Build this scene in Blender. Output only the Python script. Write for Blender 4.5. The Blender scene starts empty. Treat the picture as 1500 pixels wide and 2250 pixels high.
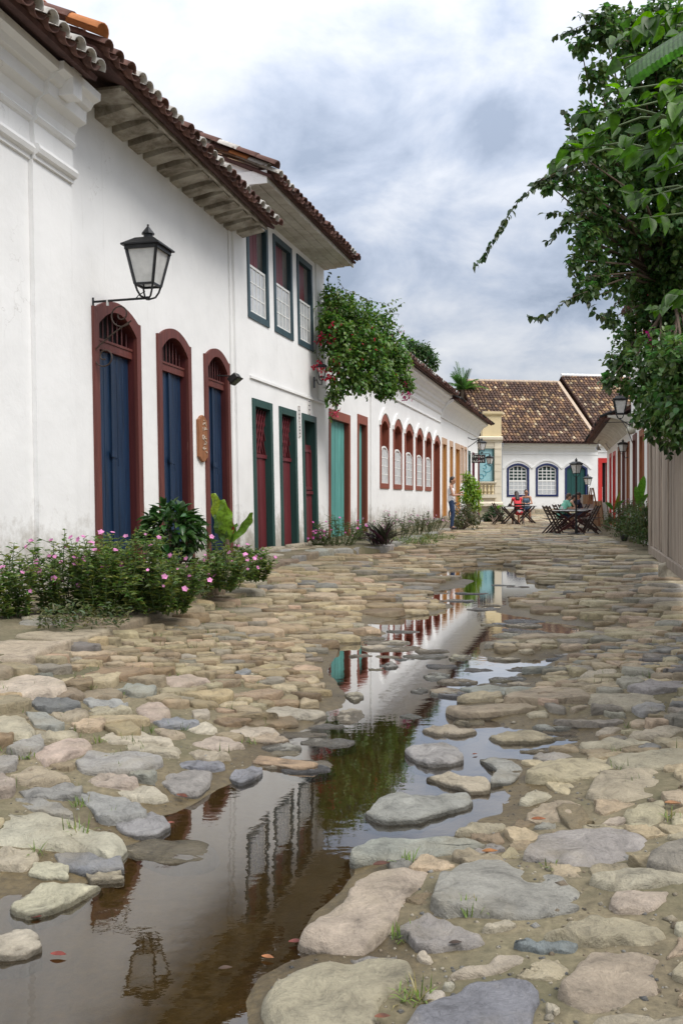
import bpy, bmesh, math, random
import numpy as np
from mathutils import Vector, Matrix, noise as mnoise
from mathutils.geometry import tessellate_polygon
random.seed(7); np.random.seed(7)
R = math.radians
# ---------------------------------------------------------------- camera
WZ = -0.29      # water level; the street falls to a gutter in its middle
FPX, CX, HZ, H = 1945.0, 750.0, 1098.0, 1.08      # focal length, principal column, horizon row, eye height
scene = bpy.context.scene
col = scene.collection
cam_d = bpy.data.cameras.new('camera'); cam = bpy.data.objects.new('camera', cam_d); col.objects.link(cam)
cam.location = (0, 0, H); cam.rotation_euler = (R(90), 0, 0)
cam_d.sensor_fit = 'HORIZONTAL'; cam_d.sensor_width = 36.0; cam_d.lens = 36.0 * FPX / 1500.0
cam_d.shift_y = -27.0 / 1500.0
cam_d.clip_start = 0.05; cam_d.clip_end = 3000
scene.camera = cam
# ---------------------------------------------------------------- world (overcast sky)
SUN_EL, SUN_AZ = 52.0, 128.0            # azimuth clockwise from +Y
world = bpy.data.worlds.new('World'); scene.world = world; world.use_nodes = True
def build_world():
    nt = world.node_tree; nt.nodes.clear(); N = nt.nodes.new; L = nt.links.new
    out = N('ShaderNodeOutputWorld'); bg = N('ShaderNodeBackground'); L(bg.outputs[0], out.inputs[0])
    sky = N('ShaderNodeTexSky'); sky.sky_type = 'NISHITA'; sky.sun_disc = False
    sky.sun_elevation = R(SUN_EL); sky.sun_rotation = R(SUN_AZ)
    tc = N('ShaderNodeTexCoord'); sep = N('ShaderNodeSeparateXYZ'); L(tc.outputs['Generated'], sep.inputs[0])
    def m(op, a, b=None, c=None):
        n = N('ShaderNodeMath'); n.operation = op
        for i, q in enumerate((a, b, c)):
            if q is None: continue
            if isinstance(q, (int, float)): n.inputs[i].default_value = q
            else: L(q, n.inputs[i])
        return n.outputs[0]
    zc = m('MAXIMUM', sep.outputs[2], 0.0)
    den = m('ADD', zc, 0.40)
    cmb = N('ShaderNodeCombineXYZ')
    L(m('DIVIDE', sep.outputs[0], den), cmb.inputs[0]); L(m('DIVIDE', sep.outputs[1], den), cmb.inputs[1])
    def noise(scale, det, rough, dist, off):
        mp = N('ShaderNodeMapping'); mp.inputs['Location'].default_value = off; L(cmb.outputs[0], mp.inputs[0])
        n = N('ShaderNodeTexNoise'); n.inputs['Scale'].default_value = scale; n.inputs['Detail'].default_value = det
        n.inputs['Roughness'].default_value = rough; n.inputs['Distortion'].default_value = dist
        L(mp.outputs[0], n.inputs['Vector']); return n.outputs['Fac']
    big = noise(1.5, 4, 0.5, 0.6, (3.1, 1.9, 0)); mid = noise(5.0, 9, 0.58, 0.25, (0.3, 5.2, 1))
    cl = m('ADD', m('MULTIPLY', big, 0.66), m('MULTIPLY', mid, 0.50))
    cl = m('ADD', cl, m('MULTIPLY_ADD', zc, 0.36, -0.075))
    ramp = N('ShaderNodeValToRGB'); L(cl, ramp.inputs[0])
    e = ramp.color_ramp.elements
    e[0].position = 0.50; e[0].color = (0.34, 0.40, 0.51, 1)
    e[1].position = 0.73; e[1].color = (0.83, 0.845, 0.875, 1)
    a = e.new(0.57); a.color = (0.48, 0.54, 0.655, 1)
    b = e.new(0.645); b.color = (0.67, 0.705, 0.775, 1)
    # overcast luminance distribution: zenith three times the horizon
    g = m('MULTIPLY_ADD', zc, 1.02, 0.385)
    mul = N('ShaderNodeVectorMath'); mul.operation = 'SCALE'; L(ramp.outputs[0], mul.inputs[0]); L(g, mul.inputs['Scale'])
    skm = N('ShaderNodeVectorMath'); skm.operation = 'SCALE'; L(sky.outputs[0], skm.inputs[0]); skm.inputs['Scale'].default_value = 0.10
    mix = N('ShaderNodeMix'); mix.data_type = 'RGBA'; mix.inputs[0].default_value = 0.93
    L(skm.outputs[0], mix.inputs[6]); L(mul.outputs[0], mix.inputs[7])
    L(mix.outputs[2], bg.inputs[0]); bg.inputs[1].default_value = 1.0
build_world()
sun_d = bpy.data.lights.new('sun', 'SUN'); sun = bpy.data.objects.new('sun', sun_d); col.objects.link(sun)
sun_d.energy = 1.5; sun_d.angle = R(28); sun_d.color = (1.0, 0.95, 0.88)
_s = Vector((math.sin(R(SUN_AZ)) * math.cos(R(SUN_EL)), math.cos(R(SUN_AZ)) * math.cos(R(SUN_EL)), math.sin(R(SUN_EL))))
sun.rotation_euler = _s.to_track_quat('Z', 'Y').to_euler()
vs = scene.view_settings; vs.view_transform = 'Standard'; vs.look = 'None'; vs.gamma = 1.0; vs.exposure = 0.82
scene.cycles.max_bounces = 8; scene.cycles.transparent_max_bounces = 12
scene.cycles.use_denoising = True
# ---------------------------------------------------------------- helpers
def P(px, py, Y): return Vector(((px - CX) / FPX * Y, Y, H - (py - HZ) / FPX * Y))
def G(px, py, z=0.0):
    Y = FPX * (H - z) / (py - HZ); return Vector(((px - CX) / FPX * Y, Y, z))
ORG = {}
def setp(o, label=None, cat=None, group=None, kind=None):
    if label: o['label'] = label
    if cat: o['category'] = cat
    if group: o['group'] = group
    if kind: o['kind'] = kind
    return o
def thing(name, label, cat, loc, group=None):
    o = bpy.data.objects.new(name, None); col.objects.link(o); o.location = loc
    o.empty_display_size = 0.2
    ORG[o.name] = Vector(loc); return setp(o, label, cat, group)
def link(name, mesh, parent=None, mat=None):
    o = bpy.data.objects.new(name, mesh); col.objects.link(o)
    if parent is not None:
        o.parent = parent; ORG[o.name] = ORG[parent.name]
    else: ORG[o.name] = Vector((0, 0, 0))
    if mat is not None and not mesh.materials: mesh.materials.append(mat)
    return o
def rootorg(o): return ORG[o.name] if o is not None else Vector((0, 0, 0))
class MB:
    def __init__(s): s.v = []; s.f = []; s.c = []; s.m = []; s.cur = None; s.mi = 0
    def add(s, vs_, fs_):
        b = len(s.v); s.v.extend([tuple(q) for q in vs_])
        for f in fs_:
            s.f.append([b + i for i in f]); s.c.append(s.cur); s.m.append(s.mi)
    def obox(s, c, ex, ey, ez):
        c, ex, ey, ez = Vector(c), Vector(ex), Vector(ey), Vector(ez)
        vs_ = [c + sx * ex + sy * ey + sz * ez for sz in (-1, 1) for sy in (-1, 1) for sx in (-1, 1)]
        s.add(vs_, [(0, 2, 3, 1), (4, 5, 7, 6), (0, 1, 5, 4), (2, 6, 7, 3), (0, 4, 6, 2), (1, 3, 7, 5)])
    def box(s, a, b):
        a, b = Vector(a), Vector(b); c = (a + b) / 2; h = (b - a) / 2
        s.obox(c, (abs(h.x), 0, 0), (0, abs(h.y), 0), (0, 0, abs(h.z)))
    def bar(s, p, q, w, h, up=(0, 0, 1)):
        p, q = Vector(p), Vector(q); d = q - p; l = d.length; d.normalize()
        up = Vector(up); x = d.cross(up)
        if x.length < 1e-4: x = d.cross(Vector((1, 0, 0)))
        x.normalize(); y = x.cross(d)
        s.obox((p + q) / 2, x * (w / 2), d * (l / 2), y * (h / 2))
    def tube(s, path, radii, n=8, caps=True, closed=False):
        path = [Vector(p) for p in path]
        if isinstance(radii, (int, float)): radii = [radii] * len(path)
        m_ = len(path); vs_ = []; fs_ = []; x = None
        for i, p in enumerate(path):
            if closed: d = path[(i + 1) % m_] - path[i - 1]
            else: d = path[min(i + 1, m_ - 1)] - path[max(i - 1, 0)]
            if d.length < 1e-9: d = Vector((0, 0, 1))
            d.normalize()
            if x is None:
                x = d.cross(Vector((0, 0, 1)))
                if x.length < 0.05: x = d.cross(Vector((1, 0, 0)))
            x = x - d * x.dot(d)
            if x.length < 1e-6: x = d.orthogonal()
            x.normalize(); y = d.cross(x)
            for k in range(n):
                a = 2 * math.pi * k / n
                vs_.append(p + (x * math.cos(a) + y * math.sin(a)) * radii[i])
        for i in range(m_ - (0 if closed else 1)):
            j = (i + 1) % m_
            for k in range(n):
                fs_.append((i * n + k, i * n + (k + 1) % n, j * n + (k + 1) % n, j * n + k))
        if caps and not closed:
            fs_.append(tuple(range(n - 1, -1, -1))); fs_.append(tuple((m_ - 1) * n + k for k in range(n)))
        s.add(vs_, fs_)
    def ball(s, c, r, nu=10, nv=7, M=None):
        c = Vector(c); r = Vector(r) if not isinstance(r, (int, float)) else Vector((r, r, r))
        vs_ = []; fs_ = []
        for j in range(nv + 1):
            t = math.pi * j / nv
            for i in range(nu):
                a = 2 * math.pi * i / nu
                q = Vector((r.x * math.sin(t) * math.cos(a), r.y * math.sin(t) * math.sin(a), r.z * math.cos(t)))
                vs_.append(c + (M @ q if M is not None else q))
        for j in range(nv):
            for i in range(nu):
                fs_.append((j * nu + i, (j + 1) * nu + i, (j + 1) * nu + (i + 1) % nu, j * nu + (i + 1) % nu))
        s.add(vs_, fs_)
    def capsule(s, p, q, r0, r1, n=12):
        p, q = Vector(p), Vector(q); d = (q - p); l = d.length
        if l < 1e-6: return s.ball(p, r0)
        d.normalize(); path = []; rad = []
        for k in range(5):
            a = math.pi / 2 * (1 - k / 4); path.append(p - d * r0 * math.sin(a)); rad.append(max(r0 * math.cos(a), 1e-4))
        for k in range(5):
            a = math.pi / 2 * k / 4; path.append(q + d * r1 * math.sin(a)); rad.append(max(r1 * math.cos(a), 1e-4))
        s.tube(path, rad, n)
    def prism(s, poly, off):
        poly = [Vector(p) for p in poly]; off = Vector(off); n = len(poly)
        vs_ = poly + [p + off for p in poly]
        tr = tessellate_polygon([poly])
        fs_ = [tuple(t) for t in tr] + [tuple(n + i for i in reversed(t)) for t in tr]
        fs_ += [(i, (i + 1) % n, n + (i + 1) % n, n + i) for i in range(n)]
        s.add(vs_, fs_)
    def lathe(s, c, prof, n=12, axis=None):
        # prof: list of (r, z) ; vertical axis
        c = Vector(c); vs_ = []; fs_ = []
        for r, z in prof:
            for k in range(n):
                a = 2 * math.pi * k / n
                vs_.append(c + Vector((r * math.cos(a), r * math.sin(a), z)))
        for i in range(len(prof) - 1):
            for k in range(n):
                fs_.append((i * n + k, i * n + (k + 1) % n, (i + 1) * n + (k + 1) % n, (i + 1) * n + k))
        fs_.append(tuple(range(n - 1, -1, -1))); fs_.append(tuple((len(prof) - 1) * n + k for k in range(n)))
        s.add(vs_, fs_)
    def build(s, name, mat, parent=None, smooth=False, kind=None, fix=True, bevel=0):
        me = bpy.data.meshes.new(name); o = rootorg(parent)
        me.from_pydata([(a - o.x, b - o.y, c - o.z) for a, b, c in s.v], [], s.f)
        mats = mat if isinstance(mat, (list, tuple)) else [mat]
        for m_ in mats: me.materials.append(m_)
        if len(mats) > 1: me.polygons.foreach_set('material_index', s.m)
        if any(c is not None for c in s.c):
            at = me.attributes.new('Col', 'FLOAT_COLOR', 'FACE')
            at.data.foreach_set('color', [x for c in s.c for x in ((c[0], c[1], c[2], 1) if c else (1, 1, 1, 1))])
        if fix:
            bm = bmesh.new(); bm.from_mesh(me); bmesh.ops.recalc_face_normals(bm, faces=bm.faces)
            if bevel:
                es = [e for e in bm.edges if e.is_manifold and e.calc_face_angle(0) > 0.6]
                bmesh.ops.bevel(bm, geom=es, offset=bevel, segments=1, affect='EDGES', clamp_overlap=True)
            bm.to_mesh(me); bm.free()
        if smooth: me.polygons.foreach_set('use_smooth', [True] * len(me.polygons))
        ob = link(name, me, parent)
        if kind: ob['kind'] = kind
        return ob
# ---------------------------------------------------------------- materials
def nmat(name):
    m = bpy.data.materials.new(name); m.use_nodes = True; nt = m.node_tree
    return m, nt, nt.nodes['Principled BSDF'], nt.nodes.new, nt.links.new
def tcoord(N, L, kind='Object', scale=(1, 1, 1)):
    if kind == 'World':
        g = N('ShaderNodeNewGeometry'); src = g.outputs['Position']
    else:
        t = N('ShaderNodeTexCoord'); src = t.outputs[kind]
    mp = N('ShaderNodeMapping'); mp.inputs['Scale'].default_value = scale; L(src, mp.inputs[0]); return mp.outputs[0]
def nnoise(N, L, vec, scale, det=4, rough=.55, dist=0):
    n = N('ShaderNodeTexNoise'); n.inputs['Scale'].default_value = scale; n.inputs['Detail'].default_value = det
    n.inputs['Roughness'].default_value = rough; n.inputs['Distortion'].default_value = dist; L(vec, n.inputs['Vector']); return n.outputs['Fac']
def nramp(N, L, fac, stops):
    r = N('ShaderNodeValToRGB'); L(fac, r.inputs[0]); e = r.color_ramp.elements
    while len(e) < len(stops): e.new(0.5)
    for k, (p, c) in enumerate(stops):
        e[k].position = p; e[k].color = (c[0], c[1], c[2], 1) if not isinstance(c, (int, float)) else (c, c, c, 1)
    return r.outputs[0]
def nmix(N, L, fac, a, b, mode='MIX'):
    n = N('ShaderNodeMix'); n.data_type = 'RGBA'; n.blend_type = mode
    for i, q in ((0, fac), (6, a), (7, b)):
        if isinstance(q, (int, float)): n.inputs[i].default_value = q
        elif isinstance(q, (tuple, list)): n.inputs[i].default_value = (q[0], q[1], q[2], 1)
        else: L(q, n.inputs[i])
    return n.outputs[2]
def nmath(N, L, op, a, b=0.0, clamp=False):
    n = N('ShaderNodeMath'); n.operation = op; n.use_clamp = clamp
    for i, q in ((0, a), (1, b)):
        if isinstance(q, (int, float)): n.inputs[i].default_value = q
        else: L(q, n.inputs[i])
    return n.outputs[0]
def nbump(N, L, b, h, strength, dist=0.01):
    n = N('ShaderNodeBump'); n.inputs['Strength'].default_value = strength; n.inputs['Distance'].default_value = dist
    L(h, n.inputs['Height']); L(n.outputs[0], b.inputs['Normal'])
def simple(name, c, rough=.6, amt=.18, scale=5.0, stretch=(1, 1, 1), bump=.25, bscale=60, metal=0.0, attr=False, rnd=0.0, wear=None, space='World'):
    m, nt, b, N, L = nmat(name)
    v = tcoord(N, L, space, stretch)
    f1 = nnoise(N, L, v, scale, 5, .6); f2 = nnoise(N, L, v, bscale, 3, .6)
    lo = tuple(x * (1 - amt) for x in c); hi = tuple(min(1, x * (1 + amt)) for x in c)
    base = nramp(N, L, f1, [(.3, lo), (.7, hi)])
    if attr:
        a = N('ShaderNodeAttribute'); a.attribute_name = 'Col'
        base = nmix(N, L, 1.0, base, a.outputs['Color'], 'MULTIPLY')
    if rnd:
        oi = N('ShaderNodeObjectInfo')
        k = nramp(N, L, oi.outputs['Random'], [(0, 1 - rnd), (1, 1 + rnd)])
        base = nmix(N, L, 1.0, base, k, 'MULTIPLY')
    if wear:
        wf = nnoise(N, L, v, wear[1], 6, .65); wm = nramp(N, L, wf, [(wear[2], 0.0), (wear[2] + .08, 1.0)])
        base = nmix(N, L, wm, base, wear[0])
    L(base, b.inputs['Base Color']); b.inputs['Roughness'].default_value = rough; b.inputs['Metallic'].default_value = metal
    if bump: nbump(N, L, b, f2, bump, .004)
    return m
def plaster(name, c=(.83, .83, .825), dirt=(.33, .30, .25), amount=1.0):
    m, nt, b, N, L = nmat(name)
    g = N('ShaderNodeNewGeometry'); pos = g.outputs['Position']
    sep = N('ShaderNodeSeparateXYZ'); L(pos, sep.inputs[0])
    f1 = nnoise(N, L, pos, 1.3, 6, .6)
    base = nramp(N, L, f1, [(.30, tuple(x * .93 for x in c)), (.55, c), (.75, tuple(min(.87, x * 1.03) for x in c))])
    mp = N('ShaderNodeMapping'); mp.inputs['Scale'].default_value = (5, 5, .35); L(pos, mp.inputs[0])
    st = nnoise(N, L, mp.outputs[0], 1.6, 6, .7)
    sm = nramp(N, L, st, [(.60, 0.0), (.80, .26 * amount)])
    base = nmix(N, L, sm, base, (.42, .40, .36))
    # splash dirt and peeling towards the ground, broken up by noise
    hz = nmath(N, L, 'MULTIPLY_ADD', sep.outputs[2], -0.95); nt.nodes[-1].inputs[2].default_value = .98
    fd = nnoise(N, L, pos, 4.5, 7, .7)
    sp = nmath(N, L, 'ADD', nmath(N, L, 'MULTIPLY', hz, .62), fd)
    dm = nramp(N, L, sp, [(.58, 0.0), (.95, .85 * amount)])
    base = nmix(N, L, dm, base, dirt)
    # mildew spots
    f3 = nnoise(N, L, pos, 9.0, 8, .75, .6); mm = nramp(N, L, f3, [(.66, 0.0), (.80, .5 * amount)])
    base = nmix(N, L, mm, base, (.30, .29, .27))
    vo = N('ShaderNodeTexVoronoi'); vo.feature = 'DISTANCE_TO_EDGE'; vo.inputs['Scale'].default_value = .9
    wob = N('ShaderNodeVectorMath'); wob.operation = 'ADD'; nz = N('ShaderNodeTexNoise'); nz.inputs['Scale'].default_value = 3.0; nz.inputs['Detail'].default_value = 6; L(pos, nz.inputs['Vector'])
    L(pos, wob.inputs[0]); L(nz.outputs['Color'], wob.inputs[1]); L(wob.outputs[0], vo.inputs['Vector'])
    cr = nramp(N, L, vo.outputs['Distance'], [(.0, .40 * amount), (.006, 0.0)]); cm = nramp(N, L, nnoise(N, L, pos, .8, 3), [(.52, 0.0), (.62, 1.0)])
    base = nmix(N, L, nmath(N, L, 'MULTIPLY', cr, cm), base, (.38, .36, .33))
    L(base, b.inputs['Base Color']); b.inputs['Roughness'].default_value = .88
    f4 = nnoise(N, L, pos, 3.2, 8, .62); nbump(N, L, b, f4, .35, .03)
    return m
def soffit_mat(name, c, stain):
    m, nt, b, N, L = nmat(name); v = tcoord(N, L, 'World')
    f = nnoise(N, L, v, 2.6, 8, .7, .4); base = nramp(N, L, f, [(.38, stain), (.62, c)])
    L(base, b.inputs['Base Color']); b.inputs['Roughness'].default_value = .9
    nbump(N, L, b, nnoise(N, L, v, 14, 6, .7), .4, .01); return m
def wood(name, c, rough=.55, grain=.35, axis='Z', wear=None, rnd=0.0):
    st = {'Z': (14, 14, .8), 'X': (.8, 14, 14), 'Y': (14, .8, 14)}[axis]
    return simple(name, c, rough, grain, 1.6, st, .35, 5, rnd=rnd, wear=wear)
def leafmat(name, rough=.42, trans=.35, spec=.5):
    m, nt, b, N, L = nmat(name)
    a = N('ShaderNodeAttribute'); a.attribute_name = 'Col'
    vn = nnoise(N, L, tcoord(N, L, 'World'), 26, 4, .6); lc = nmix(N, L, 1.0, a.outputs['Color'], nramp(N, L, vn, [(.32, .55), (.68, 1.4)]), 'MULTIPLY')
    L(lc, b.inputs['Base Color']); b.inputs['Roughness'].default_value = rough
    b.inputs['Specular IOR Level'].default_value = spec
    t = N('ShaderNodeBsdfTranslucent'); hs = N('ShaderNodeHueSaturation'); hs.inputs['Value'].default_value = 1.5; hs.inputs['Saturation'].default_value = 1.1
    L(lc, hs.inputs['Color']); L(hs.outputs[0], t.inputs[0])
    mx = N('ShaderNodeMixShader'); mx.inputs[0].default_value = trans; L(b.outputs[0], mx.inputs[1]); L(t.outputs[0], mx.inputs[2])
    L(mx.outputs[0], nt.nodes['Material Output'].inputs[0]); return m
def stone_mat(name):
    m, nt, b, N, L = nmat(name); v = tcoord(N, L, 'World')
    a = N('ShaderNodeAttribute'); a.attribute_name = 'Col'
    f1 = nnoise(N, L, v, 8.5, 9, .72, .6); k = nramp(N, L, f1, [(.30, .42), (.47, .90), (.70, 1.26)])
    base = nmix(N, L, 1.0, a.outputs['Color'], k, 'MULTIPLY')
    f2 = nnoise(N, L, v, 70, 4, .7); k2 = nramp(N, L, f2, [(.3, .84), (.7, 1.08)])
    base = nmix(N, L, 1.0, base, k2, 'MULTIPLY')
    # lichen / sand film
    f3 = nnoise(N, L, v, 3.2, 6, .6); sm = nramp(N, L, f3, [(.5, 0.0), (.7, .45)])
    base = nmix(N, L, sm, base, (.30, .255, .17))
    g = N('ShaderNodeNewGeometry'); sep = N('ShaderNodeSeparateXYZ'); L(g.outputs['Position'], sep.inputs[0])
    fw = nnoise(N, L, v, 22, 4, .6)
    wz = nmath(N, L, 'ADD', nmath(N, L, 'SUBTRACT', sep.outputs[2], WZ), nmath(N, L, 'MULTIPLY', fw, -.018))
    wet = nramp(N, L, nmath(N, L, 'MULTIPLY', wz, 14.0), [(.04, 1.0), (.16, 0.0)])      # wet band just over the water line
    base = nmix(N, L, wet, base, nmix(N, L, 1.0, base, (.36, .35, .33), 'MULTIPLY'))
    L(base, b.inputs['Base Color'])
    L(nramp(N, L, nmath(N, L, 'ADD', wet, nmath(N, L, 'MULTIPLY', f3, .5)), [(.1, .72), (1, .24)]), b.inputs['Roughness'])
    h = nmath(N, L, 'ADD', nmath(N, L, 'MULTIPLY', f1, 1.0), nmath(N, L, 'MULTIPLY', f2, .22))
    nbump(N, L, b, h, 1.0, .048); return m
def mud_mat(name):
    m, nt, b, N, L = nmat(name); v = tcoord(N, L, 'World')
    f1 = nnoise(N, L, v, 2.1, 7, .65); f2 = nnoise(N, L, v, 34, 6, .7)
    base = nramp(N, L, f1, [(.3, (.115, .092, .056)), (.5, (.165, .137, .084)), (.72, (.225, .19, .12))])
    base = nmix(N, L, 1.0, base, nramp(N, L, f2, [(.3, .55), (.7, 1.35)]), 'MULTIPLY')
    g = N('ShaderNodeNewGeometry'); sep = N('ShaderNodeSeparateXYZ'); L(g.outputs['Position'], sep.inputs[0])
    wz = nmath(N, L, 'ADD', nmath(N, L, 'SUBTRACT', sep.outputs[2], WZ), nmath(N, L, 'MULTIPLY', f1, -.05))
    wet = nramp(N, L, nmath(N, L, 'MULTIPLY', wz, 18.0), [(.0, 1.0), (.55, 0.0)])
    base = nmix(N, L, wet, base, nmix(N, L, 1.0, base, (.56, .50, .38), 'MULTIPLY'))
    # moss in patches
    f4 = nnoise(N, L, v, 1.1, 6, .7); mo = nramp(N, L, f4, [(.44, 0.0), (.62, .75)])
    mo = nmath(N, L, 'MULTIPLY', mo, nmath(N, L, 'SUBTRACT', 1.0, wet))
    base = nmix(N, L, mo, base, (.072, .070, .034))
    L(base, b.inputs['Base Color']); L(nramp(N, L, wet, [(0, .92), (1, .5)]), b.inputs['Roughness'])
    nbump(N, L, b, nmath(N, L, 'ADD', f2, nmath(N, L, 'MULTIPLY', nnoise(N, L, v, 160, 3, .6), .3)), .55, .010); return m
def water_mat(name):
    m, nt, b, N, L = nmat(name); v = tcoord(N, L, 'World')
    nt.nodes.remove(b)
    f = nnoise(N, L, tcoord(N, L, 'World', (1, 1.6, 1)), 9, 3, .5); f2 = nnoise(N, L, v, 60, 2, .5)
    bp = N('ShaderNodeBump'); bp.inputs['Strength'].default_value = .022; bp.inputs['Distance'].default_value = .02
    L(nmath(N, L, 'ADD', f, nmath(N, L, 'MULTIPLY', f2, .06)), bp.inputs['Height'])
    fr = N('ShaderNodeFresnel'); fr.inputs[0].default_value = 1.33; L(bp.outputs[0], fr.inputs['Normal'])
    gl = N('ShaderNodeBsdfGlossy'); gl.inputs['Roughness'].default_value = 0.008; L(bp.outputs[0], gl.inputs['Normal'])
    tr = N('ShaderNodeBsdfTransparent'); tr.inputs[0].default_value = (.70, .62, .46, 1)
    mx = N('ShaderNodeMixShader'); L(nmath(N, L, 'ADD', nmath(N, L, 'MULTIPLY', fr.outputs[0], 2.7), .05, True), mx.inputs[0]); L(tr.outputs[0], mx.inputs[1]); L(gl.outputs[0], mx.inputs[2])
    L(mx.outputs[0], nt.nodes['Material Output'].inputs[0]); return m
def glass_mat(name, c=(.55, .58, .6), rough=.12, alpha=.55):
    m, nt, b, N, L = nmat(name); v = tcoord(N, L, 'World')
    f = nnoise(N, L, v, 9, 5, .6); base = nramp(N, L, f, [(.35, tuple(x * .8 for x in c)), (.7, c)])
    L(base, b.inputs['Base Color']); b.inputs['Roughness'].default_value = rough; b.inputs['Alpha'].default_value = alpha
    return m
M = {}
M['plaster'] = plaster('white limewash plaster')
M['plaster_clean'] = plaster('clean white plaster', (.82, .82, .81), amount=.45)
M['plaster_yellow'] = plaster('pale yellow plaster', (.68, .56, .34), (.35, .28, .18), .7)
M['plaster_cream'] = plaster('cream plaster', (.70, .63, .50), (.35, .30, .22), .8)
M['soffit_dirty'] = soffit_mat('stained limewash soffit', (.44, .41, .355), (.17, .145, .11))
M['soffit_board'] = soffit_mat('grey painted boards', (.62, .60, .54), (.44, .41, .35))
M['brown_frame'] = wood('red brown frame paint', (.118, .030, .023), .6, .3, wear=((.22, .11, .085), 3.0, .64))
M['maroon'] = wood('maroon door paint', (.120, .016, .022), .5, .25)
M['maroon_dark'] = wood('dark maroon paint', (.075, .012, .012), .55, .2)
M['blue'] = wood('deep blue door paint', (.007, .025, .062), .45, .4, wear=((.014, .055, .115), 2.2, .62))
M['green_frame'] = wood('dark green frame paint', (.016, .060, .052), .5, .25, wear=((.07, .14, .11), 2.5, .66))
M['slate_frame'] = wood('blue grey frame paint', (.035, .068, .085), .5, .25)
M['teal'] = wood('worn teal door paint', (.10, .33, .30), .6, .28, wear=((.22, .42, .37), 2.4, .62))
M['rust_frame'] = wood('rust red frame paint', (.235, .062, .034), .6, .18)
M['rust_dark'] = wood('rust red reveal paint', (.16, .032, .018), .6, .2)
M['ochre'] = wood('ochre frame paint', (.50, .255, .075), .65, .15, wear=((.55, .40, .22), 2.0, .66))
M['ochre_pale'] = wood('pale salmon frame paint', (.52, .34, .22), .65, .12)
M['white_paint'] = simple('white window paint', (.78, .78, .76), .45, .06, 6, bump=.1)
M['navy'] = simple('navy frame paint', (.010, .020, .095), .45, .12, 4, bump=.1)
M['bottle_green'] = wood('bottle green door paint', (.006, .060, .055), .45, .2)
M['red_paint'] = simple('bright red frame paint', (.52, .022, .018), .5, .12, 4, bump=.1)
M['red_brown2'] = wood('tan brown frame paint', (.24, .075, .025), .6, .2)
M['purple'] = wood('plum post paint', (.13, .012, .030), .5, .2)
M['iron'] = simple('black wrought iron', (.018, .019, .021), .42, .3, 14, bump=.35, bscale=90, metal=.35)
M['iron_rust'] = simple('rusty iron', (.055, .035, .026), .6, .35, 12, bump=.4, bscale=90, metal=.2)
M['lamp_glass'] = glass_mat('frosted lantern glass', (.74, .74, .72), .25, .82)
M['glass_dark'] = glass_mat('dark window glass', (.030, .050, .045), .06, 1.0)
M['glass_pale'] = glass_mat('curtained window glass', (.58, .60, .62), .15, 1.0)
M['tile_old'] = simple('weathered clay tile', (.30, .20, .145), .85, .35, 9, bump=.6, bscale=50, attr=True, wear=((.42, .41, .36), 7.0, .60))
M['tile_dark'] = simple('dark clay tile', (.125, .062, .050), .85, .4, 9, bump=.5, bscale=50, rnd=.35, wear=((.30, .29, .26), 9.0, .62), space='Object')
M['tile_white'] = simple('limewashed clay tile', (.52, .50, .47), .85, .3, 9, bump=.5, bscale=50, rnd=.15, wear=((.13, .09, .07), 8.0, .56), space='Object')
M['tile_orange'] = simple('orange clay tile', (.46, .17, .055), .8, .22, 9, bump=.5, bscale=50, wear=((.16, .12, .09), 5.0, .60), space='Object')
M['tile_roof'] = simple('mixed clay roof tile', (.9, .9, .9), .85, .22, 14, bump=.5, bscale=50, attr=True)
M['tile_under'] = simple('dark tile bedding', (.075, .035, .030), .95, .35, 6, bump=.6, bscale=40)
M['mortar'] = simple('pale lime mortar', (.46, .36, .27), .9, .2, 6, bump=.5, bscale=30)
M['stone'] = stone_mat('worn cobble stone')
M['mud'] = mud_mat('packed earth and mud')
M['water'] = water_mat('still puddle water')
M['fence'] = wood('weathered grey planks', (.33, .275, .225), .85, .45, wear=((.17, .135, .11), 2.0, .62), rnd=.16)
M['dark_wood'] = wood('dark stained wood', (.032, .017, .013), .45, .3, 'X')
M['red_wood'] = wood('red stained wood', (.060, .012, .012), .45, .3)
M['top_white'] = simple('white table cover', (.75, .75, .76), .5, .06, 8, bump=.05)
M['plank_tan'] = wood('tan raw board', (.36, .24, .14), .7, .2)
M['board_grey'] = simple('grey primed board', (.48, .46, .42), .7, .1, 5, bump=.1)
M['easel'] = wood('easel wood', (.22, .10, .045), .6, .3)
M['leaf'] = leafmat('leaf'); M['leaf_gloss'] = leafmat('glossy leaf', .28, .25); M['leaf_near'] = leafmat('translucent broad leaf', .45, .5)  # the broad leaf is the most translucent of the three
M['petal'] = leafmat('petal', .6, .35); M['dry'] = leafmat('dry leaf', .6, .15)
M['bark'] = simple('bark', (.12, .085, .06), .9, .35, 14, (3, 3, 1), .7, 30)
M['stem'] = simple('green stem', (.07, .11, .035), .7, .25, 14, bump=.2)
M['skin'] = simple('tan skin', (.42, .22, .14), .5, .08, 8, bump=.1)
M['skin_light'] = simple('light skin', (.56, .34, .24), .5, .08, 8, bump=.1)
M['hair'] = simple('dark brown hair', (.022, .012, .009), .5, .3, 40, (4, 4, 1), .5, 60)
M['hair_light'] = simple('brown hair', (.07, .035, .018), .5, .3, 40, (4, 4, 1), .5, 60)
M['denim'] = simple('blue denim', (.022, .045, .110), .85, .25, 20, bump=.3, bscale=120)
M['cloth_white'] = simple('white cotton', (.76, .76, .79), .85, .05, 8, bump=.3, bscale=30)
M['cloth_red'] = simple('coral red cotton', (.72, .060, .075), .85, .1, 8, bump=.3, bscale=30)
M['cloth_grey'] = simple('grey blue cotton', (.10, .17, .24), .85, .1, 8, bump=.3, bscale=30)
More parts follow.
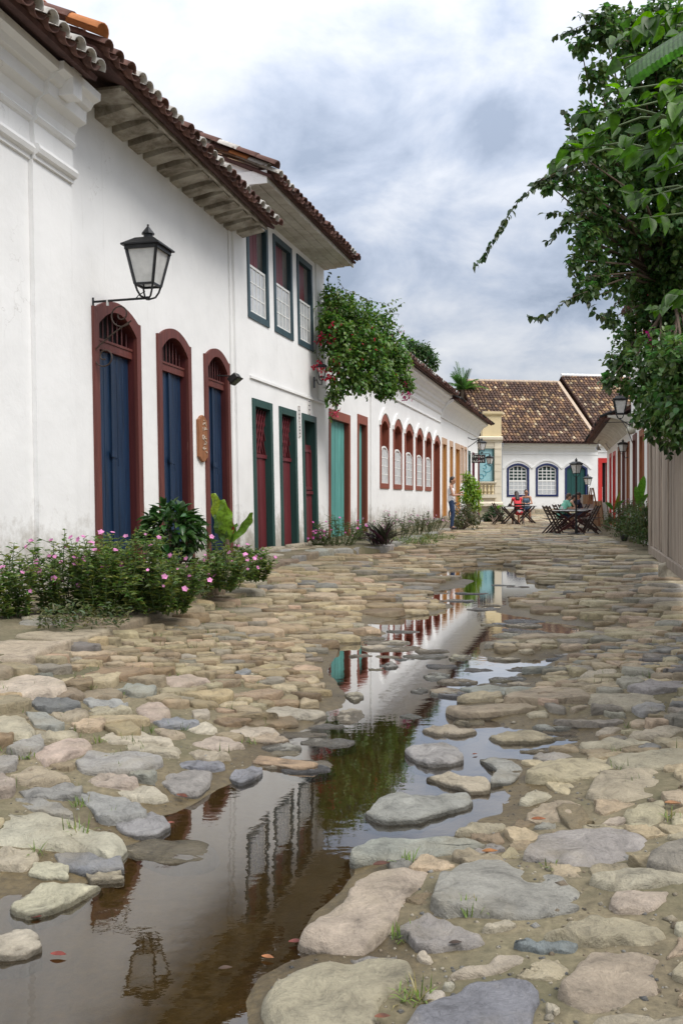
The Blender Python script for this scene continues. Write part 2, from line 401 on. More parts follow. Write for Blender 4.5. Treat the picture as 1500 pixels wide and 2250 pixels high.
M['cloth_mint'] = simple('mint green cotton', (.20, .52, .40), .85, .1, 8, bump=.3, bscale=30)
M['cloth_green'] = simple('green cotton', (.02, .28, .13), .85, .1, 8, bump=.3, bscale=30)
M['cloth_navy'] = simple('navy cotton', (.022, .024, .050), .85, .1, 8, bump=.3, bscale=30)
M['black'] = simple('black plastic', (.012, .012, .013), .4, .1, 8, bump=.05)
M['shoe'] = simple('dark shoe', (.05, .04, .05), .6, .2, 8, bump=.1)
M['rubber'] = simple('black tyre rubber', (.02, .02, .02), .8, .2, 8, bump=.2)
M['metal_grey'] = simple('grey bicycle metal', (.42, .42, .42), .35, .15, 8, bump=.1, metal=.7)
M['plaque'] = wood('carved plaque wood', (.27, .11, .045), .7, .3)
M['plaque_worn'] = simple('worn painted lettering', (.55, .46, .38), .8, .25, 30, bump=.2)
M['tile_plate'] = simple('ceramic plate', (.76, .75, .72), .25, .04, 10, bump=.05)
M['teal_glass'] = simple('pale turquoise panel', (.30, .52, .56), .3, .08, 4, bump=.05)
M['teal_ink'] = simple('turquoise lettering', (.05, .25, .32), .5, .1, 6, bump=.0)
M['sign_black'] = simple('black sign iron', (.014, .012, .012), .6, .3, 10, bump=.1)
M['sign_white'] = simple('white sign paint', (.70, .70, .68), .6, .1, 10, bump=.0)
M['globe'] = simple('milky globe', (.62, .60, .50), .25, .08, 10, bump=.0)
M['interior'] = simple('painted room shade', (.02, .02, .022), .9, .2, 4, bump=.0)  # near black colour painted as the shade of rooms behind openings
# ---------------------------------------------------------------- facade frames
class Fac:
    """A vertical plane X = x0 + s*Y; u runs along it (away from the eye), v out of it towards the street, z up."""
    def __init__(f, x0, s, side=1, bat=0.0):
        f.x0, f.s, f.n = x0, s, math.hypot(1, s); f.side, f.bat = side, bat
        f.d = Vector((s / f.n, 1 / f.n, 0)); f.nv = Vector((1 / f.n, -s / f.n, 0)) * side
        f.o = Vector((x0, 0, 0))
    def pt(f, u, v, z): return f.o + f.d * u + f.nv * (v + f.bat * (3.4 - z)) + Vector((0, 0, z))
    def Y(f, px, v=0):
        x0 = f.x0 + f.side * v * f.n; return x0 / ((px - CX) / FPX - f.s)
    def u(f, px, v=0):
        y = f.Y(px, v); p = Vector(((px - CX) / FPX * y, y, 0)); return (p - f.o).dot(f.d)
    def z(f, px, py, v=0): return H - (py - HZ) / FPX * f.Y(px, v)
class XFac(Fac):
    """A facade given by a corner point and a direction; v is towards the camera."""
    def __init__(f, o, d, bat=0.0):
        f.o = Vector((o[0], o[1], 0)); f.d = Vector((d[0], d[1], 0)).normalized(); f.nv = Vector((f.d.y, -f.d.x, 0)); f.bat = bat
    def Y(f, px, v=0):
        k = (px - CX) / FPX; o = f.o + f.nv * v
        # o.x + t d.x = k (o.y + t d.y)
        t = (k * o.y - o.x) / (f.d.x - k * f.d.y); return o.y + t * f.d.y
    def u(f, px, v=0):
        y = f.Y(px, v); p = Vector(((px - CX) / FPX * y, y, 0)); return (p - f.o).dot(f.d)
    def z(f, px, py, v=0): return H - (py - HZ) / FPX * f.Y(px, v)
def fbox(mb, fc, u0, u1, v0, v1, z0, z1):
    q = [fc.pt(u, v, z) for z in (z0, z1) for v in (v0, v1) for u in (u0, u1)]
    mb.add(q, [(0, 2, 3, 1), (4, 5, 7, 6), (0, 1, 5, 4), (2, 6, 7, 3), (0, 4, 6, 2), (1, 3, 7, 5)])
def path_rect(u0, u1, z0, z1): return [(u0, z0), (u0, z1), (u1, z1), (u1, z0)]
def path_arch(u0, u1, z0, zs, zt, n=12, flat=0.0):
    """bottom-left, up, over a segmental arch, down; flat>0 keeps square shoulders of that width"""
    p = [(u0, z0)]
    if flat: p.append((u0, zs))
    a, b = u0 + flat, u1 - flat
    for k in range(n + 1):
        t = k / n; p.append((a + (b - a) * t, zs + (zt - zs) * (1 - (2 * t - 1) ** 2)))
    if flat: p.append((u1, zs))
    p.append((u1, z0)); return p
def ring(mb, fc, outer, inner, v0, v1, closed=False):
    """frame between two paths of the same length, from v0 (front) back to v1"""
    n = len(outer)
    for k in range(n if closed else n - 1):
        j = (k + 1) % n
        a, b, c, d = outer[k], outer[j], inner[j], inner[k]
        q = [fc.pt(p[0], v, p[1]) for v in (v0, v1) for p in (a, b, c, d)]
        mb.add(q, [(0, 1, 2, 3), (7, 6, 5, 4), (0, 4, 5, 1), (3, 2, 6, 7)])
    if not closed:
        for k in (0, n - 1):
            q = [fc.pt(outer[k][0], v0, outer[k][1]), fc.pt(inner[k][0], v0, inner[k][1]), fc.pt(inner[k][0], v1, inner[k][1]), fc.pt(outer[k][0], v1, outer[k][1])]
            mb.add(q, [(0, 1, 2, 3)])
def fprism(mb, fc, poly, v0, v1):
    n = len(poly); a = [fc.pt(p[0], v0, p[1]) for p in poly]; b = [fc.pt(p[0], v1, p[1]) for p in poly]
    tr = tessellate_polygon([[Vector((p[0], p[1], 0)) for p in poly]])
    mb.add(a + b, [tuple(t) for t in tr] + [tuple(n + i for i in reversed(t)) for t in tr] + [(i, (i + 1) % n, n + (i + 1) % n, n + i) for i in range(n)])
def inset(poly, d):
    cu = sum(p[0] for p in poly) / len(poly); u0 = min(p[0] for p in poly); u1 = max(p[0] for p in poly)
    zt = max(p[1] for p in poly); z0 = min(p[1] for p in poly)
    return [(min(max(p[0], u0 + d), u1 - d), min(p[1], 9e9) - (d if p[1] > z0 + .3 else 0)) for p in poly]
def wall(parent, fc, u0, u1, z0, z1, holes=(), thick=.3, mat=None, name='wall', v=0.0, step=None):
    outer = [(u0, z0), (u1, z0), (u1, z1), (u0, z1)]
    loops = [outer] + [list(h) for h in holes]
    tris = tessellate_polygon([[Vector((p[0], p[1], 0)) for p in l] for l in loops])
    flat = [p for l in loops for p in l]; n = len(flat); mb = MB()
    vs_ = [fc.pt(p[0], v, p[1]) for p in flat] + [fc.pt(p[0], v - thick, p[1]) for p in flat]
    fs_ = [tuple(t) for t in tris] + [tuple(n + i for i in reversed(t)) for t in tris]; b = 0
    for l in loops:
        m_ = len(l)
        fs_ += [(b + i, b + (i + 1) % m_, n + b + (i + 1) % m_, n + b + i) for i in range(m_)]; b += m_
    mb.add(vs_, fs_); return mb.build(name, mat or M['plaster'], parent)
def moulding(parent, fc, u0, u1, prof, mat=None, name='moulding', v=0.0):
    mb = MB(); n = len(prof); vs_ = []
    for u in (u0, u1): vs_ += [fc.pt(u, v + p[0], p[1]) for p in prof]
    fs_ = [(i, (i + 1) % n, n + (i + 1) % n, n + i) for i in range(n)]
    mb.add(vs_, fs_ + [tuple(range(n)), tuple(range(2 * n - 1, n - 1, -1))]); return mb.build(name, mat or M['plaster'], parent)
# ---------------------------------------------------------------- roof tiles
def tile_mesh(name, r0=.105, r1=.085, ln=.46, th=.014, n=7):
    """one barrel tile: convex up, y up the slope from the lower (wider) end"""
    mb = MB(); rows = []
    for y, r in ((0, r0), (ln, r1)):
        for rr in (r, r - th):
            for k in range(n + 1):
                a = math.pi * k / n; rows.append((rr * math.cos(a), y, rr * math.sin(a) * .82))
    m_ = n + 1; fs_ = []
    for k in range(n):
        fs_ += [(k, k + 1, 2 * m_ + k + 1, 2 * m_ + k), (m_ + k, 3 * m_ + k, 3 * m_ + k + 1, m_ + k + 1), (k, m_ + k, m_ + k + 1, k + 1)]
    mb.add(rows, fs_); me = bpy.data.meshes.new(name); me.from_pydata(mb.v, [], mb.f)
    bm = bmesh.new(); bm.from_mesh(me); bmesh.ops.recalc_face_normals(bm, faces=bm.faces); bm.to_mesh(me); bm.free()
    me.polygons.foreach_set('use_smooth', [True] * len(me.polygons)); return me
TM = {}
def tile_obj(parent, pos, xd, yd, zd, mat, flip=False, sc=1.0):
    key = mat.name
    if key not in TM: TM[key] = tile_mesh('tile_' + key); TM[key].materials.append(mat)
    o = link('tile', TM[key], parent)
    X, Y_, Z = Vector(xd).normalized() * sc, Vector(yd).normalized() * sc, Vector(zd).normalized() * sc
    if flip: X, Z = -X, -Z
    mt = Matrix((X, Y_, Z)).transposed().to_4x4(); mt.translation = Vector(pos) - rootorg(parent); o.matrix_local = mt; return o
def tile_field(parent, O, U, S, ncol, nrow, pitch, step, colf, mat, name='roof_tiles', skip_first=0, r=.105, seg=5, jit=.012):
    """overlapping cover tiles joined in one mesh, each with its own colour"""
    U, S = Vector(U).normalized(), Vector(S).normalized(); Nn = U.cross(S).normalized()
    if Nn.z < 0: Nn = -Nn
    mb = MB(); rg = random.Random(5)
    for j in range(nrow):
        for i in range(ncol):
            if j < skip_first: continue
            c = Vector(O) + U * (pitch * (i + .5) + rg.uniform(-jit, jit)) + S * (step * j + rg.uniform(-jit, jit) * 2)
            mb.cur = colf(i, j, rg); vs_ = []
            rr0, rr1 = r * rg.uniform(.95, 1.06), r * .80; tw = U * rg.uniform(-.012, .012)
            for y, q, lift in ((0, rr0, .030), (step * 1.25, rr1, .0)):
                for k in range(seg + 1):
                    a = math.pi * k / seg
                    vs_.append(c + S * y + tw * (1 if y else -1) + U * (q * math.cos(a)) + Nn * (q * .85 * math.sin(a) + lift))
            for k in range(seg + 1):
                a = math.pi * k / seg
                vs_.append(c + S * .004 + U * ((rr0 - .022) * math.cos(a)) + Nn * ((rr0 - .022) * .85 * math.sin(a) + .026))
            m_ = seg + 1
            fs_ = [(k, k + 1, m_ + k + 1, m_ + k) for k in range(seg)] + [(2 * m_ + k, 2 * m_ + k + 1, k + 1, k) for k in range(seg)]
            mb.add(vs_, fs_)
    return mb.build(name, mat, parent, fix=False, kind='stuff')
def slab(parent, pts, th, mat, name):
    mb = MB(); mb.prism(pts, (0, 0, -th)); return mb.build(name, mat, parent)
# ================================================================ street: earth, water, stones, pavement
PUD = [(-500,2900),(-500,1985),(-60,1990),(110,1960),(230,1930),(270,1880),(320,1830),(360,1795),(420,1765),(470,1735),(560,1695),(600,1662),(575,1650),(680,1592),(712,1562),
 (745,1555),(760,1530),(735,1500),(722,1470),(740,1425),(800,1405),(850,1392),(800,1372),(880,1357),(960,1347),(1000,1331),(945,1316),(930,1301),(1020,1291),(1040,1276),
 (945,1266),(985,1251),(1070,1241),(1110,1239),(1150,1251),(1160,1280),(1235,1290),(1210,1304),(1120,1314),(1090,1345),(1180,1361),(1330,1383),(1300,1396),(1150,1401),
 (1060,1412),(1060,1440),(1130,1452),(1250,1440),(1190,1470),(1130,1482),(1160,1506),(1060,1522),(1010,1542),(1000,1572),(1060,1572),(1130,1600),(1272,1604),(1275,1632),
 (1230,1642),(1170,1672),(1100,1667),(1090,1702),(1112,1790),(1060,1802),(1010,1842),(940,1862),(790,1892),(792,1922),(748,1972),(702,2012),(672,2062),(725,2092),(830,2080),
 (810,2100),(700,2100),(640,2120),(585,2150),(562,2200),(575,2290),(560,2900)]
PUDW = np.array([tuple(G(x, y, WZ)[:2]) for x, y in PUD])
def seg_dist(pts, poly):
    """signed distance, positive outside"""
    a = poly; b = np.roll(poly, -1, 0); d2 = np.full(len(pts), 1e9); ins = np.zeros(len(pts), bool)
    for i in range(len(a)):
        e = b[i] - a[i]; w = pts - a[i]; t = np.clip((w @ e) / (e @ e + 1e-12), 0, 1)
        q = w - t[:, None] * e; d2 = np.minimum(d2, (q * q).sum(1))
        c1 = (a[i, 1] > pts[:, 1]) != (b[i, 1] > pts[:, 1])
        with np.errstate(divide='ignore', invalid='ignore'):
            xx = a[i, 0] + (pts[:, 1] - a[i, 1]) / (b[i, 1] - a[i, 1]) * e[0]
        ins ^= c1 & (pts[:, 0] < xx)
    d = np.sqrt(d2); return np.where(ins, -d, d)
def sstep(a, b, x):
    t = np.clip((x - a) / (b - a), 0, 1); return t * t * (3 - 2 * t)
def vnoise(x, y, sc, seed=0):
    """cheap smooth value noise in numpy"""
    X, Yq = x * sc + 31.7 * seed, y * sc + 17.3 * seed
    xi, yi = np.floor(X).astype(np.int64), np.floor(Yq).astype(np.int64); fx, fy = X - xi, Yq - yi
    fx, fy = fx * fx * (3 - 2 * fx), fy * fy * (3 - 2 * fy)
    def h(i, j):
        n = (i * 374761393 + j * 668265263 + seed * 1442695) & 0x7fffffff
        n = ((n ^ (n >> 13)) * 1274126177) & 0x7fffffff; return (n ^ (n >> 16)) % 10007 / 10007.0
    return (h(xi, yi) * (1 - fx) + h(xi + 1, yi) * fx) * (1 - fy) + (h(xi, yi + 1) * (1 - fx) + h(xi + 1, yi + 1) * fx) * fy - .5
KERB = np.array([(-2.30,4.6),(-2.12,5.6),(-1.86,7.2),(-1.50,9.6),(-1.02,13.2),(-0.42,16.2),(0.05,17.6),(0.95,18.6),(1.75,22.0),(2.62,25.2),(3.35,28.6),(5.2,34.5),(7.2,42.0),(9.6,50.0)])
def kerb_x(y): return np.interp(y, KERB[:, 1], KERB[:, 0])
def mud_z(x, y, sd=None):
    x, y = np.asarray(x, float), np.asarray(y, float)
    if sd is None: sd = seg_dist(np.stack([x, y], 1), PUDW)
    far = sstep(26, 56, y) * .26; so = np.maximum(sd, 0)
    out = .006 + .014 * (1 - np.exp(-so / .22)) + .285 * np.minimum(so / 2.2, 1) ** 1.15
    inn = -.062 * (1 - np.exp(np.minimum(sd, 0) / .16)) + .006
    z = WZ + np.where(sd > 0, out, inn) + far
    amp = np.where(sd > 0, 1.0, .5)
    z = z + amp * (vnoise(x, y, 1.1, 1) * .016 + vnoise(x, y, 3.7, 2) * .010 + vnoise(x, y, 11, 3) * .009 + vnoise(x, y, 23, 6) * .004)
    return z
def build_ground():
    ys = [1.05]
    while ys[-1] < 62: ys.append(ys[-1] + max(.022, .0062 * ys[-1] + .004 * max(0, ys[-1] - 8)))
    ys = [-40, -8, -1, .6] + ys + [70, 90, 140, 300, 900, 2500]; ys = np.array(ys)
    xs = np.concatenate([[-2500, -600, -150, -60, -25, -12, -8], np.linspace(-5.4, -2.4, 16)[:-1], np.linspace(-2.4, 2.6, 190), np.linspace(2.6, 6.5, 40)[1:], [8, 12, 25, 60, 150, 600, 2500]])
    Xg, Yg = np.meshgrid(xs, ys); near = (np.abs(Xg) < 7)
    Xw = Xg + np.where(near, 1, np.exp(-np.abs(Xg) / 40)) * .253 * np.clip(Yg, 0, 70)
    x, y = Xw.ravel(), Yg.ravel()
    sd = seg_dist(np.stack([x, y], 1), PUDW); z = mud_z(x, y, sd)
    far = (np.abs(Xg.ravel()) > 9) | (y < 0) | (y > 66); z = np.where(far, np.where(y < 0, -.25, .02) + .26 * sstep(26, 56, y), z)
    nx, ny = len(xs), len(ys); idx = np.arange(nx * ny).reshape(ny, nx)
    f = np.stack([idx[:-1, :-1], idx[:-1, 1:], idx[1:, 1:], idx[1:, :-1]], -1).reshape(-1, 4)
    me = bpy.data.meshes.new('ground'); me.vertices.add(nx * ny); me.vertices.foreach_set('co', np.stack([x, y, z], 1).ravel())
    me.loops.add(f.size); me.loops.foreach_set('vertex_index', f.ravel().astype(np.int32)); me.polygons.add(len(f))
    me.polygons.foreach_set('loop_start', np.arange(0, f.size, 4, dtype=np.int32)); me.update(); me.validate()
    me.polygons.foreach_set('use_smooth', [True] * len(me.polygons))
    o = link('ground', me, None, M['mud']); return setp(o, 'packed brown earth of the street under the cobbles', 'ground', kind='structure')
ground = build_ground()
_w = MB(); wx = [(-3.2, .9), (2.2, .9), (3.6, 8.0), (6.4, 20.0), (1.4, 20.0), (-1.7, 8.0)]
_w.add([(a, b, WZ) for a, b in wx], [tuple(range(6))])
water = _w.build('water', M['water'], None, fix=False); setp(water, 'still brown rain puddle down the middle of the street', 'puddle', kind='structure')

SC = {'cream': (.50, .445, .345), 'tan': (.385, .330, .235), 'grey': (.315, .305, .280), 'blue': (.225, .235, .245), 'pink': (.440, .355, .280),
      'beige': (.420, .370, .280), 'brown': (.260, .205, .140), 'dark': (.165, .165, .160)}
def chaikin(p, k):
    for j in range(k):
        t = .16 if j == 0 and k > 1 else .25
        q = np.roll(p, -1, 0); p = np.stack([(1 - t) * p + t * q, t * p + (1 - t) * q], 1).reshape(-1, 2)
    return p
def rag(p, a):
    n = np.roll(p, -1, 0) - np.roll(p, 1, 0); n = np.stack([n[:, 1], -n[:, 0]], 1) / (np.linalg.norm(n, axis=1, keepdims=True) + 1e-9)
    k = vnoise(p[:, 0], p[:, 1], 9, 21) + .7 * vnoise(p[:, 0], p[:, 1], 26, 22); return p + n * (k * a * 2)[:, None]
def stone_geo(poly, ztop, zbot, rg, rings=5, dome=.25, rough=.006, tilt=(0, 0), soft=False):
    """poly (n,2) rounded outline at its foot -> verts, faces"""
    n = len(poly); c = poly.mean(0); V = []; F = []; hgt = ztop - zbot
    sc = [1.02, 1.0, .985, .955, .86, .60, .30] if rings >= 5 else [1.02, .99, .945, .5]
    hz = [-.25, .58, .88, .965, .99, 1.0, 1.0] if rings >= 5 else [-.25, .74, .98, 1.0]
    if soft and rings >= 5: sc, hz = [1.08, 1.02, .975, .92, .82, .58, .28], [-.30, .45, .74, .88, .95, .985, 1.0]
    sd = rg.randrange(1000)
    size = np.sqrt(((poly - c) ** 2).sum(1)).mean()
    for s, h_ in zip(sc, hz):
        q = c + (poly - c) * s
        zz = zbot + hgt * h_ + dome * .05 * size * max(0, (1 - s)) 
        nz = vnoise(q[:, 0], q[:, 1], 2.2 / size, sd % 50) * rough * 2.4 + vnoise(q[:, 0], q[:, 1], 6 / size, sd % 37) * rough
        z = zz + nz * (1 if h_ > .5 else .4) + (q[:, 0] - c[0]) * tilt[0] + (q[:, 1] - c[1]) * tilt[1]
        V += [(a, b, d) for a, b, d in zip(q[:, 0], q[:, 1], z)]
    m_ = len(sc)
    for r in range(m_ - 1):
        for k in range(n): F.append((r * n + k, r * n + (k + 1) % n, (r + 1) * n + (k + 1) % n, (r + 1) * n + k))
    V.append((c[0], c[1], zbot + hgt + dome * .05 * size + rough * rg.uniform(-.3, .3))); t = len(V) - 1
    for k in range(n): F.append(((m_ - 1) * n + k, (m_ - 1) * n + (k + 1) % n, t))
    return V, F
def ccw(p):
    a = (p[:, 0] * np.roll(p[:, 1], -1) - p[:, 1] * np.roll(p[:, 0], -1)).sum(); return p if a > 0 else p[::-1]
def jcol(c, rg, a=.14):
    k = rg.uniform(1 - a, 1 + a); return tuple(x * k * rg.uniform(.96, 1.04) for x in c)
def stone_object(poly, ztop, zbot, colr, rg, rings=5, parent=None, rough=.006, dome=.25, tilt=(0, 0), soft=False):
    V, F = stone_geo(poly, ztop, zbot, rg, rings, dome, rough, tilt, soft); mb = MB(); mb.cur = colr; mb.add(V, F)
    return mb.build('stone', M['stone'], parent or ground, smooth=True, fix=False)
# hand-traced stones: (colour, height over the water, outline in photo pixels)
def Lz(*p): return [(x / 2, 1400 + y / 2) for x, y in p]
def Rz(*p): return [(750 + x / 2, 1400 + y / 2) for x, y in p]
HAND = [
 ('cream', .085, Lz((-60,755),(0,760),(180,770),(340,810),(470,840),(545,885),(480,935),(400,920),(250,900),(100,910),(-60,900))),
 ('blue', .055, Lz((225,955),(510,955),(555,1015),(400,1030),(270,1015))), ('beige', .05, Lz((-40,925),(100,925),(170,960),(110,1000),(-40,1000))),
 ('cream', .03, Lz((140,1030),(220,1015),(310,1040),(300,1085),(200,1085),(125,1070))), ('beige', .018, Lz((375,1062),(540,1045),(545,1080),(400,1090))),
 ('cream', .045, Lz((45,1215),(120,1150),(240,1120),(460,1120),(330,1190),(240,1230),(120,1265),(50,1255))), ('beige', .022, Lz((-40,1345),(60,1305),(150,1330),(200,1380),(120,1430),(-40,1420))),
 ('grey', .065, Lz((310,685),(430,680),(560,700),(650,760),(560,790),(430,790),(370,730))), ('grey', .055, Lz((510,830),(590,780),(700,790),(745,820),(690,860),(600,870),(530,860))),
 ('cream', .05, Lz((440,665),(640,650),(745,690),(680,705),(520,690))), ('pink', .055, Lz((365,630),(430,600),(520,595),(605,630),(560,645),(420,650))),
 ('grey', .065, Lz((695,630),(770,580),(930,580),(920,640),(860,680),(760,680))), ('blue', .045, Lz((1005,625),(1080,590),(1150,585),(1140,620),(1060,650))),
 ('grey', .06, Lz((75,680),(330,635),(375,655),(340,690),(120,705))), ('grey', .05, Lz((65,715),(150,710),(300,745),(330,775),(200,770),(90,740))),
 ('tan', .075, Lz((35,600),(120,570),(240,565),(320,605),(250,625),(130,640),(60,630))), ('grey', .085, Lz((330,550),(380,505),(560,495),(690,505),(715,525),(600,570),(430,585),(350,580))),
 ('pink', .085, Lz((140,500),(270,450),(380,435),(410,470),(300,510),(200,535))), ('cream', .065, Lz((400,440),(480,405),(620,410),(740,440),(760,460),(600,450),(480,460))),
 ('beige', .055, Lz((520,480),(640,460),(800,480),(780,500),(600,500))), ('beige', .055, Lz((815,470),(950,435),(1080,465),(1000,490),(860,485))),
 ('tan', .045, Lz((820,505),(960,495),(1020,520),(940,540),(850,530))), ('blue', .04, Lz((790,550),(900,545),(990,565),(900,580),(800,570))),
 ('beige', .06, Lz((955,430),(1080,390),(1200,390),(1230,410),(1100,430))), ('tan', .045, Lz((1080,445),(1200,425),(1280,450),(1200,465),(1090,460))),
 ('grey', .08, Lz((15,490),(100,445),(180,430),(195,470),(100,500))), ('grey', .08, Lz((-30,520),(70,520),(70,560),(-30,580))),
 ('tan', .08, Lz((130,415),(250,398),(350,410),(300,435),(180,445))), ('tan', .06, Lz((660,400),(720,395),(820,420),(740,435))), ('cream', .06, Lz((755,385),(940,375),(950,405),(860,415))),
 ('blue', .06, Lz((655,365),(770,350),(880,365),(830,385),(700,390))), ('beige', .055, Lz((830,320),(920,310),(915,345),(850,350))), ('beige', .055, Lz((1110,330),(1250,300),(1440,325),(1380,345),(1180,345))),
 ('pink', .08, Lz((595,310),(650,280),(720,290),(750,325),(700,350),(620,345))), ('beige', .09, Lz((-30,340),(80,340),(160,390),(120,415),(-30,410))), ('grey', .075, Lz((110,335),(190,330),(300,370),(250,390),(150,380))),
 ('tan', .075, Lz((390,310),(560,300),(580,315),(480,330),(400,330))), ('tan', .09, Lz((215,305),(330,300),(385,325),(340,350),(240,345))), ('dark', .095, Lz((135,290),(180,255),(260,250),(355,280),(350,300),(200,310))),
 ('brown', .09, Lz((360,240),(480,220),(545,240),(490,260),(380,265))), ('grey', .08, Lz((365,280),(470,260),(570,290),(500,300),(390,300))), ('grey', .075, Lz((500,225),(600,195),(690,215),(680,235),(580,245))),
 ('brown', .09, Lz((200,235),(330,225),(370,245),(300,255),(220,250))), ('cream', .11, Lz((-60,170),(150,160),(250,175),(290,205),(200,230),(80,235),(-60,225))), ('pink', .07, Lz((700,185),(770,165),(880,165),(930,190),(840,200),(760,225))),
 ('blue', .06, Lz((1030,155),(1080,138),(1110,145),(1060,170))),
 # right-hand side
 ('grey', .085, Rz((395,1130),(440,1040),(540,980),(680,970),(830,1010),(960,1050),(1055,1130),(1045,1195),(900,1205),(700,1205),(520,1180),(410,1160))),
 ('grey', .085, Rz((790,950),(850,870),(960,845),(1200,845),(1320,880),(1420,935),(1300,970),(1140,1010),(1000,985),(880,965))),
 ('pink', .055, [(670,2045),(690,2005),(750,1980),(772,1945),(820,1912),(855,1905),(948,1910),(935,1935),(900,1965),(865,2025),(825,2055),(800,2073),(750,2070),(690,2062)]),
 ('grey', .06, Rz((100,820),(170,765),(260,740),(400,750),(560,740),(595,770),(480,810),(330,850),(210,860),(120,840))),
 ('grey', .05, Rz((45,950),(80,900),(180,880),(350,890),(560,895),(655,920),(560,950),(400,970),(200,975),(60,970))),
 ('grey', .06, Rz((270,540),(370,515),(480,510),(540,580),(480,600),(380,600),(310,575))), ('grey', .035, Rz((600,525),(740,540),(800,590),(740,635),(650,640),(690,590))),
 ('beige', .03, Rz((355,630),(470,625),(640,645),(650,690),(560,700),(480,665))), ('tan', .05, Rz((635,465),(720,445),(850,445),(960,470),(850,490),(700,490))),
 ('tan', .035, Rz((345,445),(440,428),(560,435),(605,455),(520,475),(400,465))), ('grey', .05, Rz((845,520),(940,500),(1030,530),(960,548),(870,545))),
 ('beige', .06, Rz((1045,455),(1200,445),(1340,450),(1370,470),(1200,485),(1080,480))), ('tan', .065, Rz((1155,530),(1250,495),(1560,495),(1560,570),(1280,580))),
 ('tan', .065, Rz((1085,655),(1140,590),(1380,580),(1460,640),(1400,690),(1200,700),(1110,690))), ('tan', .06, Rz((800,775),(880,720),(1010,715),(1070,740),(1030,800),(900,810),(810,795))),
 ('tan', .065, Rz((1240,770),(1300,725),(1410,715),(1425,800),(1350,830),(1270,840))), ('beige', .05, Rz((780,720),(840,660),(930,690),(900,715),(820,730))), ('beige', .05, Rz((835,615),(950,600),(995,605),(960,635))),
 ('tan', .045, Rz((490,850),(600,810),(730,815),(700,850),(560,860))), ('grey', .06, Rz((240,1270),(380,1215),(500,1270),(600,1310),(640,1350),(560,1370),(420,1375),(320,1350),(310,1310))),
 ('blue', .055, Rz((740,1330),(860,1340),(1030,1345),(1010,1380),(880,1375),(780,1355))), ('beige', .045, Rz((460,1480),(640,1430),(680,1400),(800,1390),(835,1420),(760,1460),(560,1480))),
 ('beige', .045, Rz((605,1275),(740,1230),(785,1260),(680,1285))), ('tan', .07, Rz((890,1290),(1060,1220),(1200,1215),(1340,1260),(1440,1320),(1380,1350),(1200,1320),(1000,1300))),
 ('tan', .06, Rz((950,1530),(1060,1420),(1100,1395),(1320,1390),(1420,1420),(1400,1570),(1240,1620),(1080,1630),(990,1580))),
 ('blue', .095, Rz((200,1780),(240,1700),(450,1580),(620,1490),(760,1480),(870,1540),(860,1650),(800,1760))), ('beige', .06, Rz((1165,1160),(1200,1115),(1440,1120),(1440,1160),(1330,1185),(1200,1185))),
 ('beige', .06, Rz((1095,1045),(1260,1020),(1540,1015),(1540,1090),(1300,1090),(1160,1075))), ('cream', .04, Rz((320,1390),(370,1380),(420,1420),(390,1435),(330,1415))), ('cream', .045, Rz((890,1610),(970,1630),(940,1665),(890,1640))),
 ('cream', .04, Rz((370,1570),(460,1560),(420,1600),(370,1590))), ('cream', .04, Rz((440,1530),(510,1520),(480,1550))), ('beige', .045, Rz((1130,820),(1230,790),(1240,820),(1180,825))),
 ('tan', .075, [(582,2165),(640,2122),(720,2106),(830,2100),(900,2110),(910,2130),(880,2160),(830,2200),(822,2280),(640,2290),(590,2210)]),
 ('cream', .06, Rz((1460,1270),(1540,1215),(1540,1300),(1480,1290))), ('tan', .06, Rz((1000,1760),(1090,1670),(1250,1650),(1560,1690),(1560,1800))),
 ('beige', .07, Rz((1080,255),(1240,240),(1430,245),(1480,270),(1280,300),(1140,285))), ('grey', .075, Rz((1240,205),(1350,190),(1540,190),(1540,225),(1330,225))), ('cream', .06, Rz((1045,160),(1120,138),(1220,145),(1180,172))),
 ('grey', .05, Rz((510,220),(640,215),(860,225),(800,255),(600,250))), ('grey', .065, Rz((1275,310),(1350,290),(1430,290),(1420,320),(1320,335))), ('beige', .055, Rz((1115,415),(1160,390),(1240,400),(1180,420))),
 ('beige', .06, Rz((1250,415),(1380,390),(1540,400),(1450,430))), ('tan', .05, Rz((1000,315),(1060,295),(1090,300),(1030,318))), ('tan', .05, Rz((800,330),(900,320),(910,345),(830,345))), ('tan', .06, Rz((1420,870),(1540,850),(1540,890))),
 # flat stones just breaking the water
 ('beige', .012, [(735,1575),(760,1562),(795,1565),(803,1578),(780,1590),(745,1588)]), ('grey', .010, [(928,1488),(955,1480),(990,1486),(985,1497),(945,1499)]), ('grey', .010, [(900,1520),(925,1513),(942,1519),(925,1526)]),
 ('beige', .012, [(980,1447),(1010,1438),(1038,1442),(1030,1450),(995,1452)]), ('grey', .010, [(875,1575),(900,1571),(930,1577),(910,1582)]), ('beige', .014, [(750,1530),(790,1524),(800,1536),(775,1545)]), ('grey', .012, [(830,1465),(860,1458),(880,1466),(850,1472)]),
]
def in_poly(pts, poly): return seg_dist(pts, poly) < 0
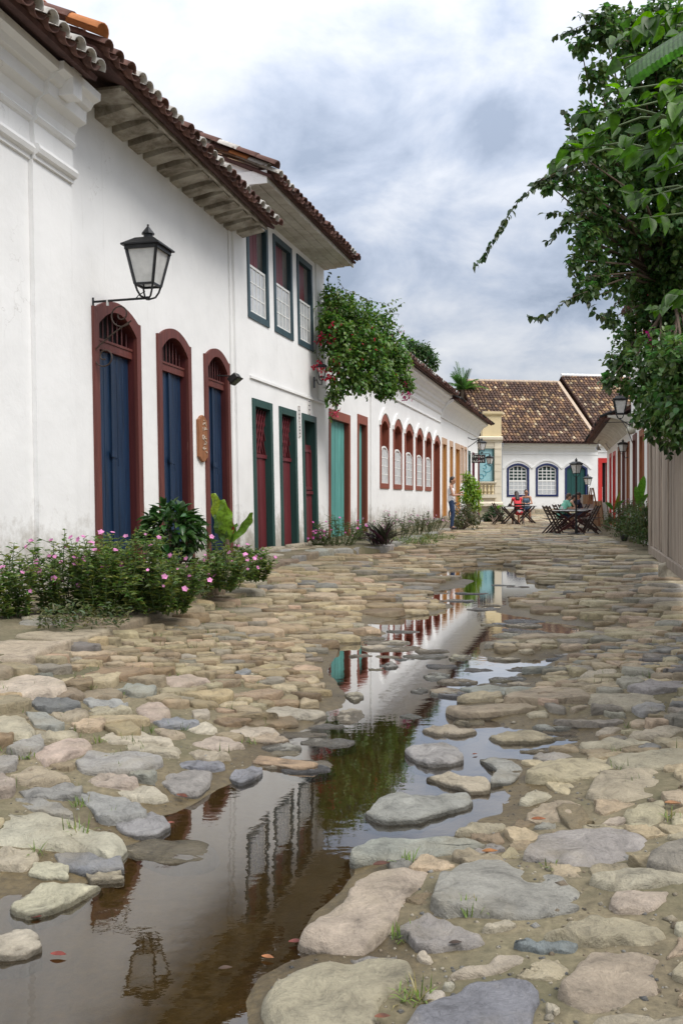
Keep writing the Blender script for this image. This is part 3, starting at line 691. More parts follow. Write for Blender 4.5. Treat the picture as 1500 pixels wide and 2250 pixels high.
def build_stones():
    rg = random.Random(11); hand_polys = []; block = []
    for cname, hgt, px in HAND:
        zz = WZ + .03; mx, my = sum(a for a, b in px) / len(px), sum(b for a, b in px) / len(px)
        for _ in range(6):
            g = G(mx, my, zz); zz = .5 * zz + .5 * (float(mud_z([g.x], [g.y])[0]) + hgt * .3)
        if hgt <= .03: zz = WZ
        p = ccw(np.array([tuple(G(x, y, zz)[:2]) for x, y in px]))
        # one more point per long edge, a little wander, then round the corners
        q = []
        for k in range(len(p)):
            a, b = p[k], p[(k + 1) % len(p)]; q.append(a); e = b - a; l = np.hypot(*e)
            if l > .06: q.append((a + b) / 2 + np.array([e[1], -e[0]]) / l * rg.uniform(-.008, .012))
        p = rag(chaikin(np.array(q), 2), .010); hand_polys.append(p)
        c = p.mean(0)
        zb = float(mud_z([c[0]], [c[1]])[0]) - .03
        ar = abs((p[:, 0] * np.roll(p[:, 1], -1) - p[:, 1] * np.roll(p[:, 0], -1)).sum()) / 2
        top = max(zb + .03 + .008 + hgt * .20, WZ + .012 + hgt * .36) if hgt > .03 else WZ + hgt
        soft = cname in ('tan', 'beige', 'cream', 'pink') and hgt > .03
        stone_object(p, top, min(zb, top - .045), jcol(SC[cname], rg, .08), rg, 5, None, .011 if ar > .02 else .005, .32, (rg.uniform(-.02, .02), rg.uniform(-.02, .02)), soft)
        s = max(1, len(p) // 16)
        block += [tuple(c + (v - c) * .80) for v in p[::s]] + [tuple(c + (v - c) * .4) for v in p[::s * 2]]
    block = np.array(block)
    # automatic stones: dart throwing over the street
    pts = []; rad = []; cell = {}; gs = .62; AN = 1.42      # slabs lie wider across the street than along it
    def try_add(x, y, r):
        i, j = int(math.floor(x / gs)), int(math.floor(y / gs))
        for a in range(i - 1, i + 2):
            for b in range(j - 1, j + 2):
                for k in cell.get((a, b), ()):
                    d = math.hypot((pts[k][0] - x) / AN, pts[k][1] - y)
                    if d < .5 * (r + rad[k]): return
        cell.setdefault((i, j), []).append(len(pts)); pts.append((x, y)); rad.append(r)
    for b in block: cell.setdefault((int(math.floor(b[0] / gs)), int(math.floor(b[1] / gs))), []).append(len(pts)); pts.append(tuple(b)); rad.append(.045)
    nb = len(pts)
    for band, (y0, y1, n, ra, rb) in enumerate([(1.7, 6, 3000, .16, .30), (1.7, 8, 9000, .06, .12), (6, 13, 9500, .15, .33), (6, 13, 8000, .10, .16), (13, 26, 12000, .20, .36), (26, 50, 13000, .28, .44)]):
        for _ in range(n):
            y = rg.uniform(y0, y1); xl, xr = float(kerb_x(y)) + .06, (1.233 + .2725 * y - .12) if y < 17 else (2.2 + .2365 * y - .9)
            xr = min(xr, .42 * y + .9); xl = max(xl, -.42 * y - .5)
            if xr <= xl: continue
            try_add(rg.uniform(xl, xr), y, rg.uniform(ra, rb))
    A = np.array(pts); sd = seg_dist(A, PUDW)
    hp = np.zeros(len(A), bool)
    for p in hand_polys:
        bb0, bb1 = p.min(0), p.max(0); cand = np.where((A[:, 0] > bb0[0]) & (A[:, 0] < bb1[0]) & (A[:, 1] > bb0[1]) & (A[:, 1] < bb1[1]))[0]
        if len(cand): hp[cand[in_poly(A[cand], p)]] = True
    gridk = {}
    for k, (x, y) in enumerate(pts): gridk.setdefault((int(math.floor(x / .6)), int(math.floor(y / .6))), []).append(k)
    autos = []
    for k in range(nb, len(pts)):
        x, y = pts[k]
        if hp[k]: continue
        if sd[k] < (.10 if y < 6 else .13): continue
        i, j = int(math.floor(x / .6)), int(math.floor(y / .6)); nbk = [q for a in range(i - 2, i + 3) for b in range(j - 2, j + 3) for q in gridk.get((a, b), ()) if q != k]
        P0 = A[k] * (1 / AN, 1); D = A[nbk] * (1 / AN, 1) - P0; dd = (D * D).sum(1); order = np.argsort(dd)[:16]
        poly = [P0 + .34 * np.array([math.cos(t), math.sin(t)]) for t in np.linspace(0, 2 * math.pi, 11)[:-1]]
        for o in order:
            nrm = D[o]; mid = P0 + nrm * (rad[k] / (rad[k] + rad[nbk[o]])); out = []
            for q in range(len(poly)):
                a, b = poly[q], poly[(q + 1) % len(poly)]; da, db = (a - mid) @ nrm, (b - mid) @ nrm
                if da <= 0: out.append(a)
                if da * db < 0: out.append(a + (b - a) * (da / (da - db)))
            poly = out
            if len(poly) < 3: break
        if len(poly) < 3: continue
        poly = np.array(poly) * (AN, 1); c = poly.mean(0)
        loose = (.95 if x < .25 * y - 1.1 else .82) if y < 5.4 else (.975 if x < .3 * y - 1.2 else .945)
        s = rg.uniform(loose - .06, loose + .02); poly = c + (poly - c) * s
        poly += np.random.uniform(-.012, .012, poly.shape)
        poly = rag(chaikin(poly, 2), .011) if y < 9 else chaikin(poly, 1)
        ar = abs((poly[:, 0] * np.roll(poly[:, 1], -1) - poly[:, 1] * np.roll(poly[:, 0], -1)).sum()) / 2
        if ar < .0016: continue
        autos.append((ar * FPX ** 2 * H / y ** 3, k, poly, ar))
    autos.sort(key=lambda t: -t[0])
    nind = 300 - len(HAND); rest = MB()
    cen = np.array([a[2].mean(0) for a in autos]); zc = mud_z(cen[:, 0], cen[:, 1])
    tone = vnoise(cen[:, 0], cen[:, 1], .55, 9)
    for n, (pa, k, poly, ar) in enumerate(autos):
        x, y = cen[n]; z = float(zc[n])
        w = rg.random() + tone[n] * .5
        lean = sstep(1.5, -1.5, x - .25 * y)     # more tan stones to the left, more grey to the right
        pick = 'tan' if w < .22 else 'beige' if w < .50 else 'cream' if w < .60 else 'grey' if w < .80 else 'pink' if w < .86 else 'brown' if w < .93 else 'blue'
        if y > 5 and rg.random() < .35 * lean: pick = rg.choice(['tan', 'beige', 'brown', 'pink'])
        top = z + (rg.uniform(.014, .042) if y > 5 or x < -.3 else rg.uniform(.006, .022)) * (.8 if ar < .01 else 1)
        if sd[k] < .12 and z < WZ + .02: top = min(top, WZ + rg.uniform(.014, .035))
        lf = (.92, .84, .70) if x < .25 * y - .9 else (1.0, .94, .83); c = jcol(tuple(v * q for v, q in zip(SC[pick], lf)), rg, .24); tl = (rg.uniform(-.05, .05), rg.uniform(-.06, .06))
        if n < nind: stone_object(poly, top, z - .03, c, rg, 5 if y < 7.5 else 4, None, .009, .3, tl, False)
        else:
            V, F = stone_geo(poly, top, z - .03, rg, 3, .3, .006, tl); rest.cur = c; rest.add(V, F)
    # thin broken stones that just pierce the film of water on the shallow right and upper banks
    for (xa, xb, ya, yb, n) in ((970, 1260, 1440, 1530, 30), (1000, 1270, 1575, 1660, 12), (740, 960, 1385, 1480, 14), (930, 1240, 1285, 1340, 18), (560, 720, 1590, 1700, 12), (240, 420, 1790, 1900, 6), (1080, 1330, 1355, 1400, 16)):
        for _ in range(n):
            g = G(rg.uniform(xa, xb), rg.uniform(ya, yb), WZ); s_ = float(seg_dist(np.array([[g.x, g.y]]), PUDW)[0])
            if s_ > .02 or any(seg_dist(np.array([[g.x, g.y]]), hp_)[0] < .06 for hp_ in hand_polys if abs(hp_[0][1] - g.y) < 1.2): continue
            r = rg.uniform(.05, .15) * (1 if g.y < 8 else 1.5); ph = rg.random()
            p = np.array([(g.x + 1.5 * r * math.cos(t + ph) * rg.uniform(.65, 1.1), g.y + .8 * r * math.sin(t + ph) * rg.uniform(.65, 1.1)) for t in np.linspace(0, 2 * math.pi, 8)[:-1]])
            V, F = stone_geo(rag(chaikin(p, 2), .008), WZ + rg.uniform(.003, .016), WZ - .05, rg, 4, .05, .007, (rg.uniform(-.03, .03), rg.uniform(-.03, .03))); rest.cur = jcol(SC[rg.choice(['grey', 'beige', 'tan', 'blue'])], rg, .2); rest.add(V, F)
    o = rest.build('small_cobbles', M['stone'], ground, smooth=True, fix=False, kind='stuff')
    print('stones', len(HAND), len(autos), len(rest.f))
build_stones()
def pav_z(y): return .055 + .08 * float(sstep(8, 12, y)) + float(sstep(26, 56, y)) * .24
def build_pavement():
    # raised earth strip between kerb and house fronts
    ys = np.concatenate([np.arange(4.0, 20.0, .16), np.arange(20.0, 54.0, .4)])
    nx = 16; V = []; F = []
    for y in ys:
        xr = float(kerb_x(y)) - .05; xl = -5.6 + .2314 * y if y < 15.2 else (-6.2 + .2776 * y if y < 20.5 else -6.5 + .2828 * y)
        xl -= .15; tt = np.linspace(0, 1, nx); xs = xl + (xr - xl) * tt
        z = pav_z(y) - .24 * sstep(26, 56, y) + vnoise(xs, xs * 0 + y, 1.7, 4) * .05 + vnoise(xs, xs * 0 + y, 6, 5) * .022 + sstep(26, 56, y) * .24
        z = z - .09 * sstep(.90, 1.0, tt)
        V += [(a, y, c) for a, c in zip(xs, z)]; V.append((xr + .02, y, -.2))
    m_ = nx + 1
    for j in range(len(ys) - 1):
        for i in range(m_ - 1): F.append((j * m_ + i, j * m_ + i + 1, (j + 1) * m_ + i + 1, (j + 1) * m_ + i))
    mb = MB(); mb.add(V, F); pv = mb.build('pavement', M['mud'], None, smooth=True, fix=False)
    setp(pv, 'raised earth footway with rough kerb stones along the houses', 'pavement', kind='structure')
    rg = random.Random(3); y = 4.5
    while y < 47:
        ln = rg.uniform(.42, .85) if y < 20 else rg.uniform(.5, 1.1); y2 = y + ln
        x1, x2 = float(kerb_x(y)), float(kerb_x(y2)); wd = rg.uniform(.22, .40)
        if y < 9: wd *= 1.9
        p = np.array([(x1 + .04, y + .02), (x1 + .06, (y + y2) / 2 - .08), (x2 + .05, y2 - .02), (x2 - wd, y2 - .03), ((x1 + x2) / 2 - wd * 1.08, (y + y2) / 2), (x1 - wd, y + .03)])
        p[:, 0] += np.random.uniform(-.03, .03, 6); p = chaikin(ccw(p), 2)
        zf = float(sstep(26, 56, y)) * .24
        stone_object(p, pav_z(y) - .01 + rg.uniform(-.02, .02), -.12, jcol(SC[rg.choice(['tan', 'brown', 'brown', 'grey'] if y > 9 else ['brown', 'tan'])], rg, .15), rg, 5 if y < 20 else 4, pv, .014, .35, (rg.uniform(-.04, .04), rg.uniform(-.04, .04)))
        y = y2 + rg.uniform(.0, .08)
    # loose flags on the footway in front of the doors
    for k in range(46):
        y = rg.uniform(4.6, 19); xr = float(kerb_x(y)) - .5; xl = (-5.43 + .2314 * y if y < 15.2 else -6.06 + .2776 * y) + .12
        if xr < xl: xr = xl + .1
        x = rg.uniform(xl, xr); r = rg.uniform(.14, .30)
        p = np.array([(x + r * math.cos(t) * rg.uniform(.7, 1.15), y + r * math.sin(t) * rg.uniform(.7, 1.15)) for t in np.linspace(0, 2 * math.pi, 8)[:-1]])
        stone_object(chaikin(p, 1), pav_z(y) + .015, pav_z(y) - .06, jcol(SC[rg.choice(['tan', 'beige', 'brown', 'grey'])], rg, .15), rg, 4, pv, .008, .2)
    return pv
pavement = build_pavement()
# ================================================================ left row of houses
FA = Fac(-5.432, .2314, 1, .020); FB = Fac(-6.06, .2776, 1, .022); FD = Fac(-6.33, .2828, 1, 0.0)
def eave_roof(parent, fc, u0, u1, v_eave, z_eave, pitch, slope_deg, length, rows_ind, mats, verge=None, back=True, step=.36):
    """clay roof over a facade: eave cover tiles one by one, the rest joined; channel tiles between them"""
    S = (-fc.nv * math.cos(R(slope_deg)) + Vector((0, 0, math.sin(R(slope_deg))))).normalized(); U = fc.d.copy(); Nn = U.cross(S); 
    if Nn.z < 0: Nn = -Nn
    O = fc.o + fc.d * u0 + fc.nv * v_eave + Vector((0, 0, z_eave)); w = u1 - u0; n = max(1, int(round(w / pitch))); pt_ = w / n
    rg = random.Random(int(u0 * 100)); sc = pt_ / .235
    # bedding slab below the tiles
    mb = MB(); a = O + S * .10 - Nn * .02; b = a + S * (length - .1)
    mb.prism([a, a + U * w, b + U * w, b], -Nn * .05)
    if back:
        Bk = (-fc.nv * math.cos(R(slope_deg)) - Vector((0, 0, math.sin(R(slope_deg))))).normalized()
        mb.prism([b, b + U * w, b + U * w + Bk * length, b + Bk * length], Vector((0, 0, -.05)))
    roof = mb.build('roof', M['tile_under'], parent)
    for i in range(n):
        c = O + U * (pt_ * (i + .5))
        for rr in range(rows_ind):
            m_ = mats[rg.randrange(len(mats))] if isinstance(mats, list) else mats
            tw = rg.uniform(-.03, .03)
            tile_obj(roof, c + S * (step * rr + rg.uniform(-.03, .03)) + Nn * (.045 + .0 * rr), U + S * tw, S - U * tw + Nn * rg.uniform(-.03, .01), Nn, m_, sc=sc)
        # channel tile, hollow side up
        c2 = O + U * (pt_ * i)
        if i: tile_obj(roof, c2 + S * (.02 + rg.uniform(-.02, .02)) + Nn * .055, U, S, Nn, M['tile_dark'], flip=True, sc=sc * .93)
    nr = max(1, int(length / step))
    def cf(i, j, g):
        k = g.uniform(.6, 1.25); return (k, k * g.uniform(.92, 1.0), k * g.uniform(.85, 1))
    tile_field(roof, O + Nn * .02, U, S, n, nr, pt_, step, cf, M['tile_old'], 'roof_tiles', rows_ind, .105 * sc)
    return roof, O, U, S, Nn
def door_parts(house, fc, pxl, pxr, z0, zs, zt, jw, head, fmat, depth=.14, flat=0.0, arch=True, proud=.025, zi=None, n=12, reveal=None):
    """frame of a door or window from its outer pixel columns; returns frame object, hole outline, inner (u0,u1,zs,zt)"""
    u0, u1 = fc.u(pxl), fc.u(pxr)
    if arch:
        outer = path_arch(u0, u1, z0, zs, zt, n, flat); isp, ito = zi
        inner = path_arch(u0 + jw, u1 - jw, z0, isp, ito, n, 0)
        if flat: inner = [inner[0], inner[1]] + inner[1:-1] + [inner[-2], inner[-1]]
    else:
        outer = path_rect(u0, u1, z0, zt); isp = ito = zt - head; inner = path_rect(u0 + jw, u1 - jw, z0, zt - head)
    mb = MB(); ring(mb, fc, outer, inner, proud, -.012)
    fr = mb.build('frame', fmat, house, bevel=0)
    mb = MB(); ring(mb, fc, [(a + (.012 if a < (u0 + u1) / 2 else -.012) * -1, b) for a, b in inner], inner, -.014, -depth - .10)
    # reveal lining behind the frame
    n_ = len(inner); mb = MB()
    for k in range(n_ - 1):
        a, b = inner[k], inner[k + 1]
        mb.add([fc.pt(a[0], -.010, a[1]), fc.pt(b[0], -.010, b[1]), fc.pt(b[0], -depth - .12, b[1]), fc.pt(a[0], -depth - .12, a[1])], [(0, 1, 2, 3)])
    mb.build('reveal', reveal or fmat, fr, fix=False)
    hole = [(a + (.006 if a < (u0 + u1) / 2 - .01 else (-.006 if a > (u0 + u1) / 2 + .01 else 0)), b - (.006 if b > z0 + .1 else 0)) for a, b in outer]
    return fr, hole, (u0 + jw, u1 - jw, isp, ito)
def planks(parent, fc, u0, u1, z0, z1, v, n, mat, gap=.006, name='plank', th=.035, jit=.006):
    w = (u1 - u0) / n
    for k in range(n):
        mb = MB(); fbox(mb, fc, u0 + w * k + gap / 2, u0 + w * (k + 1) - gap / 2, v - th, v + random.uniform(-jit, jit), z0, z1)
        mb.build(name, mat, parent, bevel=.004)
def sash(parent, fc, u0, u1, z0, z1, v, nu, nz, mat, gmat, fw=.045, bw=.022, arch=0.0, name='sash'):
    mb = MB()
    if arch:
        outer = path_arch(u0, u1, z0, z1 - arch, z1, 8); inner = path_arch(u0 + fw, u1 - fw, z0 + fw, z1 - arch - fw * .3, z1 - fw, 8)
        ring(mb, fc, outer, inner, v, v - .035, True)
    else: ring(mb, fc, path_rect(u0, u1, z0, z1), path_rect(u0 + fw, u1 - fw, z0 + fw, z1 - fw), v, v - .035, True)
    o = mb.build(name, mat, parent)
    iu0, iu1, iz0, iz1 = u0 + fw, u1 - fw, z0 + fw, z1 - fw
    mb = MB(); ztop = iz1 - (arch * .35 if arch else 0)
    for k in range(1, nu):
        uu = iu0 + (iu1 - iu0) * k / nu; t = (uu - iu0) / (iu1 - iu0)
        zt = iz1 - arch + arch * (1 - (2 * t - 1) ** 2) if arch else iz1
        fbox(mb, fc, uu - bw / 2, uu + bw / 2, v - .028, v - .006, iz0, zt)
    for k in range(1, nz):
        zz = iz0 + (ztop - iz0) * k / nz; fbox(mb, fc, iu0, iu1, v - .030, v - .008, zz - bw / 2, zz + bw / 2)
    mb.build('muntins', mat, o)
    du, dz = (iu1 - iu0) / nu, (ztop - iz0) / nz
    for a in range(nu):
        for b in range(nz):
            mb = MB(); fbox(mb, fc, iu0 + du * a + bw * .4, iu0 + du * (a + 1) - bw * .4, v - .022, v - .017, iz0 + dz * b + bw * .4, iz0 + dz * (b + 1) - bw * .4)
            mb.build('pane', gmat, o, fix=False)
    return o
# ---------------------------------------------------------------- A0: corniced house at the left edge
def house_cornice():
    u0, u1 = FA.u(-420), FA.u(152); up = FA.u(66); f = FA
    h = thing('white_house', 'white house with moulded cornice cut by the left edge of the photo', 'house', f.pt(u1, 0, 0))
    wall(h, f, u0, f.u(176), .05, 5.66)
    mb = MB(); fbox(mb, f, up, u1, .002, .055, .05, 4.72); mb.build('pilaster', M['plaster'], h)
    prof = [(-.05, 4.66), (.03, 4.67), (.03, 4.71), (.075, 4.73), (.095, 4.775), (.075, 4.82), (.03, 4.84), (.02, 5.06), (.05, 5.075), (.075, 5.11), (.05, 5.145), (.06, 5.22), (.10, 5.30), (.20, 5.34),
            (.205, 5.47), (.26, 5.49), (.30, 5.55), (.38, 5.58), (.385, 5.66), (-.05, 5.66)]
    moulding(h, f, u0, up + .02, prof, name='cornice'); moulding(h, f, up, u1, [(a + (.055 if a > 0 else 0), b + .003) for a, b in prof], name='cornice')
    eave_roof(h, f, u0, f.u(222, .6), .66, 5.64, .25, 24, 3.4, 2, [M['tile_white']], back=True)
    return h
house_cornice()
# ---------------------------------------------------------------- A: house with three blue doors
def house_blue():
    f = FA; u0, u1 = f.u(176), f.u(516)
    h = thing('blue_door_house', 'white house with three tall blue doors in red brown arched frames', 'house', f.pt((u0 + u1) / 2, 0, 0))
    holes = []
    for (l, r_) in ((200, 304), (342, 415.5), (446, 501)):
        fr, hole, (a, b, zs, zt) = door_parts(h, f, l, r_, .14, 3.40, 3.56, .125, .15, M['brown_frame'], .12, .07, True, .035, (3.21, 3.43), reveal=M['maroon_dark'])
        holes.append(hole); z_tr = 2.93
        mb = MB(); fbox(mb, f, a, b, -.13, -.04, z_tr, z_tr + .10); fbox(mb, f, a, b, -.13, -.028, z_tr + .10, z_tr + .13); tb = mb.build('transom_rail', M['brown_frame'], h)
        # two leaves, each of planks
        mid = (a + b) / 2
        for (p, q) in ((a, mid - .004), (mid + .004, b)):
            mb = MB(); fbox(mb, f, p + .004, q - .004, -.15, -.115, .15, z_tr); lf = mb.build('door_leaf', M['blue'], h)
            planks(lf, f, p + .006, q - .006, .15, z_tr, -.095, 3, M['blue'], .008, th=.018, jit=.003)
        mb = MB(); fbox(mb, f, mid - .03, mid + .03, -.105, -.068, .15, z_tr); mb.build('meeting_strip', M['blue'], h)
        mb = MB(); fbox(mb, f, mid - .07, mid + .05, -.072, -.05, 1.62, 1.70); mb.tube([f.pt(mid + .05, -.06, 1.6), f.pt(mid + .05, -.02, 1.6), f.pt(mid + .05, -.02, 1.5)], .009, 6); mb.build('latch', M['blue'], h)
        # fanlight: near black sheet painted as the shade inside, with turned bars
        mb = MB(); fprism(mb, f, path_arch(a, b, z_tr + .10, zs, zt, 12), -.20, -.22); mb.build('fanlight_shade', M['interior'], h, fix=False)
        nb = 8
        for k in range(nb):
            uu = a + (b - a) * (k + .5) / nb; t = (k + .5) / nb; zt2 = zs + (zt - zs) * (1 - (2 * t - 1) ** 2)
            mb = MB(); mb.tube([f.pt(uu, -.09, z_tr + .12), f.pt(uu, -.09, z_tr + .25), f.pt(uu, -.09, zt2)], [.010, .014, .010], 6); mb.build('bar', M['maroon_dark'], h)
    wall(h, f, u0, u1, .05, 5.86, holes, .34)
    # corner strip against the next house
    mb = MB(); fbox(mb, f, f.u(505), u1, .002, .03, .05, 5.84); mb.build('corner_strip', M['plaster'], h)
    # eaves: boards on corbels
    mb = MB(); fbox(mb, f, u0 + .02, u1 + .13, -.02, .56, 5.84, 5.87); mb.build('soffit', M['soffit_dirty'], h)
    nc = 12; ua, ub = f.u(228), f.u(522)
    for k in range(nc):
        uu = ua + (ub - ua) * k / (nc - 1); w = .14
        poly = [(0, 5.842), (.50, 5.842), (.505, 5.825), (.46, 5.80), (.32, 5.775), (.18, 5.745), (.03, 5.715), (0, 5.715)]
        mb = MB(); n_ = len(poly)
        V = [f.pt(uu - w, v, z) for v, z in poly] + [f.pt(uu + w, v, z) for v, z in poly]
        mb.add(V, [tuple(range(n_)), tuple(range(2 * n_ - 1, n_ - 1, -1))] + [(i, (i + 1) % n_, n_ + (i + 1) % n_, n_ + i) for i in range(n_)])
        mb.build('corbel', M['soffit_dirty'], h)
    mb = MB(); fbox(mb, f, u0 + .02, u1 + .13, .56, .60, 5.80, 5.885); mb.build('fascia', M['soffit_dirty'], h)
    roof, O, U, S, Nn = eave_roof(h, f, f.u(232, .8), u1 + .16, .78, 5.82, .235, 25, 3.6, 2, [M['tile_dark'], M['tile_dark'], M['tile_white']])
    for k in range(7):   # orange verge tiles on the near end
        tile_obj(roof, O - U * .04 + S * (.05 + .38 * k) + Nn * .12, U, S, Nn, M['tile_orange'] if k != 1 else M['tile_dark'], sc=1.15)
    # near end wall of the roof (gable above the neighbour)
    mb = MB(); e = O + S * .4 - Nn * .06 + U * .06; b = O + S * 3.6 - Nn * .06 + U * .06
    mb.prism([e, b, Vector((b.x, b.y, 5.4)), Vector((e.x, e.y, 5.4))], U * .18); mb.build('gable_wall', M['plaster'], h)
    return h
house_blue()
# ---------------------------------------------------------------- B: two-storey house
def house_two_storey():
    f = FB; u0, u1 = f.u(519), f.u(713)
    h = thing('two_storey_house', 'white two storey house with green framed maroon doors and sash windows', 'house', f.pt((u0 + u1) / 2, 0, 0))
    holes = []
    for n, (l, r_) in enumerate(((551.5, 595), (610.5, 648), (661, 692))):
        fr, hole, (a, b, zs, zt) = door_parts(h, f, l, r_, .13, 2.92, 2.92, .125, .135, M['green_frame'], .16, arch=False, reveal=M['green_frame'])
        holes.append(hole)
        if n < 2:
            # plank door with a lattice over its upper third
            mb = MB(); fbox(mb, f, a, b, -.14, -.12, .14, 2.78); lf = mb.build('door_leaf', M['maroon_dark'], h)
            planks(lf, f, a + .01, b - .01, .14, 1.86, -.095, 4, M['maroon'], .012, th=.02)
            mb = MB(); fbox(mb, f, a, b, -.11, -.07, 1.86, 1.93); mb.build('middle_rail', M['maroon'], lf)
            for s in (1, -1):
                for k in range(-3, 9):
                    w = b - a; z0 = 1.93 + .13 * k * 1.0; za, zb = z0, z0 + 1.05 * w * s * 1.0
                    p0, p1 = (a, z0 if s > 0 else z0 + w), (b, z0 + w if s > 0 else z0)
                    def clip(p, q):
                        (x0, y0), (x1, y1) = p, q; t0, t1 = 0, 1; dy = y1 - y0
                        for lo, hi in ((1.94, 2.76),):
                            ta, tb = (lo - y0) / dy, (hi - y0) / dy
                            t0, t1 = max(t0, min(ta, tb)), min(t1, max(ta, tb))
                        return None if t1 <= t0 + .02 else ((x0 + (x1 - x0) * t0, y0 + dy * t0), (x0 + (x1 - x0) * t1, y0 + dy * t1))
                    # steep diamonds: stretch the diagonal upward
                    p0, p1 = (p0[0], 1.93 + (p0[1] - 1.93) * 2.1), (p1[0], 1.93 + (p1[1] - 1.93) * 2.1)
                    c = clip(p0, p1)
                    if not c: continue
                    mb = MB(); mb.bar(f.pt(c[0][0], -.09 + .012 * s, c[0][1]), f.pt(c[1][0], -.09 + .012 * s, c[1][1]), .028, .02, f.nv); mb.build('lattice_slat', M['maroon'], lf)
        else:
            mb = MB(); fbox(mb, f, a, b, -.13, -.09, .14, 2.28); lf = mb.build('door_leaf', M['maroon'], h)
            for (p, q, za, zb) in ((a + .03, b - .03, 1.30, 2.18),):
                mb = MB(); ring(mb, f, path_rect(p, q, za, zb), path_rect(p + .05, q - .05, za + .06, zb - .06), -.065, -.09, True); mb.build('panel_frame', M['maroon'], lf)
                mb = MB(); fbox(mb, f, (p + q) / 2 - .02, (p + q) / 2 + .02, -.09, -.066, za, zb); mb.build('panel_mullion', M['maroon'], lf)
            mb = MB(); fbox(mb, f, a, b, -.09, -.055, 1.20, 1.27); mb.build('middle_rail', M['maroon'], lf)
            planks(lf, f, a + .04, b - .04, .22, 1.12, -.075, 4, M['maroon'], .016, th=.014)
            planks(h, f, a, b, 2.28, 2.78, -.20, 3, M['maroon'], .01, 'shutter_plank')
        mb = MB(); p_ = chaikin(ccw(np.array([(f.pt(a - .16, .02, 0).x, f.pt(a - .16, .02, 0).y), (f.pt(b + .16, .02, 0).x, f.pt(b + .16, .02, 0).y), (f.pt(b + .14, .28, 0).x, f.pt(b + .14, .28, 0).y), (f.pt(a - .14, .26, 0).x, f.pt(a - .14, .26, 0).y)])), 1)
        V, F = stone_geo(p_, .20, .05, random.Random(n), 4, .1, .006); mb.cur = SC['beige']; mb.add(V, F); mb.build('doorstep', M['stone'], h, smooth=True, fix=False)
    for n, (l, r_) in enumerate(((546.5, 592.5), (605, 645.5), (656.5, 689.5))):
        u_a, u_b = f.u(l), f.u(r_); z0, z1 = 4.36, 6.27
        outer, inner = path_rect(u_a, u_b, z0, z1), path_rect(u_a + .10, u_b - .10, z0 + .12, z1 - .12)
        mb = MB(); ring(mb, f, outer, inner, .025, -.07, True); w = mb.build('window_frame', M['slate_frame'], h)
        holes.append([(u_a + .006, z0 + .006), (u_b - .006, z0 + .006), (u_b - .006, z1 - .006), (u_a + .006, z1 - .006)])
        a, b = u_a + .10, u_b - .10
        sash(w, f, a + .005, b - .005, z0 + .12, 5.36, -.012, 4, 3, M['white_paint'], M['glass_pale'])
        # maroon shutter folded on the far side, dark room behind
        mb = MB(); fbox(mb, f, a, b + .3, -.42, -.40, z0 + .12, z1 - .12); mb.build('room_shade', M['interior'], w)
        planks(w, f, a, a + (b - a) * .68, z0 + .12, z1 - .13, -.055, 3, M['maroon'], .01, 'shutter_plank', .03)
    wall(h, f, u0, u1, .05, 6.44, holes, .38)
    mb = MB(); fbox(mb, f, f.u(548), u1 - .05, .002, .035, 3.27, 3.315); mb.build('string_course', M['plaster'], h)
    mb = MB(); fbox(mb, f, f.u(697.5), u1 + .02, .002, .04, 3.33, 6.40); mb.build('corner_strip', M['plaster'], h)
    # side walls
    for uu, s in ((u0, 1), (u1, -1)):
        mb = MB(); a, b = f.pt(uu, -.39, 0), f.pt(uu, -6, 0)
        mb.prism([Vector((a.x, a.y, .05)), Vector((b.x, b.y, .05)), Vector((b.x, b.y, 6.42)), Vector((a.x, a.y, 6.42))], f.d * .3 * s); mb.build('side_wall', M['plaster'], h)
    # boarded eaves
    for k in range(4):
        v0 = -.02 + .18 * k; mb = MB(); fbox(mb, f, u0 - .25, u1 + .08, v0 + .003, v0 + .177, 6.40 + .018 * k, 6.425 + .018 * k); mb.build('soffit_board', M['soffit_board'], h)
    mb = MB(); fbox(mb, f, u0 - .27, u1 + .10, .70, .735, 6.42, 6.53); mb.build('fascia', M['soffit_board'], h)
    # moulded board closing the near end of the eaves
    mb = MB(); fbox(mb, f, u0 - .275, u0 - .252, -.25, .73, 6.40, 6.62); mb.build('verge_board', M['plaster'], h)
    roof, O, U, S, Nn = eave_roof(h, f, u0 - .30, u1 + .04, .84, 6.50, .235, 25, 3.8, 2, [M['tile_dark'], M['tile_dark'], M['tile_white'], M['tile_dark']])
    for k in range(6):
        tile_obj(roof, O - U * .02 + S * (.04 + .38 * k) + Nn * .13, U, S, Nn, [M['tile_dark'], M['tile_dark'], M['tile_white']][(k * 2 + 1) % 3], sc=1.15)
        tile_obj(roof, O + U * .05 + S * (.20 + .38 * k) + Nn * .06, U, S, Nn, [M['tile_white'], M['tile_orange'], M['tile_dark']][k % 3], sc=1.1)
    mb = MB(); e = O + S * .3 - Nn * .05 + U * .08; b = O + S * 3.7 - Nn * .05 + U * .08
    mb.prism([e, b, Vector((b.x, b.y, 6.2)), Vector((e.x, e.y, 6.45))], U * .1); mb.build('gable_wall', M['plaster'], h)
    return h
house_two_storey()
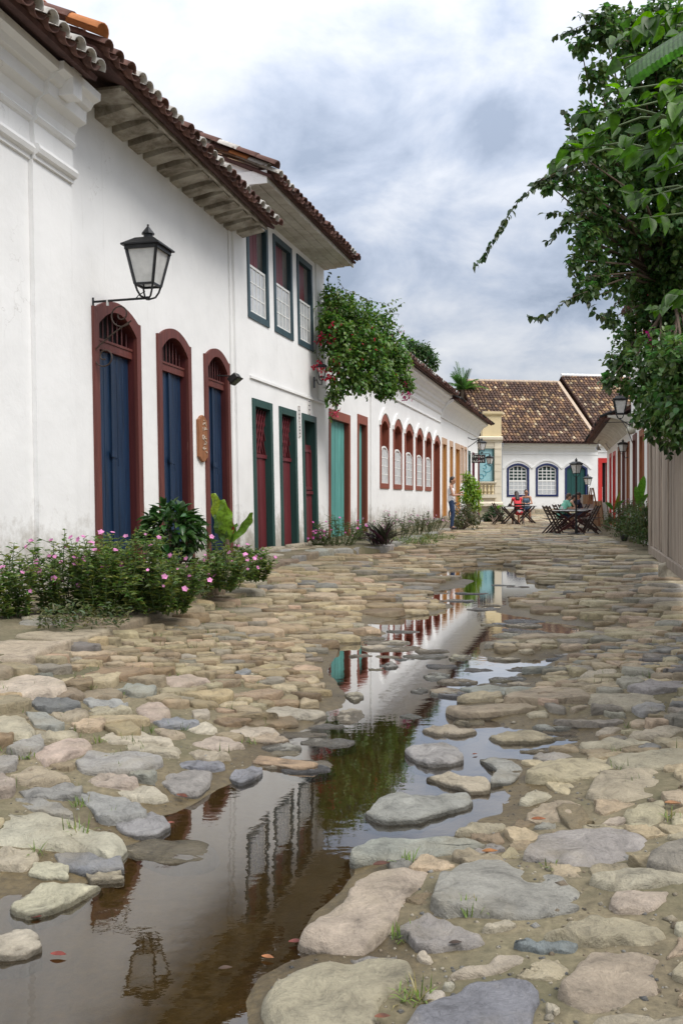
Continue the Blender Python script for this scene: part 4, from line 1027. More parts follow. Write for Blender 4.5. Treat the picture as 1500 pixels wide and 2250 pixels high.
# ---------------------------------------------------------------- C: low house with two teal doors
def house_teal():
    f = FD; u0, u1 = f.u(712), f.u(817)
    h = thing('teal_door_house', 'low white house with two teal doors under the bougainvillea', 'house', f.pt((u0 + u1) / 2, 0, 0))
    holes = []
    for n, (l, r_) in enumerate(((722, 768), (784.5, 806))):
        zt = 3.28 if n == 0 else 3.40
        fr, hole, (a, b, zs, z2) = door_parts(h, f, l, r_, .14, zt, zt, .12, .22 if n == 0 else .24, M['rust_frame'], .20, arch=False, reveal=M['rust_dark'])
        holes.append(hole); mb = MB(); fbox(mb, f, a, b, -.17, -.15, .15, z2); lf = mb.build('door_leaf', M['teal'], h)
        planks(lf, f, a + .005, b - .005, .15, z2, -.12, 6 if n == 0 else 4, M['teal'], .012, th=.02)
    wall(h, f, u0 - .1, u1, .05, 5.3, holes, .34)
    mb = MB(); fbox(mb, f, f.u(812), u1, .002, .05, .05, 5.2); mb.build('corner_strip', M['plaster'], h)
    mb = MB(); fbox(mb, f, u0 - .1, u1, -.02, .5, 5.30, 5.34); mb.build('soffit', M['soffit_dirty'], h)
    eave_roof(h, f, u0 - .1, u1 + .02, .7, 5.30, .235, 25, 3.6, 1, [M['tile_dark']])
house_teal()
# ---------------------------------------------------------------- D: arched-window house
def house_arched():
    f = FD; u0, u1 = f.u(817), f.u(966.5)
    h = thing('arched_window_house', 'white house with a row of rust red arched windows and deep cornice', 'house', f.pt((u0 + u1) / 2, 0, 0))
    holes = []
    for n, (l, r_) in enumerate(((834, 853.5), (863, 881.5), (888, 906), (912.5, 927.5), (933, 946.5), (951.5, 965))):
        u_a, u_b = f.u(l), f.u(r_); door = n == 5; z0 = .32 if door else 1.42; zs, zt = 3.42, 3.68
        outer = path_arch(u_a, u_b, z0, zs, zt, 10); jw = .12; inner = path_arch(u_a + jw, u_b - jw, z0 + (0 if door else .16), zs - .14, zt - .20, 10)
        mb = MB(); ring(mb, f, outer, inner, .03, -.24, not door); fr = mb.build('door_frame' if door else 'window_frame', M['rust_frame'], h)
        holes.append([(a + (.006 if a < (u_a + u_b) / 2 - .01 else (-.006 if a > (u_a + u_b) / 2 + .01 else 0)), b + (.006 if b < z0 + .01 else -.006)) for a, b in outer])
        # label moulding over the arch
        lo = path_arch(u_a - .10, u_b + .10, zs - .10, zs + .04, zt + .20, 10); li = path_arch(u_a - .02, u_b + .02, zs - .10, zs, zt + .035, 10)
        mb = MB(); ring(mb, f, lo, li, .055, -.005); mb.build('arch_moulding', M['plaster_clean'], h)
        a, b = u_a + jw, u_b - jw
        if door:
            mb = MB(); fbox(mb, f, a, b, -.20, -.18, .33, zt - .2); lf = mb.build('door_leaf', M['rust_dark'], h); planks(lf, f, a, b, .33, zs - .15, -.16, 4, M['rust_dark'], .01, th=.02)
        else:
            sash(fr, f, a - .01, b + .01, z0 + .13, 2.72, .012, 4, 4, M['white_paint'], M['glass_pale'], .05, .022, .16)
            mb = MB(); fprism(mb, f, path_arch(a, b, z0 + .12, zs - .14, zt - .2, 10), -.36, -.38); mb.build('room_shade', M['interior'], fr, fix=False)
            mb = MB(); fbox(mb, f, a + .0, a + (b - a) * .35, -.21, -.19, z0 + .16, 3.30); mb.build('shutter', M['glass_pale'], fr)
            planks(fr, f, a + (b - a) * .36, b, z0 + .16, 3.36, -.17, 4, M['rust_dark'], .012, 'shutter_plank', .025)
    wall(h, f, u0 + .002, u1, .05, 5.44, holes, .36, M['plaster'])
    mb = MB(); fbox(mb, f, u0 + .002, f.u(828), .002, .05, .05, 4.3); mb.build('corner_strip', M['plaster'], h)
    prof = [(-.05, 4.28), (.05, 4.29), (.05, 4.33), (.02, 4.36), (.02, 4.62), (.06, 4.65), (.09, 4.70), (.06, 4.74), (.07, 4.86), (.13, 4.90), (.16, 4.98), (.24, 5.02), (.25, 5.12), (.34, 5.18), (.40, 5.28), (.50, 5.31), (.51, 5.42), (-.05, 5.42)]
    moulding(h, f, u0 + .002, u1, prof, M['plaster'], 'cornice')
    eave_roof(h, f, u0 + .03, u1, .78, 5.40, .235, 26, 3.6, 1, [M['tile_dark'], M['tile_dark'], M['tile_white']])
house_arched()
# ---------------------------------------------------------------- E: ochre-door house up to the corner
def house_ochre():
    f = FD; u0, u1 = f.u(966.5), f.u(1049)
    h = thing('ochre_door_house', 'white corner house with ochre doors behind the standing woman', 'house', f.pt((u0 + u1) / 2, 0, 0))
    holes = []
    for n, (l, r_) in enumerate(((970.5, 981), (987, 994.5), (999.5, 1010))):
        fr, hole, (a, b, zs, z2) = door_parts(h, f, l, r_, .34, 3.72, 3.72, .13, .26, M['ochre_pale'], .22, arch=False, reveal=M['ochre'])
        holes.append(hole); mb = MB(); fbox(mb, f, a, b, -.24, -.22, .34, z2); lf = mb.build('door_leaf', M['ochre'], h); planks(lf, f, a, b, .34, z2, -.20, 4, M['ochre'], .012, th=.02)
    for n, (l, r_) in enumerate(((1011.5, 1017), (1019, 1024.5))):
        u_a, u_b = f.u(l), f.u(r_); mb = MB(); ring(mb, f, path_rect(u_a, u_b, 1.9, 3.72), path_rect(u_a + .1, u_b - .1, 2.0, 3.6), .03, -.2, True); fr = mb.build('window_frame', M['ochre_pale'], h)
        holes.append([(u_a + .006, 1.906), (u_b - .006, 1.906), (u_b - .006, 3.714), (u_a + .006, 3.714)])
        sash(fr, f, u_a + .1, u_b - .1, 2.0, 3.6, -.04, 2, 4, M['white_paint'], M['glass_pale'], .05, .03)
    for n, (l, r_) in enumerate(((1028, 1032.5), (1037, 1041.5))):
        fr, hole, (a, b, zs, z2) = door_parts(h, f, l, r_, .34, 3.6, 3.6, .13, .2, M['purple'] if n else M['bottle_green'], .22, arch=False)
        holes.append(hole); mb = MB(); fbox(mb, f, a, b, -.22, -.19, .34, z2); mb.build('door_leaf', M['navy'] if n else M['bottle_green'], h)
    wall(h, f, u0 + .002, u1, .05, 5.30, holes, .36)
    e = f.pt(u1, 0, 0); mb = MB(); fbox(mb, f, u1 - .30, u1 - .001, -8, -.362, .05, 5.30); mb.build('end_wall', M['plaster'], h)
    prof = [(-.05, 4.52), (.05, 4.53), (.06, 4.60), (.10, 4.72), (.20, 4.90), (.34, 5.05), (.50, 5.14), (.56, 5.18), (.56, 5.26), (-.05, 5.26)]
    moulding(h, f, u0 + .002, u1 + .10, prof, M['plaster'], 'cornice')
    eave_roof(h, f, u0, u1 + .45, .84, 5.22, .24, 26, 3.6, 1, [M['tile_dark'], M['tile_dark'], M['tile_old']])
    # low stone step by the doors
    p = [f.pt(f.u(962), .05, 0), f.pt(f.u(996), .05, 0), f.pt(f.u(996), .75, 0), f.pt(f.u(962), .75, 0)]
    V, F = stone_geo(chaikin(ccw(np.array([(q.x, q.y) for q in p])), 1), .40, .05, random.Random(2), 4, .05, .006); mb = MB(); mb.cur = SC['beige']; mb.add(V, F); mb.build('doorstep', M['stone'], h, smooth=True, fix=False)
house_ochre()
# ================================================================ houses closing the street
def roof_col(i, j, g):
    t = g.random()
    if t < .46: c = (.100, .056, .040)
    elif t < .70: c = (.155, .085, .055)
    elif t < .86: c = (.25, .140, .075)
    elif t < .96: c = (.36, .235, .12)
    else: c = (.48, .38, .25)
    q = math.sin(i * .37 + 1.3 * math.sin(j * .21)) * math.sin(j * .31 + .8 * math.sin(i * .17)); k = g.uniform(.75, 1.25) * (1 + .28 * q); return tuple(x * k for x in c)
CF = XFac((10.08, 55.4), (1, .15))
def seg_arch(f, pxl, pxr, zs, zt): pass
def house_navy():
    f = CF; W = f.u(1312); GZ = .24
    h = thing('navy_window_house', 'white house closing the street with navy framed arched windows', 'house', f.pt(W / 2, 0, GZ))
    holes = []
    def zz(py): return H - (py - HZ) / FPX * 56.0
    for n, (l, r_, top, bot) in enumerate(((1113, 1162, 1018.5, 1091.5), (1176.5, 1226, 1018, 1091), (1240.5, 1290, 1018.5, 1120))):
        u_a, u_b = f.u(l), f.u(r_); zt, z0 = zz(top), zz(bot); zs = zt - .30; jw = .13; door = n == 2
        if door: z0 = .52
        outer = path_arch(u_a, u_b, z0, zs, zt, 12); inner = path_arch(u_a + jw, u_b - jw, z0 + (0 if door else jw), zs - .03, zt - jw, 12)
        mb = MB(); ring(mb, f, outer, inner, .035, -.16, not door); fr = mb.build('door_frame' if door else 'window_frame', M['navy'], h)
        holes.append([(a + (.006 if a < (u_a + u_b) / 2 - .01 else (-.006 if a > (u_a + u_b) / 2 + .01 else 0)), b + (.006 if b < z0 + .01 else -.006)) for a, b in outer])
        lo = path_arch(u_a - .26, u_b + .26, zs - .04, zs, zt + .24, 12); li = path_arch(u_a - .16, u_b + .16, zs - .04, zs - .02, zt + .14, 12)
        mb = MB(); ring(mb, f, lo, li, .05, -.005); mb.build('arch_moulding', M['plaster_clean'], h)
        a, b = u_a + jw, u_b - jw
        if door:
            mb = MB(); fprism(mb, f, path_arch(a, b, z0, zs - .03, zt - jw, 12), -.10, -.14); lf = mb.build('door_leaf', M['bottle_green'], h)
            for k in range(4):
                w = (b - a) / 4; mb = MB(); fbox(mb, f, a + w * k + .01, a + w * (k + 1) - .01, -.098, -.08, z0 + .02, zs - .06); mb.build('plank', M['bottle_green'], lf)
        else:
            zm = z0 + .12 + (zt - z0) * .42
            sash(fr, f, a, b, zm - .03, zt - jw, -.06, 4, 4, M['white_paint'], M['glass_dark'], .07, .045, .24, 'upper_sash')
            sash(fr, f, a, b, z0 + jw, zm, -.03, 4, 3, M['white_paint'], M['glass_pale'], .06, .04, 0, 'lower_sash')
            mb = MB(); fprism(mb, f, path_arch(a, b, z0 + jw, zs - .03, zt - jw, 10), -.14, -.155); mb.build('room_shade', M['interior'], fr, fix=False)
    wall(h, f, 0, W, .52, 4.62, holes, .36, M['plaster_clean'])
    mb = MB(); fbox(mb, f, -.02, W + .02, .003, .45, .0, .44); mb.build('stone_plinth', M['mortar'], h)
    rg = random.Random(4); x = 0.0
    while x < W:
        wd = rg.uniform(.35, .7); p = [f.pt(x, .05, 0), f.pt(min(x + wd, W), .05, 0), f.pt(min(x + wd, W), .55, 0), f.pt(x, .55, 0)]
        V, F = stone_geo(chaikin(ccw(np.array([(q.x, q.y) for q in p])), 1), .50 + rg.uniform(-.02, .02), .1, rg, 4, .05, .01); mb = MB(); mb.cur = jcol(SC['tan'], rg); mb.add(V, F); mb.build('plinth_stone', M['stone'], h, smooth=True, fix=False); x += wd + .03
    prof = [(-.05, 3.92), (.03, 3.93), (.03, 3.97), (.015, 3.99), (.015, 4.14), (.05, 4.16), (.07, 4.22), (.12, 4.30), (.22, 4.36), (.23, 4.44), (.32, 4.50), (.33, 4.60), (-.05, 4.60)]
    moulding(h, f, -.02, W + .02, prof, M['plaster_clean'], 'cornice')
    for k in range(int(W / .235)):     # white scalloped tile ends
        tile_obj(h, f.pt(.12 + .235 * k, .52, 4.60), f.d, -f.nv, (0, 0, 1), M['white_tile'], sc=1.0)
    S = (-f.nv * math.cos(R(35)) + Vector((0, 0, math.sin(R(35))))).normalized(); Nn = f.d.cross(S)
    O = f.pt(-1.1, .62, 4.66); Ln = 8.1
    mb = MB(); a = O - Nn * .02; mb.prism([a, a + f.d * (W + 1.05), a + f.d * (W + 1.05) + S * Ln, a + S * Ln], -Nn * .06)
    bk = (-f.nv * math.cos(R(35)) - Vector((0, 0, math.sin(R(35))))); t = a + S * Ln
    mb.prism([t, t + f.d * (W + 1.05), t + f.d * (W + 1.05) + bk * 6, t + bk * 6], (0, 0, -.06)); roof = mb.build('roof', M['tile_under'], h)
    tile_field(roof, O, f.d, S, int((W + 1.0) / .225), int(Ln / .33), .225, .33, roof_col, M['tile_roof'], r=.10)
    mb = MB(); p = O + S * Ln + Nn * .03
    n = 20
    for k in range(n):
        q = p + f.d * ((W + .9) * k / n); mb.tube([q, q + f.d * ((W + .9) / n + .05)], [.13, .11], 8)
    mb.build('ridge_tiles', M['mortar'], roof)
    # pale rendered verge on the right
    mb = MB(); q0 = O + f.d * (W + .80); mb.prism([q0 + Nn * .02, q0 + f.d * .22 + Nn * .02, q0 + f.d * .22 + S * Ln + Nn * .02, q0 + S * Ln + Nn * .02], Nn * .13); mb.build('verge', M['mortar'], roof)
    mb = MB(); a, b = f.pt(-.0, -.37, 0), f.pt(0, -10, 0); mb.prism([Vector((a.x, a.y, .1)), Vector((b.x, b.y, .1)), Vector((b.x, b.y, 4.6)), Vector((a.x, a.y, 4.6))], f.d * .3); mb.build('side_wall', M['plaster_clean'], h)
    return h
M['white_tile'] = simple('whitewashed tile end', (.78, .77, .74), .8, .1, 9, bump=.2)
house_navy()
def house_behind():
    f = XFac(tuple(CF.pt(CF.u(1312) + .02, -.3, 0)[:2]), (1, .15)); W = 6.0
    h = thing('red_door_house', 'white house right of the navy windows with a red doorway and higher roof', 'house', f.pt(W / 2, 0, .24))
    u_a, u_b = f.u(1313.5), f.u(1334); zt = H + (1098 - 1006) / FPX * 56.5
    mb = MB(); ring(mb, f, path_rect(u_a, u_b, .5, zt), path_rect(u_a + .26, u_b - .02, .5, zt - .30), .04, -.2); mb.build('door_frame', M['red_paint'], h)
    mb = MB(); fbox(mb, f, u_a + .2, u_b, -.36, -.34, .5, zt - .2); mb.build('doorway_shade', M['interior'], h)  # near black sheet stands in for the shade inside the doorway
    mb = MB(); fbox(mb, f, u_a + .30, u_a + .42, -.30, -.25, .5, 1.9); mb.build('door_leaf', M['white_paint'], h)
    wall(h, f, 0, W, .2, 4.85, [[(u_a + .006, .5), (u_b - .006, .5), (u_b - .006, zt - .006), (u_a + .006, zt - .006)]], .34, M['plaster_clean'])
    prof = [(-.05, 4.1), (.04, 4.11), (.04, 4.16), (.02, 4.2), (.02, 4.4), (.10, 4.46), (.22, 4.55), (.24, 4.7), (-.05, 4.7)]
    moulding(h, f, 0, W, prof, M['plaster_clean'], 'cornice')
    S = (-f.nv * math.cos(R(36)) + Vector((0, 0, math.sin(R(36))))).normalized(); Nn = f.d.cross(S); O = f.pt(.34, .5, 4.86); Ln = 8.6
    mb = MB(); a = O - Nn * .02; mb.prism([a, a + f.d * W, a + f.d * W + S * Ln, a + S * Ln], -Nn * .06); bk = (-f.nv * math.cos(R(36)) - Vector((0, 0, math.sin(R(36))))); t = a + S * Ln
    mb.prism([t, t + f.d * W, t + f.d * W + bk * 6, t + bk * 6], (0, 0, -.06)); roof = mb.build('roof', M['tile_under'], h)
    tile_field(roof, O, f.d, S, int(W / .225), int(Ln / .33), .225, .33, roof_col, M['tile_roof'], r=.10)
    mb = MB(); p = O + S * Ln + Nn * .04
    for k in range(16): q = p + f.d * (W * k / 16); mb.tube([q, q + f.d * (W / 16 + .05)], [.14, .12], 8)
    mb.build('ridge_tiles', M['plaster_clean'], roof)
house_behind()
def house_yellow():
    f = XFac((7.0, 52.6), (1, .10)); ul, ur = 0.0, f.u(1101)
    h = thing('yellow_building', 'pale yellow building with balustrade and turquoise window beside navy window house', 'building', f.pt(ur - .8, 0, .24))
    def zz(py): return H - (py - HZ) / FPX * 52.8
    wa, wb = f.u(1050), f.u(1085); wz0, wz1 = zz(1060), zz(982)
    wall(h, f, ul, ur - .002, .2, zz(965), [[(wa, wz0), (wb, wz0), (wb, wz1), (wa, wz1)]], .34, M['plaster_cream'])
    mb = MB(); ring(mb, f, path_rect(wa, wb, wz0, wz1), path_rect(wa + .07, wb - .07, wz0 + .07, wz1 - .07), .02, -.14, True); fr = mb.build('window_frame', M['green_frame'], h)
    mb = MB(); fbox(mb, f, wa + .06, wb - .06, -.10, -.08, wz0 + .06, wz1 - .06); pn = mb.build('window_panel', M['teal_glass'], fr)
    for (cx, cz, r_, a0, a1) in ((1071, 1028, 9, -1.8, 2.2), (1065, 1026, 4, -2.5, 2.0), (1058, 1047, 5, -2.5, 2.4), (1062, 1040, 6, -1.2, 1.6)):      # painted flourishes
        mb = MB(); uc, zc, rr = f.u(cx), zz(cz), r_ / FPX * 52.7
        mb.tube([f.pt(uc + rr * math.cos(a), -.075, zc + rr * math.sin(a)) for a in np.linspace(a0, a1, 12)], .022, 5); mb.build('flourish', M['teal_ink'], pn)
    # rusticated pier blocks
    for k in range(9):
        z0 = .55 + .44 * k; mb = MB(); fbox(mb, f, f.u(1086), ur, .003, .05, z0 + .012, z0 + .43)
        if z0 + .43 < zz(955): mb.build('pier_block', M['plaster_cream'], h)
    prof = lambda z: [(-.05, z), (.06, z + .01), (.10, z + .10), (.20, z + .16), (.22, z + .30), (.05, z + .36), (-.05, z + .36)]
    moulding(h, f, ul, ur + .04, prof(zz(972)), M['plaster_cream'], 'cornice'); moulding(h, f, ul, ur + .03, [(-.05, zz(985)), (.06, zz(985)), (.06, zz(983)), (-.05, zz(983))], M['plaster_cream'], 'string_course')
    wall(h, f, f.u(1060), ur - .002, zz(965) + .01, zz(912), (), .5, M['plaster_yellow'], 'parapet'); moulding(h, f, f.u(1060), ur + .05, [(-.1, zz(913)), (.05, zz(913)), (.14, zz(909)), (.15, zz(904)), (-.1, zz(904))], M['plaster_yellow'], 'coping')
    moulding(h, f, ul, f.u(1089), [(.0, zz(1062.5)), (.16, zz(1062)), (.18, zz(1059)), (0, zz(1058))], M['plaster_cream'], 'window_sill')
    for k in range(4):
        uc = f.u(1056 + 8.2 * k); z0, z1 = zz(1086), zz(1066); hh = z1 - z0; c = f.pt(uc, .10, z0)
        mb = MB(); mb.lathe(c, [(.07, 0), (.07, .08 * hh), (.045, .12 * hh), (.085, .35 * hh), (.05, .62 * hh), (.04, .80 * hh), (.07, .90 * hh), (.07, hh)], 10); mb.build('baluster', M['plaster_yellow'], h)
    moulding(h, f, ul, f.u(1089), [(0, zz(1094)), (.2, zz(1094)), (.2, zz(1086.5)), (0, zz(1086.5))], M['plaster_cream'], 'base_rail'); moulding(h, f, ul, ur + .03, [(0, zz(1112)), (.26, zz(1112)), (.26, zz(1106)), (.12, zz(1102)), (0, zz(1102))], M['plaster_cream'], 'plinth_moulding')
house_yellow()
# ================================================================ right-hand side
FR = Fac(2.2, .2365, -1); FF = Fac(1.233, .2725, -1)
def house_right_far():
    f = FR; u0, u1 = f.u(1386), f.u(1333)
    h = thing('low_right_house', 'low white house on the right with red and brown door frames in a row', 'house', f.pt((u0 + u1) / 2, 0, 0)); holes = []
    for n, (l, r_, zt, mt) in enumerate(((1383, 1377, 2.72, 'red_brown2'), (1373.5, 1367.5, 2.75, 'brown_frame'), (1363.5, 1358, 2.8, 'red_brown2'), (1352, 1347, 2.75, 'red_paint'), (1343, 1339.5, 2.78, 'red_paint'))):
        fr, hole, (a, b, zs, z2) = door_parts(h, f, l, r_, .16, zt, zt, .12, .14, M[mt], .16, arch=False); holes.append(hole)
        mb = MB(); fbox(mb, f, a, b, -.16, -.14, .16, z2); mb.build('door_leaf', M['red_paint'] if mt == 'red_paint' else M['white_paint'], h)
    wall(h, f, u0, u1, .05, 3.42, holes, .34, M['plaster_clean'])
    prof = [(-.05, 2.98), (.02, 3.0), (.06, 3.06), (.14, 3.18), (.30, 3.29), (.48, 3.34), (.62, 3.36), (.62, 3.42), (-.05, 3.42)]
    moulding(h, f, u0, u1, prof, M['soffit_board'], 'coved_eaves')
    eave_roof(h, f, u0 + .01, u1 + .3, .80, 3.30, .235, 24, 3.2, 1, [M['tile_dark'], M['tile_old']])
    mb = MB(); fbox(mb, f, u1 - .3, u1 - .002, -6, -.342, .05, 3.40); mb.build('end_wall', M['plaster_clean'], h)
def house_right_near():
    f = FR; u0, u1 = f.u(1500), f.u(1386) - .003
    h = thing('tall_right_house', 'taller white house half hidden by the dark vine on the right', 'house', f.pt((u0 + u1) / 2, 0, 0)); holes = []
    for n, (l, r_, zt, mt) in enumerate(((1436, 1424, 2.75, 'red_brown2'), (1415, 1405.5, 2.78, 'red_brown2'), (1399, 1391, 2.80, 'brown_frame'))):
        fr, hole, (a, b, zs, z2) = door_parts(h, f, l, r_, .16, zt, zt, .13, .16, M[mt], .18, arch=False); holes.append(hole)
        mb = MB(); fbox(mb, f, a, b, -.18, -.16, .16, z2); mb.build('door_leaf', M['white_paint'], h)
    # upper window row peeping through the leaves
    for n, (l, r_) in enumerate(((1428, 1415), (1408, 1398))):
        u_a, u_b = f.u(l), f.u(r_); z0, z1 = 4.75, 5.9
        mb = MB(); ring(mb, f, path_rect(u_a, u_b, z0, z1), path_rect(u_a + .08, u_b - .08, z0 + .1, z1 - .1), .03, -.2, True); fr = mb.build('window_frame', M['red_paint'], h)
        holes.append([(u_a + .006, z0 + .006), (u_b - .006, z0 + .006), (u_b - .006, z1 - .006), (u_a + .006, z1 - .006)])
        sash(fr, f, u_a + .08, u_b - .08, z0 + .1, z1 - .1, -.05, 2, 3, M['white_paint'], M['glass_pale'])
    wall(h, f, u0, u1, .05, 6.15, holes, .36, M['plaster_clean'])
    mb = MB(); fbox(mb, f, u1 - .32, u1 - .002, -6, -.362, .05, 6.15); mb.build('end_wall', M['plaster_clean'], h)
    moulding(h, f, u0, u1, [(-.05, 3.05), (.05, 3.06), (.06, 3.12), (-.05, 3.12)], M['plaster_clean'], 'string_course')
    eave_roof(h, f, u0, u1 + .05, .22, 6.12, .235, 24, 3.2, 1, [M['tile_dark']])
house_right_far(); house_right_near()
def fence():
    f = FF; u1 = f.u(1428); u0 = f.u(1428) - 12.2; top = 2.75
    h = thing('plank_fence', 'tall weathered grey plank fence on the right under the vine', 'fence', f.pt((u0 + u1) / 2, 0, 0)); rg = random.Random(9)
    mb = MB(); fbox(mb, f, u1 - .42, u1, -.12, .035, .085, top); mb.build('end_post', M['fence'], h, bevel=.012)
    u = u1 - .44
    while u > u0:
        w = rg.uniform(.26, .42); mb = MB(); v = rg.uniform(-.012, .01)
        a, b = u - w + rg.uniform(.008, .026), u - rg.uniform(.0, .006); zb = .26 + rg.uniform(-.02, .01)
        q = [f.pt(a, v, zb), f.pt(b, v + rg.uniform(-.01, .01), zb), f.pt(b, v, top + rg.uniform(-.05, .03)), f.pt(a, v, top + rg.uniform(-.05, .03))]
        mb.prism(q, f.nv * -.03); mb.build('plank', M['fence'], h, bevel=.004); u -= w
    mb = MB(); fbox(mb, f, u1 - 3.2, u1 - .43, -.02, .03, .10, .25); mb.build('bottom_rail', M['fence'], h, bevel=.01)
    mb = MB(); fbox(mb, f, u0, u1 - 3.22, -.02, .03, .10, .25); mb.build('bottom_rail', M['fence'], h, bevel=.01)
    mb = MB(); fbox(mb, f, u0, u1 - .43, -.09, -.04, 2.2, 2.32); mb.build('back_rail', M['fence'], h)
fence()
# ================================================================ lanterns, signs, furniture
def lantern(root, base, h, rz, metal=None, glass=None, cradle=True):
    """four-sided street lantern; base is the foot of its cradle"""
    metal = metal or M['iron']; glass = glass or M['lamp_glass']
    Mz = Matrix.Rotation(rz, 3, 'Z'); b = Vector(base)
    T = lambda x, y, z: b + Mz @ Vector((x * h, y * h, z * h))
    wb, wt, zb, zt = .130, .228, .185, .70; t = .022 * h
    cs = [(1, 1), (-1, 1), (-1, -1), (1, -1)]
    if cradle:
        mb = MB()
        for sx, sy in cs: mb.tube([T(sx * .02, sy * .02, 0), T(sx * .075, sy * .075, .03), T(sx * .108, sy * .108, .10), T(sx * wb, sy * wb, zb)], .014 * h, 6)
        mb.lathe(b, [(.03 * h, -.015 * h), (.03 * h, .03 * h)], 8); mb.build('cradle', metal, root)
    for (sx, sy) in cs:
        mb = MB(); mb.bar(T(sx * wb, sy * wb, zb), T(sx * wt, sy * wt, zt), t * 1.5, t * 1.5); mb.build('corner_bar', metal, root)
    for w_, z_, h_, nm in ((wb, zb, 1.3, 'bottom_rail'), (wt, zt - .03, 3.0, 'top_rail')):
        mb = MB()
        for k in range(4):
            (a, c), (d, e) = cs[k], cs[(k + 1) % 4]; mb.bar(T(a * w_, c * w_, z_), T(d * w_, e * w_, z_), t * 1.25, t * h_)
        mb.build(nm, metal, root)
    for k in range(4):
        (a, c), (d, e) = cs[k], cs[(k + 1) % 4]; q = .96
        mb = MB(); mb.add([T(a * wb * q, c * wb * q, zb), T(d * wb * q, e * wb * q, zb), T(d * wt * q, e * wt * q, zt), T(a * wt * q, c * wt * q, zt)], [(0, 1, 2, 3)]); mb.build('pane', glass, root, fix=False)
    mb = MB(); o_ = .275; m_ = .13
    pr = [(o_, zt - .012), (o_, zt + .008), (m_, zt + .115), (m_ * .9, zt + .118)]
    V = [T(sx * r, sy * r, z) for r, z in pr for sx, sy in cs]
    mb.add(V, [(i * 4 + k, i * 4 + (k + 1) % 4, (i + 1) * 4 + (k + 1) % 4, (i + 1) * 4 + k) for i in range(3) for k in range(4)] + [(3, 2, 1, 0), (12, 13, 14, 15)]); rf = mb.build('roof', metal, root)
    mb = MB(); mb.lathe(T(0, 0, zt + .118), [(.062 * h, -.01 * h), (.062 * h, .07 * h)], 10); mb.lathe(T(0, 0, zt + .185), [(.09 * h, 0), (.088 * h, .012 * h), (.02 * h, .10 * h), (.012 * h, .115 * h)], 10)
    mb.ball(T(0, 0, zt + .31), .016 * h, 8, 6); mb.build('chimney_cap', metal, rf)
    mb = MB(); mb.lathe(T(0, 0, zb + .02), [(.035 * h, 0), (.035 * h, .10 * h), (.055 * h, .16 * h), (.06 * h, .24 * h), (.03 * h, .30 * h)], 8); mb.build('bulb', M['globe'], root)
def spiral(c, ex, ez, r0, r1, a0, a1, n=26):
    return [Vector(c) + Vector(ex) * (r0 + (r1 - r0) * k / n) * math.cos(a0 + (a1 - a0) * k / n) + Vector(ez) * (r0 + (r1 - r0) * k / n) * math.sin(a0 + (a1 - a0) * k / n) for k in range(n + 1)]
def lantern_big():
    f = FA; u = f.u(203); zb = 3.45; n = f.nv; Z = Vector((0, 0, 1)); w0 = f.pt(u, .01, zb); tip = w0 + n * .71
    L_ = thing('street_lantern', 'large black street lantern on scrolled bracket above first blue door', 'lantern', w0)
    lantern(L_, tip, .86, math.atan2(f.d.y, f.d.x))
    mb = MB(); mb.tube([w0, tip + Z * .01], .014, 8); mb.tube([w0 + Z * .05, w0 - Z * .78], .012, 8); mb.tube([tip - n * .16 + Z * .005, tip - n * .12 + Z * .05, tip - n * .04 + Z * .09, tip - n * .08 + Z * .16], .006, 6); mb.build('bracket_bars', M['iron'], L_)
    c1 = w0 + n * .36 - Z * .17; c2 = w0 + n * .15 - Z * .66
    up = spiral(c1, n, Z, .03, .155, R(-200), R(330)); lo = spiral(c2, n, Z, .150, .03, R(120), R(650))
    path = up + [up[-1].lerp(lo[0], t) - n * .02 * math.sin(math.pi * t) for t in (.25, .5, .75)] + lo
    mb = MB(); mb.tube(path, .009, 6); mb.build('scroll', M['iron_rust'], L_)
    mb = MB(); mb.obox(w0 + n * .19 - Z * .02, n * .010, f.d * .015, Z * .035); mb.build('clip', M['sign_white'], L_)
lantern_big()
def lantern_small():
    f = FB; p = f.pt(f.u(681), .02, 0); z = H - (842 - HZ) / FPX * p.y; w0 = Vector((p.x, p.y, z)); n = f.nv; Z = Vector((0, 0, 1))
    L_ = thing('wall_lantern', 'small black wall lantern below the red bougainvillea flowers', 'lantern', w0)
    tip = w0 + n * .17 + Z * .0
    mb = MB(); mb.obox(w0 + Z * .02, n * .015, f.d * .035, Z * .12); mb.build('wall_plate', M['iron'], L_)
    mb = MB(); mb.tube([w0 + Z * .04, w0 + n * .05 + Z * .08, w0 + n * .10 - Z * .02, tip - Z * .04, tip + Z * .06], .012, 6); mb.build('arm', M['iron'], L_)
    lantern(L_, tip + Z * .05, .44, math.atan2(f.d.y, f.d.x) + .3)
lantern_small()
def floodlight():
    f = FA; w0 = f.pt(f.u(478), -.02, H - (825 - HZ) / FPX * f.Y(478)); 
    L_ = thing('floodlight', 'black floodlight on a short arm by the third blue door', 'floodlight', w0); n = f.nv; Z = Vector((0, 0, 1))
    e = w0 + n * .26 + f.d * .05 - Z * .01
    mb = MB(); mb.tube([w0, e], .012, 6); mb.build('arm', M['iron'], L_)
    ax = (n * .6 - Z * .8).normalized(); ay = f.d; az = ax.cross(ay)
    mb = MB(); mb.obox(e + ax * .05, ax * .05, ay * .11, az * .085); mb.obox(e + ax * .105, ax * .008, ay * .125, az * .10); mb.build('housing', M['black'], L_, bevel=.008)
    mb = MB(); mb.obox(e + ax * .116, ax * .002, ay * .10, az * .075); mb.build('lens', M['glass_dark'], L_)
floodlight()
